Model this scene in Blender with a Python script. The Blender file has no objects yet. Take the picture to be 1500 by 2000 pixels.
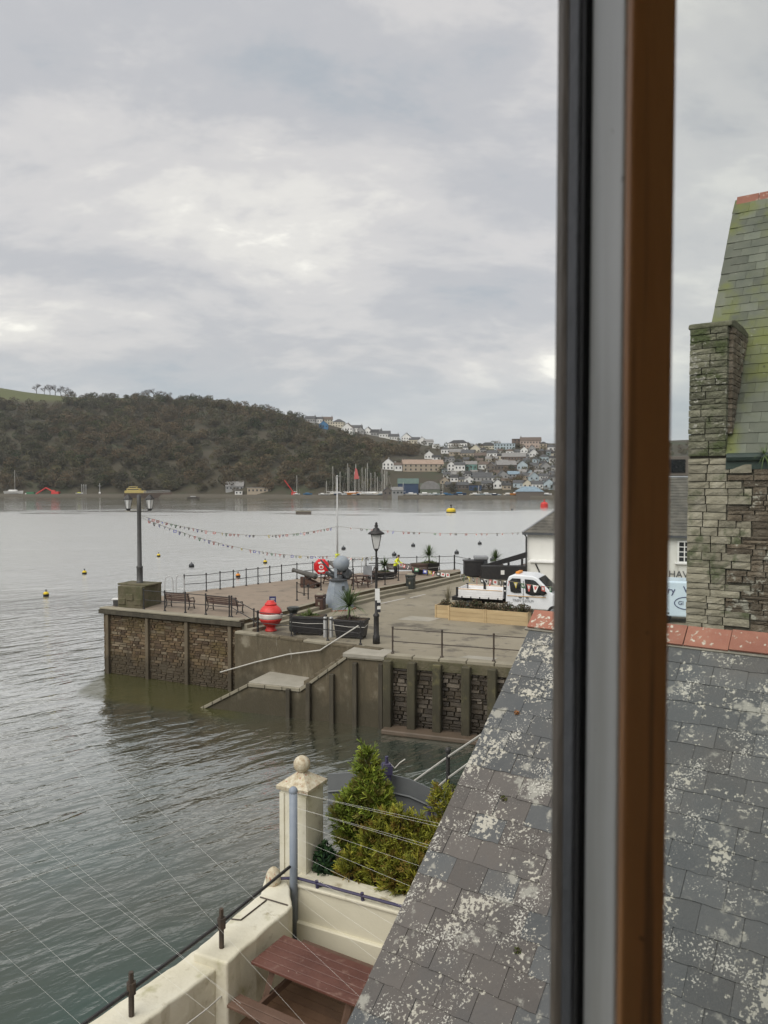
import bpy, bmesh, math, random
import numpy as np
from mathutils import Vector, Matrix, Euler
R = math.radians
random.seed(7); rng = np.random.default_rng(7)
SC = bpy.context.scene
COL = SC.collection
# ------------------------------------------------------------------ camera
CZ = 10.6
F = 1500.0                      # focal length in photo pixels (1500 x 2000)
PITCH = math.atan(55/1500)
cam = bpy.data.cameras.new('camera'); camo = bpy.data.objects.new('camera', cam); COL.objects.link(camo)
camo.location = (0, 0, CZ); camo.rotation_euler = (R(90)-PITCH, 0, 0)
cam.sensor_fit = 'VERTICAL'; cam.sensor_height = 36; cam.lens = 27.0
cam.dof.use_dof = True; cam.dof.focus_distance = 40; cam.dof.aperture_fstop = 11.0
cam.clip_start = 0.02; cam.clip_end = 6000
SC.camera = camo
# ------------------------------------------------------------------ world, sun, exposure
SUN_AZ, SUN_EL = -140, 50         # degrees right of the view direction / above the horizon
W = bpy.data.worlds.new('World'); SC.world = W; W.use_nodes = True
nt = W.node_tree; N = nt.nodes; L = nt.links
N.clear()
wo = N.new('ShaderNodeOutputWorld'); bg = N.new('ShaderNodeBackground'); L.new(bg.outputs[0], wo.inputs[0])
sky = N.new('ShaderNodeTexSky'); sky.sky_type = 'NISHITA'; sky.sun_disc = False
sky.sun_elevation = R(SUN_EL); sky.sun_rotation = R(SUN_AZ); sky.air_density = 1.2; sky.dust_density = 2.5
tc = N.new('ShaderNodeTexCoord')
sep = N.new('ShaderNodeSeparateXYZ'); L.new(tc.outputs['Generated'], sep.inputs[0])
def wmath(op, a, b=None, c=None):
    n = N.new('ShaderNodeMath'); n.operation = op
    for i, v in enumerate((a, b, c)):
        if v is None: continue
        if isinstance(v, (int, float)): n.inputs[i].default_value = v
        else: L.new(v, n.inputs[i])
    return n.outputs[0]
zc = wmath('MAXIMUM', sep.outputs[2], 0.0)
den = wmath('ADD', zc, 0.32)
cx = wmath('DIVIDE', sep.outputs[0], den); cy = wmath('DIVIDE', sep.outputs[1], den)
cmb = N.new('ShaderNodeCombineXYZ'); L.new(cx, cmb.inputs[0]); L.new(cy, cmb.inputs[1])
def wnoise(scale, detail, rough, dist, loc, sc=(1, 1, 1), rz=0):
    mp = N.new('ShaderNodeMapping'); L.new(cmb.outputs[0], mp.inputs[0])
    mp.inputs['Location'].default_value = loc; mp.inputs['Scale'].default_value = sc; mp.inputs['Rotation'].default_value = (0, 0, rz)
    n = N.new('ShaderNodeTexNoise'); n.inputs['Scale'].default_value = scale; n.inputs['Detail'].default_value = detail
    n.inputs['Roughness'].default_value = rough; n.inputs['Distortion'].default_value = dist
    L.new(mp.outputs[0], n.inputs['Vector']); return n.outputs['Fac']
big = wnoise(0.95, 2, 0.5, 0.2, (6.6, 7.9, 0), (0.9, 1.05, 1), R(30))
fine = wnoise(2.6, 9, 0.60, 0.25, (7.3, 2.2, 0), (0.8, 1.15, 1), R(-35))
wisp = wnoise(8, 6, 0.62, 0.3, (1.3, 9.2, 0), (0.7, 1.25, 1), R(-35))
cl = wmath('ADD', wmath('MULTIPLY', big, 0.44), wmath('ADD', wmath('MULTIPLY', fine, 0.44), wmath('MULTIPLY', wisp, 0.12)))
rampc = N.new('ShaderNodeValToRGB'); L.new(cl, rampc.inputs[0])
cr = rampc.color_ramp; cr.interpolation = 'EASE'
cr.elements[0].position = 0.38; cr.elements[0].color = (0.345, 0.37, 0.395, 1)
cr.elements[1].position = 0.62; cr.elements[1].color = (0.84, 0.815, 0.74, 1)
e = cr.elements.new(0.45); e.color = (0.425, 0.425, 0.435, 1)
e = cr.elements.new(0.52); e.color = (0.53, 0.515, 0.505, 1)
e = cr.elements.new(0.57); e.color = (0.63, 0.61, 0.575, 1)
# a low band of blue-grey stratus close to the horizon, all the way round
lowm = N.new('ShaderNodeMapRange'); L.new(wmath('ADD', zc, wmath('MULTIPLY', wmath('SUBTRACT', fine, 0.5), 0.10)), lowm.inputs[0])
lowm.interpolation_type = 'SMOOTHSTEP'
lowm.inputs[1].default_value = 0.08; lowm.inputs[2].default_value = 0.17; lowm.inputs[3].default_value = 0.6; lowm.inputs[4].default_value = 0.0
mlow = N.new('ShaderNodeMixRGB'); L.new(lowm.outputs[0], mlow.inputs[0]); L.new(rampc.outputs[0], mlow.inputs[1]); mlow.inputs[2].default_value = (0.375, 0.415, 0.45, 1)
skm = N.new('ShaderNodeMixRGB'); skm.blend_type = 'MULTIPLY'; skm.inputs[0].default_value = 1; L.new(sky.outputs[0], skm.inputs[1]); skm.inputs[2].default_value = (0.10, 0.10, 0.10, 1)
mixs = N.new('ShaderNodeMixRGB'); mixs.inputs[0].default_value = 0.90; L.new(skm.outputs[0], mixs.inputs[1]); L.new(mlow.outputs[0], mixs.inputs[2])
L.new(mixs.outputs[0], bg.inputs[0]); bg.inputs[1].default_value = 0.75
sl = bpy.data.lights.new('sun', 'SUN'); sl.energy = 1.5; sl.angle = R(55); sl.color = (1.0, 0.96, 0.9)
so = bpy.data.objects.new('sun', sl); COL.objects.link(so)
_d = Vector((math.sin(R(SUN_AZ))*math.cos(R(SUN_EL)), math.cos(R(SUN_AZ))*math.cos(R(SUN_EL)), math.sin(R(SUN_EL))))
so.rotation_euler = _d.to_track_quat('Z', 'Y').to_euler(); so.location = (30, 40, 60)
vs = SC.view_settings; vs.view_transform = 'Standard'; vs.look = 'None'; vs.exposure = 0.85; vs.gamma = 1.0; vs.use_curve_mapping = False
SC.cycles.max_bounces = 8; SC.cycles.transparent_max_bounces = 16; SC.cycles.caustics_reflective = False; SC.cycles.caustics_refractive = False
SC.cycles.use_denoising = True

# ------------------------------------------------------------------ helpers
CP, SP = math.cos(PITCH), math.sin(PITCH)
def ray(px, py):                # photo pixel -> world direction with y = 1
    x = (px-750)/F; y = (1000-py)/F
    d = Vector((x, CP+y*SP, -SP+y*CP)); return d/d.y
def gp(px, py, z):              # the point of the level z seen at that pixel
    d = ray(px, py); t = (z-CZ)/d.z; return Vector((d.x*t, d.y*t, z))
def dp(px, py, Y):              # the point at distance Y seen at that pixel
    d = ray(px, py); return Vector((d.x*Y, Y, CZ+d.z*Y))
def proj(v):
    x, y, z = v[0], v[1], v[2]-CZ
    dpt = y*CP - z*SP; up = y*SP + z*CP
    return (750+F*x/dpt, 1000-F*up/dpt) if dpt > 0.01 else (-9999, -9999)
UP = Vector((0, 0, 1))
class B:
    def __init__(s): s.v = []; s.f = []; s.c = []; s.col = None
    def add(s, vs, fs):
        o = len(s.v); s.v += [tuple(p) for p in vs]
        for f in fs: s.f.append(tuple(i+o for i in f)); s.c.append(s.col)
        return s
    def box(s, c, d, rz=0, M=None):
        hx, hy, hz = d[0]/2, d[1]/2, d[2]/2
        vs = [Vector((x, y, z)) for z in (-hz, hz) for y in (-hy, hy) for x in (-hx, hx)]
        m = Matrix.Translation(Vector(c)) @ (M.to_4x4() if M is not None else Matrix.Rotation(rz, 4, 'Z'))
        return s.add([m @ p for p in vs], [(0, 2, 3, 1), (4, 5, 7, 6), (0, 1, 5, 4), (1, 3, 7, 5), (3, 2, 6, 7), (2, 0, 4, 6)])
    def tube(s, pts, r, n=6, r1=None, cap=True):
        pts = [Vector(p) for p in pts]; k = len(pts); o = len(s.v); vs = []
        for i, p in enumerate(pts):
            t = (pts[min(i+1, k-1)]-pts[max(i-1, 0)]).normalized()
            a = Vector((0, 0, 1)) if abs(t.z) < 0.9 else Vector((1, 0, 0))
            e1 = t.cross(a).normalized(); e2 = t.cross(e1)
            rr = r if r1 is None else r+(r1-r)*i/max(1, k-1)
            for j in range(n):
                q = 2*math.pi*j/n; vs.append(p+e1*(rr*math.cos(q))+e2*(rr*math.sin(q)))
        fs = [(i*n+j, i*n+(j+1) % n, (i+1)*n+(j+1) % n, (i+1)*n+j) for i in range(k-1) for j in range(n)]
        if cap: fs += [tuple(range(n))[::-1], tuple(range((k-1)*n, k*n))]
        return s.add(vs, fs)
    def lathe(s, prof, n=12, c=(0, 0, 0), M=None):   # prof: (r, z)
        vs = []; c = Vector(c)
        for r, z in prof:
            for j in range(n):
                q = 2*math.pi*j/n; p = Vector((r*math.cos(q), r*math.sin(q), z))
                vs.append(c+(M @ p if M is not None else p))
        k = len(prof)
        fs = [(i*n+j, i*n+(j+1) % n, (i+1)*n+(j+1) % n, (i+1)*n+j) for i in range(k-1) for j in range(n)]
        fs += [tuple(range(n))[::-1], tuple(range((k-1)*n, k*n))]
        return s.add(vs, fs)
    def ball(s, c, r, n=12, m=8, sc=(1, 1, 1)):
        prof = [(max(1e-4, math.sin(math.pi*i/m))*r, -math.cos(math.pi*i/m)*r) for i in range(m+1)]
        M = Matrix.Diagonal(Vector(sc)); return s.lathe(prof, n, c, M)
    def prism(s, poly, z0, z1):                       # poly in plan, z1 may be list
        n = len(poly); zt = z1 if isinstance(z1, (list, tuple)) else [z1]*n
        vs = [(p[0], p[1], z0) for p in poly]+[(p[0], p[1], zt[i]) for i, p in enumerate(poly)]
        a = sum(poly[i][0]*poly[(i+1) % n][1]-poly[(i+1) % n][0]*poly[i][1] for i in range(n))
        fs = [tuple(range(n))[::-1], tuple(range(n, 2*n))]+[(i, (i+1) % n, n+(i+1) % n, n+i) for i in range(n)]
        if a < 0: fs = [f[::-1] for f in fs]
        return s.add(vs, fs)
    def extr(s, poly, o, ax, ay, az, d0, d1):         # 2-D outline in plane (ax, ay), extruded d0..d1 along az
        n = len(poly); o = Vector(o)
        vs = [o+ax*p[0]+ay*p[1]+az*d0 for p in poly]+[o+ax*p[0]+ay*p[1]+az*d1 for p in poly]
        a = sum(poly[i][0]*poly[(i+1) % n][1]-poly[(i+1) % n][0]*poly[i][1] for i in range(n))
        if ax.cross(ay).dot(az)*(d1-d0) < 0: a = -a
        fs = [tuple(range(n))[::-1], tuple(range(n, 2*n))]+[(i, (i+1) % n, n+(i+1) % n, n+i) for i in range(n)]
        if a < 0: fs = [f[::-1] for f in fs]
        return s.add(vs, fs)
    def mesh(s, name, mat, smooth=False):
        me = bpy.data.meshes.new(name); me.from_pydata(s.v, [], s.f)
        for m in (mat if isinstance(mat, (list, tuple)) else [mat]): me.materials.append(MT[m] if isinstance(m, str) else m)
        if any(c is not None for c in s.c):
            at = me.color_attributes.new('Col', 'FLOAT_COLOR', 'CORNER')
            arr = np.ones((len(me.loops), 4), np.float32); i = 0
            for f, c in zip(s.f, s.c):
                k = len(f)
                if c is not None: arr[i:i+k, :3] = c
                i += k
            at.data.foreach_set('color', arr.ravel())
        if smooth: me.polygons.foreach_set('use_smooth', [True]*len(me.polygons))
        me.update(); return me
    def build(s, name, mat, parent=None, smooth=False, loc=None):
        return link(name, s.mesh(name, mat, smooth), parent, loc)
def link(name, me, parent=None, loc=None, mw=None):
    o = bpy.data.objects.new(name, me); COL.objects.link(o)
    if parent is not None: o.parent = parent
    if loc is not None: o.location = loc
    if mw is not None: o.matrix_basis = mw
    return o
def tag(o, label=None, cat=None, group=None, kind=None):
    if label: o['label'] = label
    if cat: o['category'] = cat
    if group: o['group'] = group
    if kind: o['kind'] = kind
    return o
def thing(name, label, cat, loc=(0, 0, 0), rz=0, group=None):
    o = bpy.data.objects.new(name, None); COL.objects.link(o); o.location = loc; o.rotation_euler = (0, 0, rz); o.empty_display_size = 0.2
    return tag(o, label, cat, group)
def copytree(o, parent=None):
    c = o.copy(); COL.objects.link(c)
    if parent is not None: c.parent = parent
    for ch in list(o.children): copytree(ch, c)
    return c
def ang(v): return math.atan2(v[1], v[0])
def bev(o, w=0.01, seg=2):
    m = o.modifiers.new('bevel', 'BEVEL'); m.width = w; m.segments = seg; m.limit_method = 'ANGLE'; return o

# ------------------------------------------------------------------ materials
MT = {}
def ramp(nd, pos, cols):
    r = nd.new('ShaderNodeValToRGB'); c = r.color_ramp
    while len(c.elements) < len(pos): c.elements.new(0.5)
    for e_, p, q in zip(c.elements, pos, cols): e_.position = p; e_.color = (*q, 1)
    return r
def mat(name, c1, c2=None, scale=3.0, rough=0.8, bump=0.15, bscale=None, metal=0.0, spec=0.4, rnd=0.0, attr=False, detail=6, c3=None, sz=(1, 1, 1), dist=0.01):
    m = bpy.data.materials.new(name); m.use_nodes = True; MT[name] = m
    nd = m.node_tree.nodes; lk = m.node_tree.links; p = nd['Principled BSDF']
    p.inputs['Roughness'].default_value = rough; p.inputs['Metallic'].default_value = metal; p.inputs['Specular IOR Level'].default_value = spec
    geo = nd.new('ShaderNodeNewGeometry'); mp = nd.new('ShaderNodeMapping'); lk.new(geo.outputs['Position'], mp.inputs[0]); mp.inputs['Scale'].default_value = sz
    no = nd.new('ShaderNodeTexNoise'); no.inputs['Scale'].default_value = scale; no.inputs['Detail'].default_value = detail; no.inputs['Roughness'].default_value = 0.62
    lk.new(mp.outputs[0], no.inputs['Vector'])
    if c2 is None: c2 = tuple(x*0.8 for x in c1)
    r = ramp(nd, (0.34, 0.66) if c3 is None else (0.3, 0.52, 0.7), (c1, c2) if c3 is None else (c1, c2, c3)); lk.new(no.outputs['Fac'], r.inputs[0])
    out = r.outputs[0]
    if attr:
        a = nd.new('ShaderNodeVertexColor'); a.layer_name = 'Col'
        mx = nd.new('ShaderNodeMixRGB'); mx.blend_type = 'MULTIPLY'; mx.inputs[0].default_value = 1; lk.new(out, mx.inputs[1]); lk.new(a.outputs[0], mx.inputs[2]); out = mx.outputs[0]
    if rnd > 0:
        oi = nd.new('ShaderNodeObjectInfo'); mr = nd.new('ShaderNodeMapRange'); lk.new(oi.outputs['Random'], mr.inputs[0]); mr.inputs[3].default_value = 1-rnd; mr.inputs[4].default_value = 1+rnd
        hs = nd.new('ShaderNodeHueSaturation'); lk.new(mr.outputs[0], hs.inputs['Value']); lk.new(out, hs.inputs['Color']); out = hs.outputs[0]
    lk.new(out, p.inputs['Base Color'])
    if bump > 0:
        b2 = nd.new('ShaderNodeTexNoise'); b2.inputs['Scale'].default_value = bscale or scale*6; b2.inputs['Detail'].default_value = 5; lk.new(mp.outputs[0], b2.inputs['Vector'])
        bp = nd.new('ShaderNodeBump'); bp.inputs['Strength'].default_value = min(1, bump*2); bp.inputs['Distance'].default_value = dist; lk.new(b2.outputs['Fac'], bp.inputs['Height']); lk.new(bp.outputs[0], p.inputs['Normal'])
    m['out'] = 0
    return m
def addmask(name, col, scale, lo, hi, axis=None, loc=(0, 0, 0), rough=None, big=None, bump=0.0, detail=5, kind='noise'):
    """mix another colour (stain, lichen, moss, wear) over a material by thresholded noise; big = scale of a coarser mask"""
    m = MT[name]; nd = m.node_tree.nodes; lk = m.node_tree.links; p = nd['Principled BSDF']
    src = p.inputs['Base Color'].links[0].from_socket
    geo = nd.new('ShaderNodeNewGeometry'); mp = nd.new('ShaderNodeMapping'); lk.new(geo.outputs['Position'], mp.inputs[0]); mp.inputs['Location'].default_value = loc
    if axis: mp.inputs['Scale'].default_value = axis
    no = nd.new('ShaderNodeTexNoise'); no.inputs['Scale'].default_value = scale; no.inputs['Detail'].default_value = detail; no.inputs['Roughness'].default_value = 0.6; lk.new(mp.outputs[0], no.inputs['Vector'])
    fac = no.outputs['Fac']
    if big:
        n2 = nd.new('ShaderNodeTexNoise'); n2.inputs['Scale'].default_value = big; n2.inputs['Detail'].default_value = 3; lk.new(mp.outputs[0], n2.inputs['Vector'])
        ad = nd.new('ShaderNodeMath'); ad.operation = 'MULTIPLY_ADD'; lk.new(n2.outputs['Fac'], ad.inputs[0]); ad.inputs[1].default_value = 0.9; 
        sb = nd.new('ShaderNodeMath'); sb.operation = 'SUBTRACT'; lk.new(fac, sb.inputs[0]); sb.inputs[1].default_value = 0.45; lk.new(sb.outputs[0], ad.inputs[2]); fac = ad.outputs[0]
    mr = nd.new('ShaderNodeMapRange'); mr.interpolation_type = 'SMOOTHSTEP'; lk.new(fac, mr.inputs[0]); mr.inputs[1].default_value = lo; mr.inputs[2].default_value = hi
    mx = nd.new('ShaderNodeMixRGB'); lk.new(mr.outputs[0], mx.inputs[0]); lk.new(src, mx.inputs[1]); mx.inputs[2].default_value = (*col, 1)
    lk.new(mx.outputs[0], p.inputs['Base Color'])
    if bump > 0:
        bp = nd.new('ShaderNodeBump'); bp.inputs['Strength'].default_value = bump; bp.inputs['Distance'].default_value = 0.006; lk.new(mr.outputs[0], bp.inputs['Height'])
        if p.inputs['Normal'].links: lk.new(p.inputs['Normal'].links[0].from_socket, bp.inputs['Normal'])
        lk.new(bp.outputs[0], p.inputs['Normal'])
    return mr

for nm_, a_, b_, c_ in (('slate', (0.060, 0.067, 0.071), (0.080, 0.084, 0.084), (0.094, 0.091, 0.085)), ('brown_slate', (0.074, 0.069, 0.064), (0.096, 0.086, 0.077), (0.085, 0.081, 0.077))):
    mat(nm_, a_, b_, 1.1, 0.6, 0.3, 30, rnd=0.16, c3=c_)
    addmask(nm_, (0.27, 0.265, 0.23), 9, 0.60, 0.74, big=1.7, detail=6)
    addmask(nm_, (0.40, 0.385, 0.325), 26, 0.61, 0.69, big=2.4, bump=0.4, detail=3)
    addmask(nm_, (0.44, 0.43, 0.38), 55, 0.655, 0.73, big=3.2, bump=0.4, loc=(3, 5, 1), detail=2)
mat('green_slate', (0.085, 0.095, 0.075), (0.115, 0.124, 0.095), 2.0, 0.75, 0.25, 25, rnd=0.28, c3=(0.14, 0.145, 0.115))
addmask('green_slate', (0.135, 0.15, 0.045), 1.0, 0.46, 0.66, axis=(1, 1, 0.55), loc=(2.1, 0.3, 1.9))
addmask('green_slate', (0.025, 0.03, 0.015), 9, 0.64, 0.72)
addmask('green_slate', (0.33, 0.33, 0.28), 14, 0.66, 0.72, loc=(4, 4, 4))
mat('ridge_tile', (0.25, 0.10, 0.068), (0.31, 0.14, 0.095), 4, 0.8, 0.2, 40, rnd=0.12)
addmask('ridge_tile', (0.50, 0.46, 0.38), 20, 0.60, 0.66, big=2.0, bump=0.4)
mat('mortar', (0.26, 0.24, 0.20), (0.18, 0.17, 0.14), 8, 0.95, 0.3)
mat('stone_mortar', (0.20, 0.185, 0.145), (0.15, 0.135, 0.10), 8, 0.95, 0.3)
mat('dark_mortar', (0.055, 0.05, 0.04), (0.09, 0.08, 0.06), 8, 0.95, 0.3)
mat('rubble_stone', (0.085, 0.066, 0.045), (0.13, 0.105, 0.075), 5, 0.9, 0.5, 24, rnd=0.35, c3=(0.22, 0.19, 0.15), dist=0.03)
addmask('rubble_stone', (0.30, 0.29, 0.24), 10, 0.62, 0.70, big=1.5)
mat('quoin_stone', (0.21, 0.19, 0.14), (0.27, 0.247, 0.185), 5, 0.9, 0.4, 26, rnd=0.22, c3=(0.32, 0.295, 0.235), dist=0.02)
addmask('quoin_stone', (0.10, 0.11, 0.06), 3.0, 0.52, 0.68)
mat('chimney_stone', (0.105, 0.105, 0.068), (0.15, 0.147, 0.102), 4, 0.95, 0.5, 26, rnd=0.30, c3=(0.21, 0.20, 0.15), dist=0.03)
addmask('chimney_stone', (0.07, 0.085, 0.035), 2.2, 0.47, 0.62)
addmask('chimney_stone', (0.34, 0.33, 0.28), 16, 0.64, 0.70, big=1.5)
addmask('chimney_stone', (0.045, 0.05, 0.025), 7, 0.62, 0.72, loc=(3, 3, 3))
mat('moss_stone', (0.06, 0.065, 0.035), (0.11, 0.11, 0.07), 4, 0.95, 0.6, 16, c3=(0.17, 0.165, 0.12), dist=0.04)
mat('moss_block', (0.065, 0.068, 0.03), (0.11, 0.098, 0.06), 2, 0.95, 0.5, 12, c3=(0.15, 0.132, 0.09), dist=0.03)
mat('sea_stone', (0.85, 0.85, 0.85), (1.1, 1.1, 1.1), 2.5, 0.85, 0.4, 20, attr=True, dist=0.03)
addmask('sea_stone', (0.115, 0.085, 0.035), 0.55, 0.48, 0.70, axis=(1, 1, 1.6))
mat('wet_stone', (0.7, 0.7, 0.7), (1.1, 1.1, 1.1), 2.5, 0.6, 0.4, 20, attr=True, dist=0.03)
mat('sea_mortar', (0.07, 0.055, 0.03), (0.11, 0.085, 0.05), 3, 0.9, 0.3)
mat('tarmac', (0.205, 0.182, 0.132), (0.235, 0.21, 0.155), 0.35, 0.85, 0.2, 60, c3=(0.265, 0.238, 0.18))
addmask('tarmac', (0.25, 0.225, 0.18), 2.2, 0.60, 0.70, loc=(8, 3, 0))
addmask('tarmac', (0.11, 0.098, 0.075), 0.35, 0.56, 0.66, loc=(1, 7, 0))
addmask('tarmac', (0.12, 0.107, 0.085), 0.9, 0.55, 0.70, loc=(3, 1, 0))
mat('jetty_top', (0.215, 0.172, 0.13), (0.26, 0.21, 0.16), 0.5, 0.85, 0.2, 50, c3=(0.18, 0.152, 0.12))
addmask('jetty_top', (0.14, 0.117, 0.09), 1.1, 0.56, 0.72)
mat('pale_slab', (0.27, 0.255, 0.21), (0.33, 0.31, 0.26), 1.5, 0.85, 0.2)
mat('edge_stone', (0.22, 0.20, 0.15), (0.29, 0.265, 0.20), 1.2, 0.9, 0.3)
mat('concrete_wall', (0.135, 0.112, 0.072), (0.098, 0.081, 0.052), 1.2, 0.9, 0.35, 14, c3=(0.175, 0.152, 0.106), sz=(1, 1, 0.45), dist=0.03)
addmask('concrete_wall', (0.24, 0.215, 0.16), 0.9, 0.55, 0.72, loc=(6, 2, 1))
addmask('concrete_wall', (0.085, 0.072, 0.045), 2.2, 0.52, 0.66, axis=(1, 1, 0.12))
addmask('concrete_wall', (0.30, 0.285, 0.24), 3.0, 0.63, 0.72, axis=(1, 1, 0.15), loc=(4, 2, 2))
mat('wet_timber', (0.035, 0.03, 0.02), (0.075, 0.065, 0.045), 3, 0.7, 0.4, 20, sz=(1, 1, 0.2))
mat('fender_timber', (0.05, 0.046, 0.028), (0.082, 0.073, 0.045), 2, 0.85, 0.4, 18, sz=(1, 1, 0.25), dist=0.02)
addmask('fender_timber', (0.11, 0.10, 0.05), 2.5, 0.52, 0.7)
mat('weathered_timber', (0.11, 0.088, 0.058), (0.15, 0.122, 0.082), 3, 0.85, 0.3, 20, sz=(1, 1, 0.25))
mat('black_iron', (0.018, 0.018, 0.02), (0.035, 0.033, 0.03), 8, 0.5, 0.1)
mat('rust_iron', (0.045, 0.038, 0.032), (0.07, 0.05, 0.035), 8, 0.6, 0.2)
mat('galv', (0.42, 0.43, 0.43), (0.50, 0.50, 0.49), 6, 0.45, 0.05, metal=0.3)
mat('white_rail', (0.46, 0.45, 0.41), (0.54, 0.53, 0.49), 6, 0.6, 0.05)
mat('lamp_grey', (0.045, 0.045, 0.043), (0.065, 0.064, 0.06), 5, 0.5, 0.1)
mat('lamp_pane', (0.72, 0.72, 0.70), (0.62, 0.62, 0.60), 6, 0.3, 0.0)
mat('bench_wood', (0.055, 0.03, 0.022), (0.085, 0.045, 0.03), 6, 0.6, 0.2)
mat('mine_red', (0.62, 0.045, 0.04), (0.52, 0.035, 0.03), 2, 0.45, 0.1, c3=(0.66, 0.07, 0.06))
mat('mine_white', (0.74, 0.68, 0.62), (0.66, 0.60, 0.54), 3, 0.5, 0.1)
mat('life_red', (0.65, 0.02, 0.025), (0.58, 0.015, 0.02), 3, 0.4, 0.0)
mat('white_paint', (0.78, 0.78, 0.76), (0.70, 0.70, 0.68), 3, 0.5, 0.05)
mat('sign_blue', (0.02, 0.025, 0.10), (0.025, 0.03, 0.12), 5, 0.5, 0)
mat('planter_black', (0.022, 0.022, 0.024), (0.035, 0.033, 0.032), 5, 0.5, 0.15)
mat('bin_brown', (0.05, 0.026, 0.02), (0.07, 0.04, 0.03), 4, 0.45, 0.1)
mat('bin_green', (0.02, 0.025, 0.022), (0.035, 0.04, 0.035), 4, 0.45, 0.1)
mat('gun_blue', (0.19, 0.225, 0.27), (0.25, 0.285, 0.32), 2.5, 0.6, 0.2, c3=(0.30, 0.33, 0.35))
mat('gun_dark', (0.05, 0.055, 0.06), (0.08, 0.085, 0.09), 4, 0.5, 0.1)
mat('cannon_iron', (0.07, 0.068, 0.062), (0.10, 0.095, 0.085), 5, 0.55, 0.2)
mat('new_timber', (0.50, 0.385, 0.22), (0.42, 0.31, 0.17), 2.2, 0.75, 0.2, 30, rnd=0.10, sz=(0.4, 0.4, 3))
mat('soil', (0.045, 0.032, 0.02), (0.075, 0.05, 0.03), 6, 0.95, 0.4)
mat('truck_white', (0.76, 0.79, 0.82), (0.70, 0.73, 0.76), 1.5, 0.25, 0.02, spec=0.5)
mat('truck_bed', (0.78, 0.78, 0.78), (0.70, 0.70, 0.70), 2.5, 0.5, 0.05)
mat('van_blue', (0.60, 0.72, 0.80), (0.55, 0.67, 0.76), 1.5, 0.25, 0.02, spec=0.5)
mat('glass_dark', (0.012, 0.014, 0.016), (0.02, 0.022, 0.024), 3, 0.06, 0.0, spec=0.6)
mat('rubber', (0.012, 0.012, 0.013), (0.02, 0.02, 0.02), 6, 0.8, 0.1)
mat('orange', (0.70, 0.26, 0.03), (0.62, 0.22, 0.02), 4, 0.5, 0.0)
mat('orange_stripe', (0.62, 0.36, 0.10), (0.55, 0.33, 0.10), 4, 0.5, 0.0)
mat('hi_vis', (0.72, 0.78, 0.05), (0.65, 0.70, 0.04), 6, 0.7, 0.1)
mat('yellow', (0.74, 0.55, 0.03), (0.66, 0.48, 0.02), 4, 0.55, 0.0)
mat('ship_yellow', (0.50, 0.40, 0.13), (0.42, 0.34, 0.12), 0.5, 0.6, 0)
mat('skin', (0.45, 0.27, 0.19), (0.40, 0.23, 0.16), 5, 0.6, 0)
mat('cloth_dark', (0.022, 0.022, 0.026), (0.03, 0.03, 0.035), 8, 0.9, 0.2)
mat('hair_dark', (0.03, 0.022, 0.016), (0.04, 0.03, 0.02), 8, 0.9, 0.2)
mat('render_white', (0.62, 0.62, 0.58), (0.68, 0.68, 0.64), 0.8, 0.85, 0.15, 20)
addmask('render_white', (0.48, 0.47, 0.42), 1.1, 0.58, 0.75, axis=(1, 1, 0.3))
mat('dark_roof', (0.06, 0.058, 0.052), (0.10, 0.095, 0.08), 2.0, 0.8, 0.3, 12, c3=(0.15, 0.14, 0.12))
mat('cream_paint', (0.56, 0.53, 0.41), (0.64, 0.61, 0.49), 1.4, 0.75, 0.3, 18, c3=(0.68, 0.66, 0.55))
addmask('cream_paint', (0.34, 0.30, 0.20), 2.6, 0.58, 0.72)
addmask('cream_paint', (0.36, 0.325, 0.21), 5, 0.60, 0.85, axis=(1, 1, 0.25))
addmask('cream_paint', (0.33, 0.315, 0.17), 1.6, 0.56, 0.74, loc=(5, 1, 0))
mat('cream_smooth', (0.58, 0.55, 0.43), (0.64, 0.61, 0.48), 0.9, 0.7, 0.1, 20)
addmask('cream_smooth', (0.44, 0.41, 0.30), 1.5, 0.55, 0.75, axis=(1, 1, 0.4))
addmask('cream_smooth', (0.36, 0.33, 0.22), 5, 0.60, 0.80, axis=(1, 1, 0.15), loc=(2, 7, 0))
mat('lichen_cap', (0.34, 0.26, 0.17), (0.50, 0.45, 0.33), 14, 0.95, 0.5, 40, c3=(0.60, 0.57, 0.47))
addmask('lichen_cap', (0.34, 0.14, 0.09), 16, 0.60, 0.66, loc=(1, 4, 2))
addmask('lichen_cap', (0.30, 0.28, 0.05), 12, 0.62, 0.70, loc=(7, 4, 2))
mat('post_blue', (0.20, 0.235, 0.29), (0.25, 0.285, 0.33), 4, 0.55, 0.1)
mat('rail_navy', (0.035, 0.035, 0.09), (0.06, 0.05, 0.09), 6, 0.55, 0.1)
mat('screen_grey', (0.115, 0.125, 0.13), (0.15, 0.158, 0.16), 1.5, 0.6, 0.08)
mat('table_red', (0.095, 0.038, 0.028), (0.13, 0.055, 0.04), 2.2, 0.45, 0.2, 30, rnd=0.06)
addmask('table_red', (0.40, 0.34, 0.28), 20, 0.69, 0.73)
addmask('table_red', (0.19, 0.11, 0.085), 7, 0.56, 0.74, axis=(1, 1, 1))
mat('bench_brown', (0.10, 0.06, 0.042), (0.14, 0.085, 0.06), 3, 0.6, 0.25, 30)
mat('deck_brown', (0.105, 0.06, 0.035), (0.15, 0.085, 0.05), 2, 0.7, 0.25, 20, rnd=0.15)
mat('wire', (0.60, 0.60, 0.56), (0.68, 0.68, 0.64), 5, 0.5, 0)
mat('timber_stile', (0.56, 0.24, 0.075), (0.62, 0.30, 0.11), 6, 0.5, 0.1, 60, sz=(3, 3, 0.3))
mat('frame_white', (0.80, 0.82, 0.82), (0.76, 0.78, 0.78), 5, 0.4, 0.03)
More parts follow.
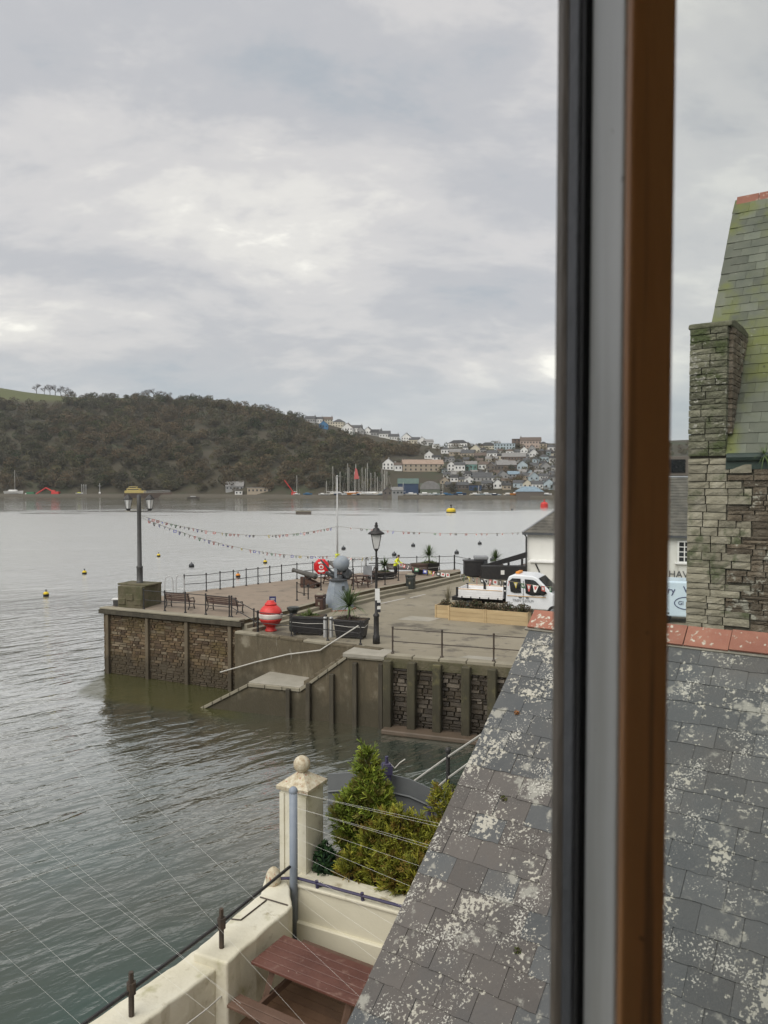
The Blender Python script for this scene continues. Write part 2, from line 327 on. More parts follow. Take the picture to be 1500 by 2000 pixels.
addmask('frame_white', (0.56, 0.57, 0.55), 6, 0.54, 0.70, axis=(1, 1, 0.12))
addmask('frame_white', (0.30, 0.29, 0.26), 70, 0.69, 0.74)
addmask('timber_stile', (0.26, 0.12, 0.045), 22, 0.52, 0.66, axis=(4, 4, 0.10))
addmask('timber_stile', (0.15, 0.07, 0.03), 60, 0.69, 0.74)
mat('seal_black', (0.006, 0.006, 0.008), (0.01, 0.01, 0.012), 5, 0.6, 0)
mat('bead_dark', (0.20, 0.21, 0.24), (0.14, 0.15, 0.17), 10, 0.4, 0.1)
mat('bead_brown', (0.34, 0.28, 0.23), (0.22, 0.19, 0.16), 12, 0.5, 0.2, sz=(1, 1, 0.3))
mat('plaster', (0.84, 0.82, 0.78), (0.86, 0.85, 0.81), 1, 0.9, 0.05)
mat('foliage', (0.75, 0.75, 0.75), (1.15, 1.15, 1.15), 0.05, 0.9, 0.0, attr=True, spec=0.1)
mat('leaf', (0.8, 0.8, 0.8), (1.15, 1.15, 1.15), 3, 0.7, 0.0, attr=True, spec=0.25)
mat('bark', (0.06, 0.05, 0.04), (0.09, 0.075, 0.06), 3, 0.9, 0.3)
mat('lead_grey', (0.20, 0.21, 0.22), (0.26, 0.27, 0.28), 2, 0.6, 0.1)
mat('gutter_dark', (0.02, 0.035, 0.03), (0.03, 0.05, 0.04), 4, 0.6, 0.1)
for k_, c_ in dict(flag_red=(0.55, 0.13, 0.12), flag_white=(0.75, 0.75, 0.72), flag_blue=(0.12, 0.14, 0.45), flag_yellow=(0.68, 0.56, 0.10), flag_black=(0.03, 0.03, 0.035), flag_green=(0.06, 0.2, 0.1)).items(): mat(k_, c_, None, 20, 0.85, 0)
def addtide(name, col, z0, z1, scale=1.3, amp=1.0):
    """dark weed and silt stain up to the high-water line"""
    m = MT[name]; nd = m.node_tree.nodes; lk = m.node_tree.links; p = nd['Principled BSDF']; src = p.inputs['Base Color'].links[0].from_socket
    geo = nd.new('ShaderNodeNewGeometry'); sx = nd.new('ShaderNodeSeparateXYZ'); lk.new(geo.outputs['Position'], sx.inputs[0])
    no = nd.new('ShaderNodeTexNoise'); no.inputs['Scale'].default_value = scale; no.inputs['Detail'].default_value = 5; lk.new(geo.outputs['Position'], no.inputs['Vector'])
    ad = nd.new('ShaderNodeMath'); ad.operation = 'MULTIPLY_ADD'; lk.new(no.outputs['Fac'], ad.inputs[0]); ad.inputs[1].default_value = amp*2; lk.new(sx.outputs[2], ad.inputs[2])
    mr = nd.new('ShaderNodeMapRange'); mr.interpolation_type = 'SMOOTHSTEP'; lk.new(ad.outputs[0], mr.inputs[0]); mr.inputs[1].default_value = z1+amp; mr.inputs[2].default_value = z0+amp
    mr.inputs[3].default_value = 0; mr.inputs[4].default_value = 0.85
    mx = nd.new('ShaderNodeMixRGB'); lk.new(mr.outputs[0], mx.inputs[0]); lk.new(src, mx.inputs[1]); mx.inputs[2].default_value = (*col, 1); lk.new(mx.outputs[0], p.inputs['Base Color'])
for n_, c_ in (('concrete_wall', (0.06, 0.052, 0.033)), ('sea_stone', (0.055, 0.045, 0.03)), ('wet_stone', (0.035, 0.028, 0.02)), ('fender_timber', (0.04, 0.035, 0.022)), ('weathered_timber', (0.06, 0.05, 0.034))): addtide(n_, c_, 0.7, 1.5)
# ------------------------------------------------------------------ water
WATER_DIRS = R(43)
def water_material():
    m = bpy.data.materials.new('water'); m.use_nodes = True; MT['water'] = m
    nd = m.node_tree.nodes; lk = m.node_tree.links; p = nd['Principled BSDF']
    nd.remove(p); out = nd['Material Output']
    df = nd.new('ShaderNodeBsdfDiffuse'); gl = nd.new('ShaderNodeBsdfGlossy'); mxs = nd.new('ShaderNodeMixShader'); lk.new(df.outputs[0], mxs.inputs[1]); lk.new(gl.outputs[0], mxs.inputs[2]); lk.new(mxs.outputs[0], out.inputs[0])
    gl.inputs['Color'].default_value = (1.0, 1.0, 0.965, 1)
    f1 = nd.new('ShaderNodeLayerWeight'); f2 = nd.new('ShaderNodeLayerWeight'); f1.inputs[0].default_value = 0.5; f2.inputs[0].default_value = 0.5
    def refl(o):
        r_ = ramp(nd, (0.42, 0.52, 0.60, 0.68, 0.78, 0.9), ((.05,)*3, (.13,)*3, (.34,)*3, (.62,)*3, (.90,)*3, (.96,)*3)); lk.new(o, r_.inputs[0]); return r_.outputs[0]
    geo = nd.new('ShaderNodeNewGeometry')
    def noise(scale, sx, sy, detail=3, rz=-WATER_DIRS, dist=0.0, rough=0.5):
        mp = nd.new('ShaderNodeMapping'); mp.vector_type = 'TEXTURE'; lk.new(geo.outputs['Position'], mp.inputs[0])
        mp.inputs['Rotation'].default_value = (0, 0, -rz); mp.inputs['Scale'].default_value = (1/sx, 1/sy, 1)
        n = nd.new('ShaderNodeTexNoise'); n.inputs['Scale'].default_value = scale; n.inputs['Detail'].default_value = detail; n.inputs['Distortion'].default_value = dist; n.inputs['Roughness'].default_value = rough
        lk.new(mp.outputs[0], n.inputs['Vector']); return n.outputs['Fac']
    def ma(op, a, b):
        n = nd.new('ShaderNodeMath'); n.operation = op
        for i, v in enumerate((a, b)):
            if isinstance(v, (int, float)): n.inputs[i].default_value = v
            else: lk.new(v, n.inputs[i])
        return n.outputs[0]
    swell = noise(0.42, 0.45, 1.3, 2, dist=0.4); chop = noise(1.3, 0.42, 1.25, 3, dist=0.5); rip = noise(4.5, 0.45, 1.2, 3, rz=-WATER_DIRS+0.25, dist=0.3)
    gust = noise(0.025, 1, 2.4, 3, rz=0)
    g = nd.new('ShaderNodeMapRange'); lk.new(gust, g.inputs[0]); g.inputs[1].default_value = 0.35; g.inputs[2].default_value = 0.65; g.inputs[3].default_value = 0.55; g.inputs[4].default_value = 1.25
    h = ma('ADD', ma('MULTIPLY', swell, 0.16), ma('ADD', ma('MULTIPLY', chop, 0.115), ma('MULTIPLY', rip, 0.026)))
    h = ma('MULTIPLY', h, g.outputs[0])
    bp = nd.new('ShaderNodeBump'); bp.inputs['Strength'].default_value = 1.0; bp.inputs['Distance'].default_value = 1.0; lk.new(h, bp.inputs['Height']); lk.new(bp.outputs[0], gl.inputs['Normal']); lk.new(bp.outputs[0], f2.inputs['Normal'])
    rfac = ma('ADD', ma('MULTIPLY', refl(f1.outputs['Facing']), 0.5), ma('MULTIPLY', refl(f2.outputs['Facing']), 0.5))
    sxyz = nd.new('ShaderNodeSeparateXYZ'); lk.new(geo.outputs['Position'], sxyz.inputs[0])
    yy = ma('ADD', sxyz.outputs[1], ma('MULTIPLY', ma('SUBTRACT', gust, 0.5), 260.0))
    near = nd.new('ShaderNodeMapRange'); near.interpolation_type = 'SMOOTHSTEP'; lk.new(sxyz.outputs[1], near.inputs[0]); near.inputs[1].default_value = 34; near.inputs[2].default_value = 90; near.inputs[3].default_value = 0.06; near.inputs[4].default_value = 0.26
    lee = nd.new('ShaderNodeMapRange'); lee.interpolation_type = 'SMOOTHSTEP'; lk.new(yy, lee.inputs[0]); lee.inputs[1].default_value = 270; lee.inputs[2].default_value = 330; lee.inputs[3].default_value = 1.0; lee.inputs[4].default_value = 0.2
    lk.new(ma('MULTIPLY', near.outputs[0], lee.outputs[0]), gl.inputs['Roughness'])
    hue = noise(0.12, 1, 1, 3, rz=0.3)
    r = ramp(nd, (0.35, 0.5, 0.66), ((0.034, 0.060, 0.050), (0.040, 0.054, 0.042), (0.056, 0.054, 0.034))); lk.new(hue, r.inputs[0])
    # the shallow weedy ledge that shows through the water at the foot of the jetty
    A_ = gp(203, 1187, 3.65); B_ = gp(472, 1212, 3.65); D_ = (B_-A_).normalized(); N_ = Vector((D_.y, -D_.x, 0))
    def dotn(v):
        n = nd.new('ShaderNodeVectorMath'); n.operation = 'DOT_PRODUCT'; lk.new(geo.outputs['Position'], n.inputs[0]); n.inputs[1].default_value = v; return n.outputs['Value']
    ee = ma('MULTIPLY', ma('SUBTRACT', noise(0.9, 1, 1, 3, rz=0), 0.5), 1.2)
    def sm(v, lo, hi):
        n = nd.new('ShaderNodeMapRange'); n.interpolation_type = 'SMOOTHSTEP'; lk.new(v, n.inputs[0]); n.inputs[1].default_value = lo; n.inputs[2].default_value = hi; return n.outputs[0]
    ac = ma('ADD', ma('SUBTRACT', dotn(N_), A_.dot(N_)), ee)
    al = ma('SUBTRACT', ma('SUBTRACT', dotn(D_), A_.dot(D_)), ma('MULTIPLY', ac, 0.5))
    k = ma('MULTIPLY', ma('MULTIPLY', ma('MULTIPLY', sm(al, -.3, .3), sm(ac, 4.9, 3.6)), sm(ac, -1.2, -.4)), sm(al, 12, 9))
    lk.new(ma('MULTIPLY', rfac, ma('SUBTRACT', 1.0, ma('MULTIPLY', k, 0.55))), mxs.inputs[0])
    mxl = nd.new('ShaderNodeMixRGB'); lk.new(k, mxl.inputs[0]); lk.new(r.outputs[0], mxl.inputs[1]); mxl.inputs[2].default_value = (0.062, 0.062, 0.026, 1)
    lk.new(mxl.outputs[0], df.inputs['Color'])
    return m
water_material()
# ------------------------------------------------------------------ levels and plan of the quay
ZJ, ZQ = 3.65, 3.10
jA, jB = gp(203, 1187, ZJ), gp(472, 1212, ZJ)
jC, jD, jE, jF = gp(335, 1160, ZJ), gp(579, 1131, ZJ), gp(715, 1118, ZJ), gp(898, 1112, ZJ)
jedge = [jB, gp(560, 1193, ZJ), gp(640, 1171, ZJ), gp(740, 1149, ZJ), gp(815, 1135, ZJ), gp(900, 1116, ZJ)]
O1 = gp(752, 1284, ZQ); O2 = gp(985, 1303, ZQ); OD = (O2-O1).normalized()
I0, I1 = gp(458, 1237, ZQ), gp(742, 1273, ZQ)
OL = O1 - OD*9.35                                        # foot of the stair at the water
ON = Vector((-OD.y, OD.x, 0)); ON = ON if ON.y > 0 else -ON
# water sheet
b = B(); b.add([(-1600, -30, 0), (1600, -30, 0), (1600, 700, 0), (-1600, 700, 0)], [(0, 1, 2, 3)])
tag(b.build('water', 'water'), kind='structure')
# ------------------------------------------------------------------ far shore: terrain
RX = [-1500, -400, 0, 60, 150, 300, 420, 500, 600, 700, 800, 870, 950, 1050, 1150, 1300, 1500, 2200]
RE = [175, 178, 187, 177, 168, 166, 160, 147, 126, 100, 79, 71, 74, 79, 78, 84, 92, 110]
def shoreY(px): return float(np.interp(px, [-1500, 0, 450, 640, 1100, 2200], [640, 612, 580, 545, 530, 500]))
def ridgeY(px): return float(np.interp(px, [-1500, 0, 600, 900, 2200], [1000, 960, 900, 820, 800]))
ZL = 2.4
def terrain(px, Y):
    ys, yr = shoreY(px), ridgeY(px)
    zr = CZ + float(np.interp(px, RX, RE))*yr/F
    s = (Y-ys-14)/(yr-ys-14)
    if s <= 0: return ZL
    if s <= 1: return ZL+(zr-ZL)*(s**0.82)*(1-0.06*math.sin(s*9+px*0.01)*(1-s)*s*4)
    return zr*(1-0.10*(s-1))
def on_terrain(px, py):         # where the ray of a pixel meets the far terrain
    ys, yr = shoreY(px), ridgeY(px)
    e = (945-py)/F; best = None
    for Y in np.linspace(ys, yr+40, 200):
        if (terrain(px, Y)-CZ)/Y >= e: best = Y; break
    if best is None: best = yr
    return Vector(((px-750)/F*best, best, terrain(px, best)))
b = B(); pxs = list(range(-1500, 2201, 25)); rows = []
for px in pxs:
    ys, yr = shoreY(px), ridgeY(px)
    Ys = [ys, ys+0.01]+[ys+14+(yr-ys-14)*k/26 for k in range(0, 33)]
    rows.append([((px-750)/F*Y, Y, -2.0 if i == 0 else terrain(px, Y)) for i, Y in enumerate(Ys)])
nr = len(rows[0]); b.v = [p for r in rows for p in r]
b.f = [(i*nr+j, (i+1)*nr+j, (i+1)*nr+j+1, i*nr+j+1) for i in range(len(rows)-1) for j in range(nr-1)]; b.c = [None]*len(b.f)
mat('hill_ground', (0.045, 0.042, 0.024), (0.055, 0.047, 0.03), 0.03, 0.95, 0.0, c3=(0.04, 0.052, 0.024))
m = MT['hill_ground']; nd = m.node_tree.nodes; lk = m.node_tree.links; p = nd['Principled BSDF']
src = p.inputs['Base Color'].links[0].from_socket
geo = nd.new('ShaderNodeNewGeometry'); sx = nd.new('ShaderNodeSeparateXYZ'); lk.new(geo.outputs['Position'], sx.inputs[0])
mr = nd.new('ShaderNodeMapRange'); lk.new(sx.outputs[2], mr.inputs[0]); mr.inputs[1].default_value = 105; mr.inputs[2].default_value = 112     # pasture on the hilltop
mx = nd.new('ShaderNodeMixRGB'); lk.new(mr.outputs[0], mx.inputs[0]); lk.new(src, mx.inputs[1]); mx.inputs[2].default_value = (0.085, 0.095, 0.035, 1)
mr2 = nd.new('ShaderNodeMapRange'); lk.new(sx.outputs[2], mr2.inputs[0]); mr2.inputs[1].default_value = 2.9; mr2.inputs[2].default_value = 2.3    # quay stone at the waterside
mx2 = nd.new('ShaderNodeMixRGB'); lk.new(mr2.outputs[0], mx2.inputs[0]); lk.new(mx.outputs[0], mx2.inputs[1]); mx2.inputs[2].default_value = (0.10, 0.09, 0.07, 1)
lk.new(mx2.outputs[0], p.inputs['Base Color'])
hill = b.build('hill', 'hill_ground', smooth=True); tag(hill, kind='structure')

# ------------------------------------------------------------------ far wood (one mass of bare winter crowns)
def crown_proto(n, flat=1.0, size=0.16, seed=0):
    g = np.random.default_rng(seed)
    d = g.normal(size=(n, 3)); d /= np.linalg.norm(d, axis=1)[:, None]
    lob = g.normal(size=(7, 3)); lob /= np.linalg.norm(lob, axis=1)[:, None]; lob[:, 2] = np.abs(lob[:, 2])*0.8
    rad = 0.62+0.38*np.max(d@lob.T, axis=1).clip(0, 1)**2
    rr = (0.45+0.55*g.random(n)**0.5)*rad
    c = d*rr[:, None]; c[:, 2] *= 0.85*flat
    c[:, 2] = np.maximum(c[:, 2], -0.75)
    a = g.normal(size=(n, 3)); a /= np.linalg.norm(a, axis=1)[:, None]
    t = g.normal(size=(n, 3)); t -= (t*a).sum(1)[:, None]*a; t /= np.linalg.norm(t, axis=1)[:, None]
    s = size*(0.6+0.8*g.random(n))[:, None]
    q = np.stack([c-a*s-t*s*0.5, c+a*s-t*s*0.5, c+a*s*0.8+t*s*0.5, c-a*s*0.8+t*s*0.5], 1)
    return q, g.random(n)
def quads_mesh(name, Q, C, mat_):
    me = bpy.data.meshes.new(name); n = len(Q)
    me.vertices.add(n*4); me.vertices.foreach_set('co', Q.reshape(-1).astype(np.float32))
    me.loops.add(n*4); me.loops.foreach_set('vertex_index', np.arange(n*4, dtype=np.int32))
    me.polygons.add(n); me.polygons.foreach_set('loop_start', np.arange(0, n*4, 4, dtype=np.int32)); me.polygons.foreach_set('loop_total', np.full(n, 4, np.int32))
    at = me.color_attributes.new('Col', 'FLOAT_COLOR', 'CORNER')
    arr = np.ones((n*4, 4), np.float32); arr[:, :3] = np.repeat(C, 4, 0); at.data.foreach_set('color', arr.ravel())
    me.materials.append(MT[mat_]); me.update(calc_edges=True); me.validate(); return me
protos = [crown_proto(270, 1.0, 0.078, k) for k in range(8)]
PAL = np.array([(0.105, 0.080, 0.055), (0.085, 0.068, 0.048), (0.075, 0.070, 0.048), (0.115, 0.082, 0.055), (0.065, 0.058, 0.045), (0.095, 0.085, 0.05), (0.035, 0.045, 0.025), (0.055, 0.06, 0.03)])
PW = np.array([0.2, 0.2, 0.2, 0.05, 0.16, 0.13, 0.04, 0.06]); PW /= PW.sum()
QS, CS = [], []
def house_line(px): return float(np.interp(px, [560, 600, 640, 700, 760, 820, 860], [700, 838, 852, 862, 872, 882, 890]))
cnt = 0; tries = 0
while cnt < 3500 and tries < 40000:
    tries += 1
    px = rng.uniform(-330, 1130) if rng.random() < .90 else rng.uniform(1130, 1600); ys, yr = shoreY(px), ridgeY(px)
    Y = ys+16+(yr-ys-14)*rng.random()**1.05
    z = terrain(px, Y); py = 945-(z-CZ)*F/Y
    town = px > 585 and py < house_line(px)
    if px > 740 and py > 893: town = True
    if 815 < px < 1130: town = True
    if town and rng.random() > (0.12 if px < 860 else 0.30): continue
    if town and px > 590 and py < house_line(px)-20 and rng.random() < 0.6: continue
    if px < 130 and z > 101: continue
    if py > 962: continue
    r = (2.6+4.6*rng.random()**1.4)*(0.55 if town else 1)
    if not town and py < 945-np.interp(px, RX, RE)+6: r *= 0.75
    q, u = protos[rng.integers(8)]
    k = rng.uniform(0, 6.28); c_, s_ = math.cos(k), math.sin(k); RM = np.array([[c_, -s_, 0], [s_, c_, 0], [0, 0, 1]])
    QS.append((q@RM.T)*np.array([r, r, r*rng.uniform(0.85, 1.25)])+np.array([(px-750)/F*Y, Y, z+r*0.75]))
    nz = math.sin(px*0.013+1.3)*math.cos(Y*0.021)+0.5*math.sin(px*0.031+Y*0.013)
    w = PW.copy(); w[3] *= max(0.1, 1+1.4*nz); w[0] *= max(0.2, 1+nz); w[2] *= max(0.2, 1-nz); w[4] *= max(0.2, 1-0.8*nz); w[6] *= (5 if town else max(0.2, 1-1.5*nz)); w[7] *= (3 if town else 1); w /= w.sum()
    base = PAL[rng.choice(8, p=w)]*rng.uniform(0.95, 1.45)*np.array([0.97, 1.02, 0.92])
    CS.append(base[None, :]*(0.87+0.26*u)[:, None]); cnt += 1
wood = link('wood', quads_mesh('wood', np.concatenate(QS), np.concatenate(CS), 'foliage'))
tag(wood, 'dense bare brown winter wood covering the far hillside', 'wood', kind='stuff')
# trees that stand out on the skyline
def bare_tree(pos, h, label, seed, group=None):
    g = random.Random(seed); t = thing('bare_tree', label, 'tree', pos, g.uniform(0, 6), group)
    tr = B(); tr.tube([(0, 0, -0.5), (0.1*h*0.1, 0, h*0.35), (0, 0, h*0.7)], h*0.035, 5, h*0.012)
    cr_ = B()
    def br(p, d, l, r, lev):
        q = p+d*l; cr_.tube([p, q], r, 3, r*0.6, cap=False)
        if lev == 0: return
        for _ in range(4 if lev > 1 else 3):
            n = (d+Vector((g.gauss(0, .55), g.gauss(0, .55), g.gauss(0.12, .35)))).normalized(); br(p+d*l*g.uniform(.6, 1), n, l*g.uniform(.55, .75), r*0.6, lev-1)
    for i in range(8):
        a = i*0.8+g.uniform(-.3, .3); br(Vector((0, 0, h*(0.22+0.05*i))), Vector((math.cos(a)*.8, math.sin(a)*.8, 0.75)).normalized(), h*0.26, h*0.014, 3)
    tr.build('trunk', 'bark', t); cr_.build('crown', 'bark', t); return t
sp = [(75, 17, 'round'), (90, 15, 'small'), (101, 18, 'tallest'), (111, 18, 'wide'), (122, 17, 'leaning'), (131, 15, 'thin'), (140, 14, 'low')]
ORD = ['first', 'second', 'third', 'fourth', 'fifth', 'sixth', 'seventh', 'eighth', 'ninth', 'tenth', 'eleventh', 'twelfth', 'thirteenth', 'fourteenth', 'fifteenth', 'sixteenth', 'seventeenth', 'eighteenth', 'nineteenth', 'twentieth', 'twenty-first', 'twenty-second', 'twenty-third', 'twenty-fourth', 'twenty-fifth', 'twenty-sixth', 'twenty-seventh', 'twenty-eighth', 'twenty-ninth', 'thirtieth']
for i, (px, h, w_) in enumerate(sp):
    Y = ridgeY(px); bare_tree(((px-750)/F*Y, Y, terrain(px, Y)-0.5), h*0.8, f'bare tree on the grassy hilltop skyline, {ORD[i]} from the left in its row', 40+i, 'bare trees on the hilltop')
for i, px in enumerate((284, 293, 302, 312, 322, 333)):
    Y = ridgeY(px); bare_tree(((px-750)/F*Y, Y, terrain(px, Y)-0.5), 13-abs(i-1.5), f'bare tree in the clump on the wooded ridge, {ORD[i]} from the left', 60+i, 'bare trees in the ridge clump')

# ------------------------------------------------------------------ far houses
HC = dict(white=(0.76, 0.76, 0.73), cream=(0.58, 0.54, 0.43), blue=(0.07, 0.19, 0.34), grey=(0.33, 0.33, 0.32), beige=(0.40, 0.34, 0.26), pink=(0.46, 0.37, 0.31), teal=(0.22, 0.42, 0.38), stone=(0.15, 0.13, 0.11), paleblue=(0.42, 0.50, 0.53), brown=(0.16, 0.12, 0.095), navy=(0.04, 0.065, 0.12), green=(0.14, 0.16, 0.12))
HR = dict(slate=(0.085, 0.088, 0.09), dark=(0.05, 0.05, 0.05), light=(0.24, 0.235, 0.225), salmon=(0.36, 0.27, 0.21), brownroof=(0.13, 0.10, 0.08), bluer=(0.22, 0.30, 0.36), greenr=(0.10, 0.15, 0.13))
for k, c in HC.items(): mat('wall_'+k, c, tuple(x*0.88 for x in c), 0.4, 0.85, 0)
for k, c in HR.items(): mat('roof_'+k, c, tuple(x*0.75 for x in c), 0.5, 0.8, 0)
mat('far_window', (0.03, 0.033, 0.037), (0.05, 0.053, 0.057), 1, 0.2, 0)
WINC = {}
def win_mesh(w, h):
    k = (round(w, 1), round(h, 1))
    if k not in WINC: bb = B(); bb.box((0, 0, 0), (k[0], 0.16, k[1])); WINC[k] = bb.mesh('window', 'far_window')
    return WINC[k]
def far_house(px, py, wpx, hpx, wall, roof, style, label, group=None, name='house', cat='house', rz=None, wins=True, sink=1.5):
    p = on_terrain(px, py); s = p.y/F; w, h = wpx*s, hpx*s; dep = max(5.5, min(w*0.75, 10))
    g = random.Random(int(px*131+py)); rz = g.uniform(-0.35, 0.15) if rz is None else rz
    t = thing(name, label, cat, p, rz, group)
    bb = B(); bb.box((0, dep/2, h/2-sink), (w, dep, h+2*sink)); bb.build('wall', 'wall_'+wall, t)
    r = B(); o = 0.35
    if style == 'gable':       # gable end to the viewer
        rh = w*0.42
        r.add([(-w/2-o, -o, h-o*.8), (0, -o, h+rh), (w/2+o, -o, h-o*.8), (-w/2-o, dep+o, h-o*.8), (0, dep+o, h+rh), (w/2+o, dep+o, h-o*.8)], [(0, 1, 4, 3), (1, 2, 5, 4)])
        gb = B(); gb.extr([(-w/2, h-.05), (w/2, h-.05), (0, h+rh-.3)], (0, -0.02, 0), Vector((1, 0, 0)), Vector((0, 0, 1)), Vector((0, 1, 0)), 0, dep); gb.build('gable', 'wall_'+wall, t)
    elif style == 'hip':
        rh = dep*0.36; q = min(w/2*0.8, dep/2)
        r.add([(-w/2-o, -o, h), (w/2+o, -o, h), (w/2+o, dep+o, h), (-w/2-o, dep+o, h), (-w/2+q, dep/2, h+rh), (w/2-q, dep/2, h+rh)], [(0, 1, 5, 4), (2, 3, 4, 5), (1, 2, 5), (3, 0, 4), (3, 2, 1, 0)])
    elif style == 'flat':
        r.box((0, dep/2, h+0.15), (w+.5, dep+.5, 0.3))
    elif style == 'arch':
        n = 9; pr = [(-w/2*math.cos(math.pi*i/n)*1.02, h*0.45+h*0.75*math.sin(math.pi*i/n)) for i in range(n+1)]
        r.extr(pr, (0, -0.3, 0), Vector((1, 0, 0)), Vector((0, 0, 1)), Vector((0, 1, 0)), 0, dep+.5)
    else:                      # ridge across the view
        rh = dep*0.36
        r.add([(-w/2-o, -o, h-.25), (w/2+o, -o, h-.25), (w/2+o, dep/2, h+rh), (-w/2-o, dep/2, h+rh), (w/2+o, dep+o, h-.25), (-w/2-o, dep+o, h-.25)], [(0, 1, 2, 3), (3, 2, 4, 5), (1, 4, 2), (0, 3, 5)])
    ro = r.build('roof', 'roof_'+roof, t)
    if style in ('ridge', 'gable') and w > 5 and wall not in ('navy', 'green'):
        c = B(); sd = g.choice((-1, 1))
        if style == 'ridge': c.box((sd*(w/2-.7), dep/2, h+rh+.3), (.8, .8, 1.9))
        else: c.box((0, dep*.6, h+rh+.2), (.8, .8, 1.7))
        c.build('chimney', 'wall_'+('stone' if wall != 'white' else 'grey'), ro)
    if wins:
        nf = max(1, int(h/2.7)); nw = max(2, min(8, int(w/2.6)))
        for f in range(nf):
            for i in range(nw):
                link('window', win_mesh(1.1, 1.5 if nf > 1 or h > 4 else 1.2), t, (-w/2+w*(i+.5)/nw, -0.05, h*(f+.52)/nf))
    return t
CN = dict(white='white', cream='cream', blue='bright blue', grey='grey', beige='beige', pink='pale pinkish', teal='pale green', stone='dark stone', paleblue='pale blue', brown='brown', navy='navy blue', green='grey-green')
RN = dict(slate='slate', dark='dark', light='pale grey', salmon='pale salmon', brownroof='brown', bluer='blue-grey', greenr='green')
SN = dict(ridge='pitched', gable='gable-fronted', hip='hipped', flat='flat', arch='arched')
rowsH = {
 'top skyline row': [(606,826,20,8,'grey','slate','ridge'),(622,828,16,9,'white','slate','ridge'),(640,828,20,10,'cream','brownroof','ridge'),(632,838,17,9,'blue','slate','gable'),(660,832,22,10,'cream','slate','hip'),(678,848,22,12,'white','brownroof','gable'),(696,838,22,8,'white','slate','ridge'),(704,848,13,8,'grey','slate','gable'),(718,846,15,8,'white','dark','gable'),(735,848,22,8,'grey','dark','ridge'),(752,854,22,9,'white','slate','ridge'),(770,857,20,7,'white','slate','ridge'),(793,862,20,10,'white','slate','gable'),(808,864,20,8,'cream','slate','ridge'),(824,868,18,8,'white','slate','gable'),(838,871,18,8,'white','light','ridge'),(851,876,14,8,'white','slate','flat')],
 'town skyline row': [(893,874,38,8,'white','dark','hip'),(928,886,20,9,'cream','light','gable'),(951,878,30,7,'cream','dark','hip'),(985,878,40,11,'paleblue','bluer','flat'),(1009,875,15,17,'brown','dark','flat'),(1036,876,40,15,'pink','brownroof','ridge'),(1060,880,14,13,'beige','dark','hip'),(1078,882,16,9,'white','slate','ridge')],
 'second town row': [(838,897,18,9,'white','light','gable'),(853,899,16,6,'white','dark','ridge'),(890,890,24,7,'beige','light','ridge'),(912,893,26,8,'beige','slate','ridge'),(938,897,22,7,'stone','brownroof','ridge'),(960,893,20,8,'white','slate','ridge'),(1003,900,46,8,'brown','light','ridge'),(1042,893,18,8,'white','slate','gable'),(1062,903,18,10,'paleblue','slate','hip'),(1082,905,18,10,'white','dark','ridge')],
 'third town row': [(758,918,22,13,'white','slate','gable'),(778,920,15,12,'white','brownroof','ridge'),(827,921,80,15,'beige','salmon','ridge'),(881,920,14,13,'white','brownroof','gable'),(898,920,20,12,'white','slate','ridge'),(920,919,23,12,'teal','light','ridge'),(944,917,20,10,'white','brownroof','ridge'),(958,924,17,14,'stone','light','gable'),(990,920,38,12,'stone','light','ridge'),(1020,920,20,12,'paleblue','slate','gable'),(1044,918,16,10,'grey','slate','ridge'),(1066,920,18,10,'grey','slate','gable'),(1084,922,16,9,'white','slate','ridge')],
 'lower town row': [(887,942,15,9,'white','dark','ridge'),(916,944,18,7,'white','light','gable'),(942,941,38,9,'grey','slate','ridge'),(969,941,18,8,'white','slate','ridge'),(983,936,18,9,'grey','slate','gable'),(1004,932,22,6,'grey','bluer','ridge'),(1024,938,18,9,'beige','slate','ridge'),(1043,940,20,9,'paleblue','light','gable'),(1062,938,18,8,'white','slate','ridge'),(1082,942,18,10,'grey','dark','ridge')],
 'waterside town row': [(905,956,22,9,'stone','slate','ridge'),(928,958,24,10,'navy','dark','flat'),(950,956,20,12,'grey','slate','ridge'),(972,955,18,11,'white','slate','gable'),(990,957,16,9,'beige','dark','ridge'),(1012,953,20,10,'paleblue','slate','ridge'),(1030,955,18,10,'cream','slate','gable'),(1050,956,22,10,'white','slate','ridge'),(1072,957,20,13,'paleblue','slate','gable'),(1090,958,18,11,'grey','dark','ridge')],
}
for rn, lst in rowsH.items():
    for i, (px, py, w_, h_, wc, rc, st) in enumerate(lst):
        lb = f'{CN[wc]} house with {RN[rc]} {SN[st]} roof, {ORD[i]} from left in {rn}'
        if (px, w_) == (827, 80): lb = 'long beige hotel terrace with pale salmon roof above the boatsheds'
        if (px, w_) == (1009, 15): lb = 'brown square tower block on the town skyline'
        if (px, w_) == (632, 17): lb = 'bright blue gabled house on the hillside below the skyline houses'
        far_house(px, py, w_, h_, wc, rc, st, lb, 'houses in the '+rn)
far_house(797, 966, 40, 21, 'navy', 'greenr', 'ridge', 'navy blue boatshed with green roof behind the yachts', None, 'boatshed', 'shed', -0.05, False)
far_house(840, 966, 39, 22, 'green', 'light', 'arch', 'grey-green arched boat barn beside the navy boatshed', None, 'boat_barn', 'shed', -0.05, False)
far_house(777, 972, 22, 11, 'grey', 'light', 'ridge', 'small grey boathouse with pale roof on the far quay', None, 'boathouse', 'shed', 0.25)
far_house(757, 971, 17, 9, 'stone', 'slate', 'gable', 'dark gabled boathouse front with white bargeboards on far quay', None, 'boathouse', 'shed', 0.1)
far_house(458, 958, 34, 8, 'grey', 'light', 'ridge', 'grey open-sided shed under the wood on the far shore', None, 'waterside_shed', 'shed', 0.1)
far_house(466, 966, 14, 7, 'white', 'light', 'flat', 'small white hut in front of the grey far-shore shed', None, 'hut', 'shed', 0.1)
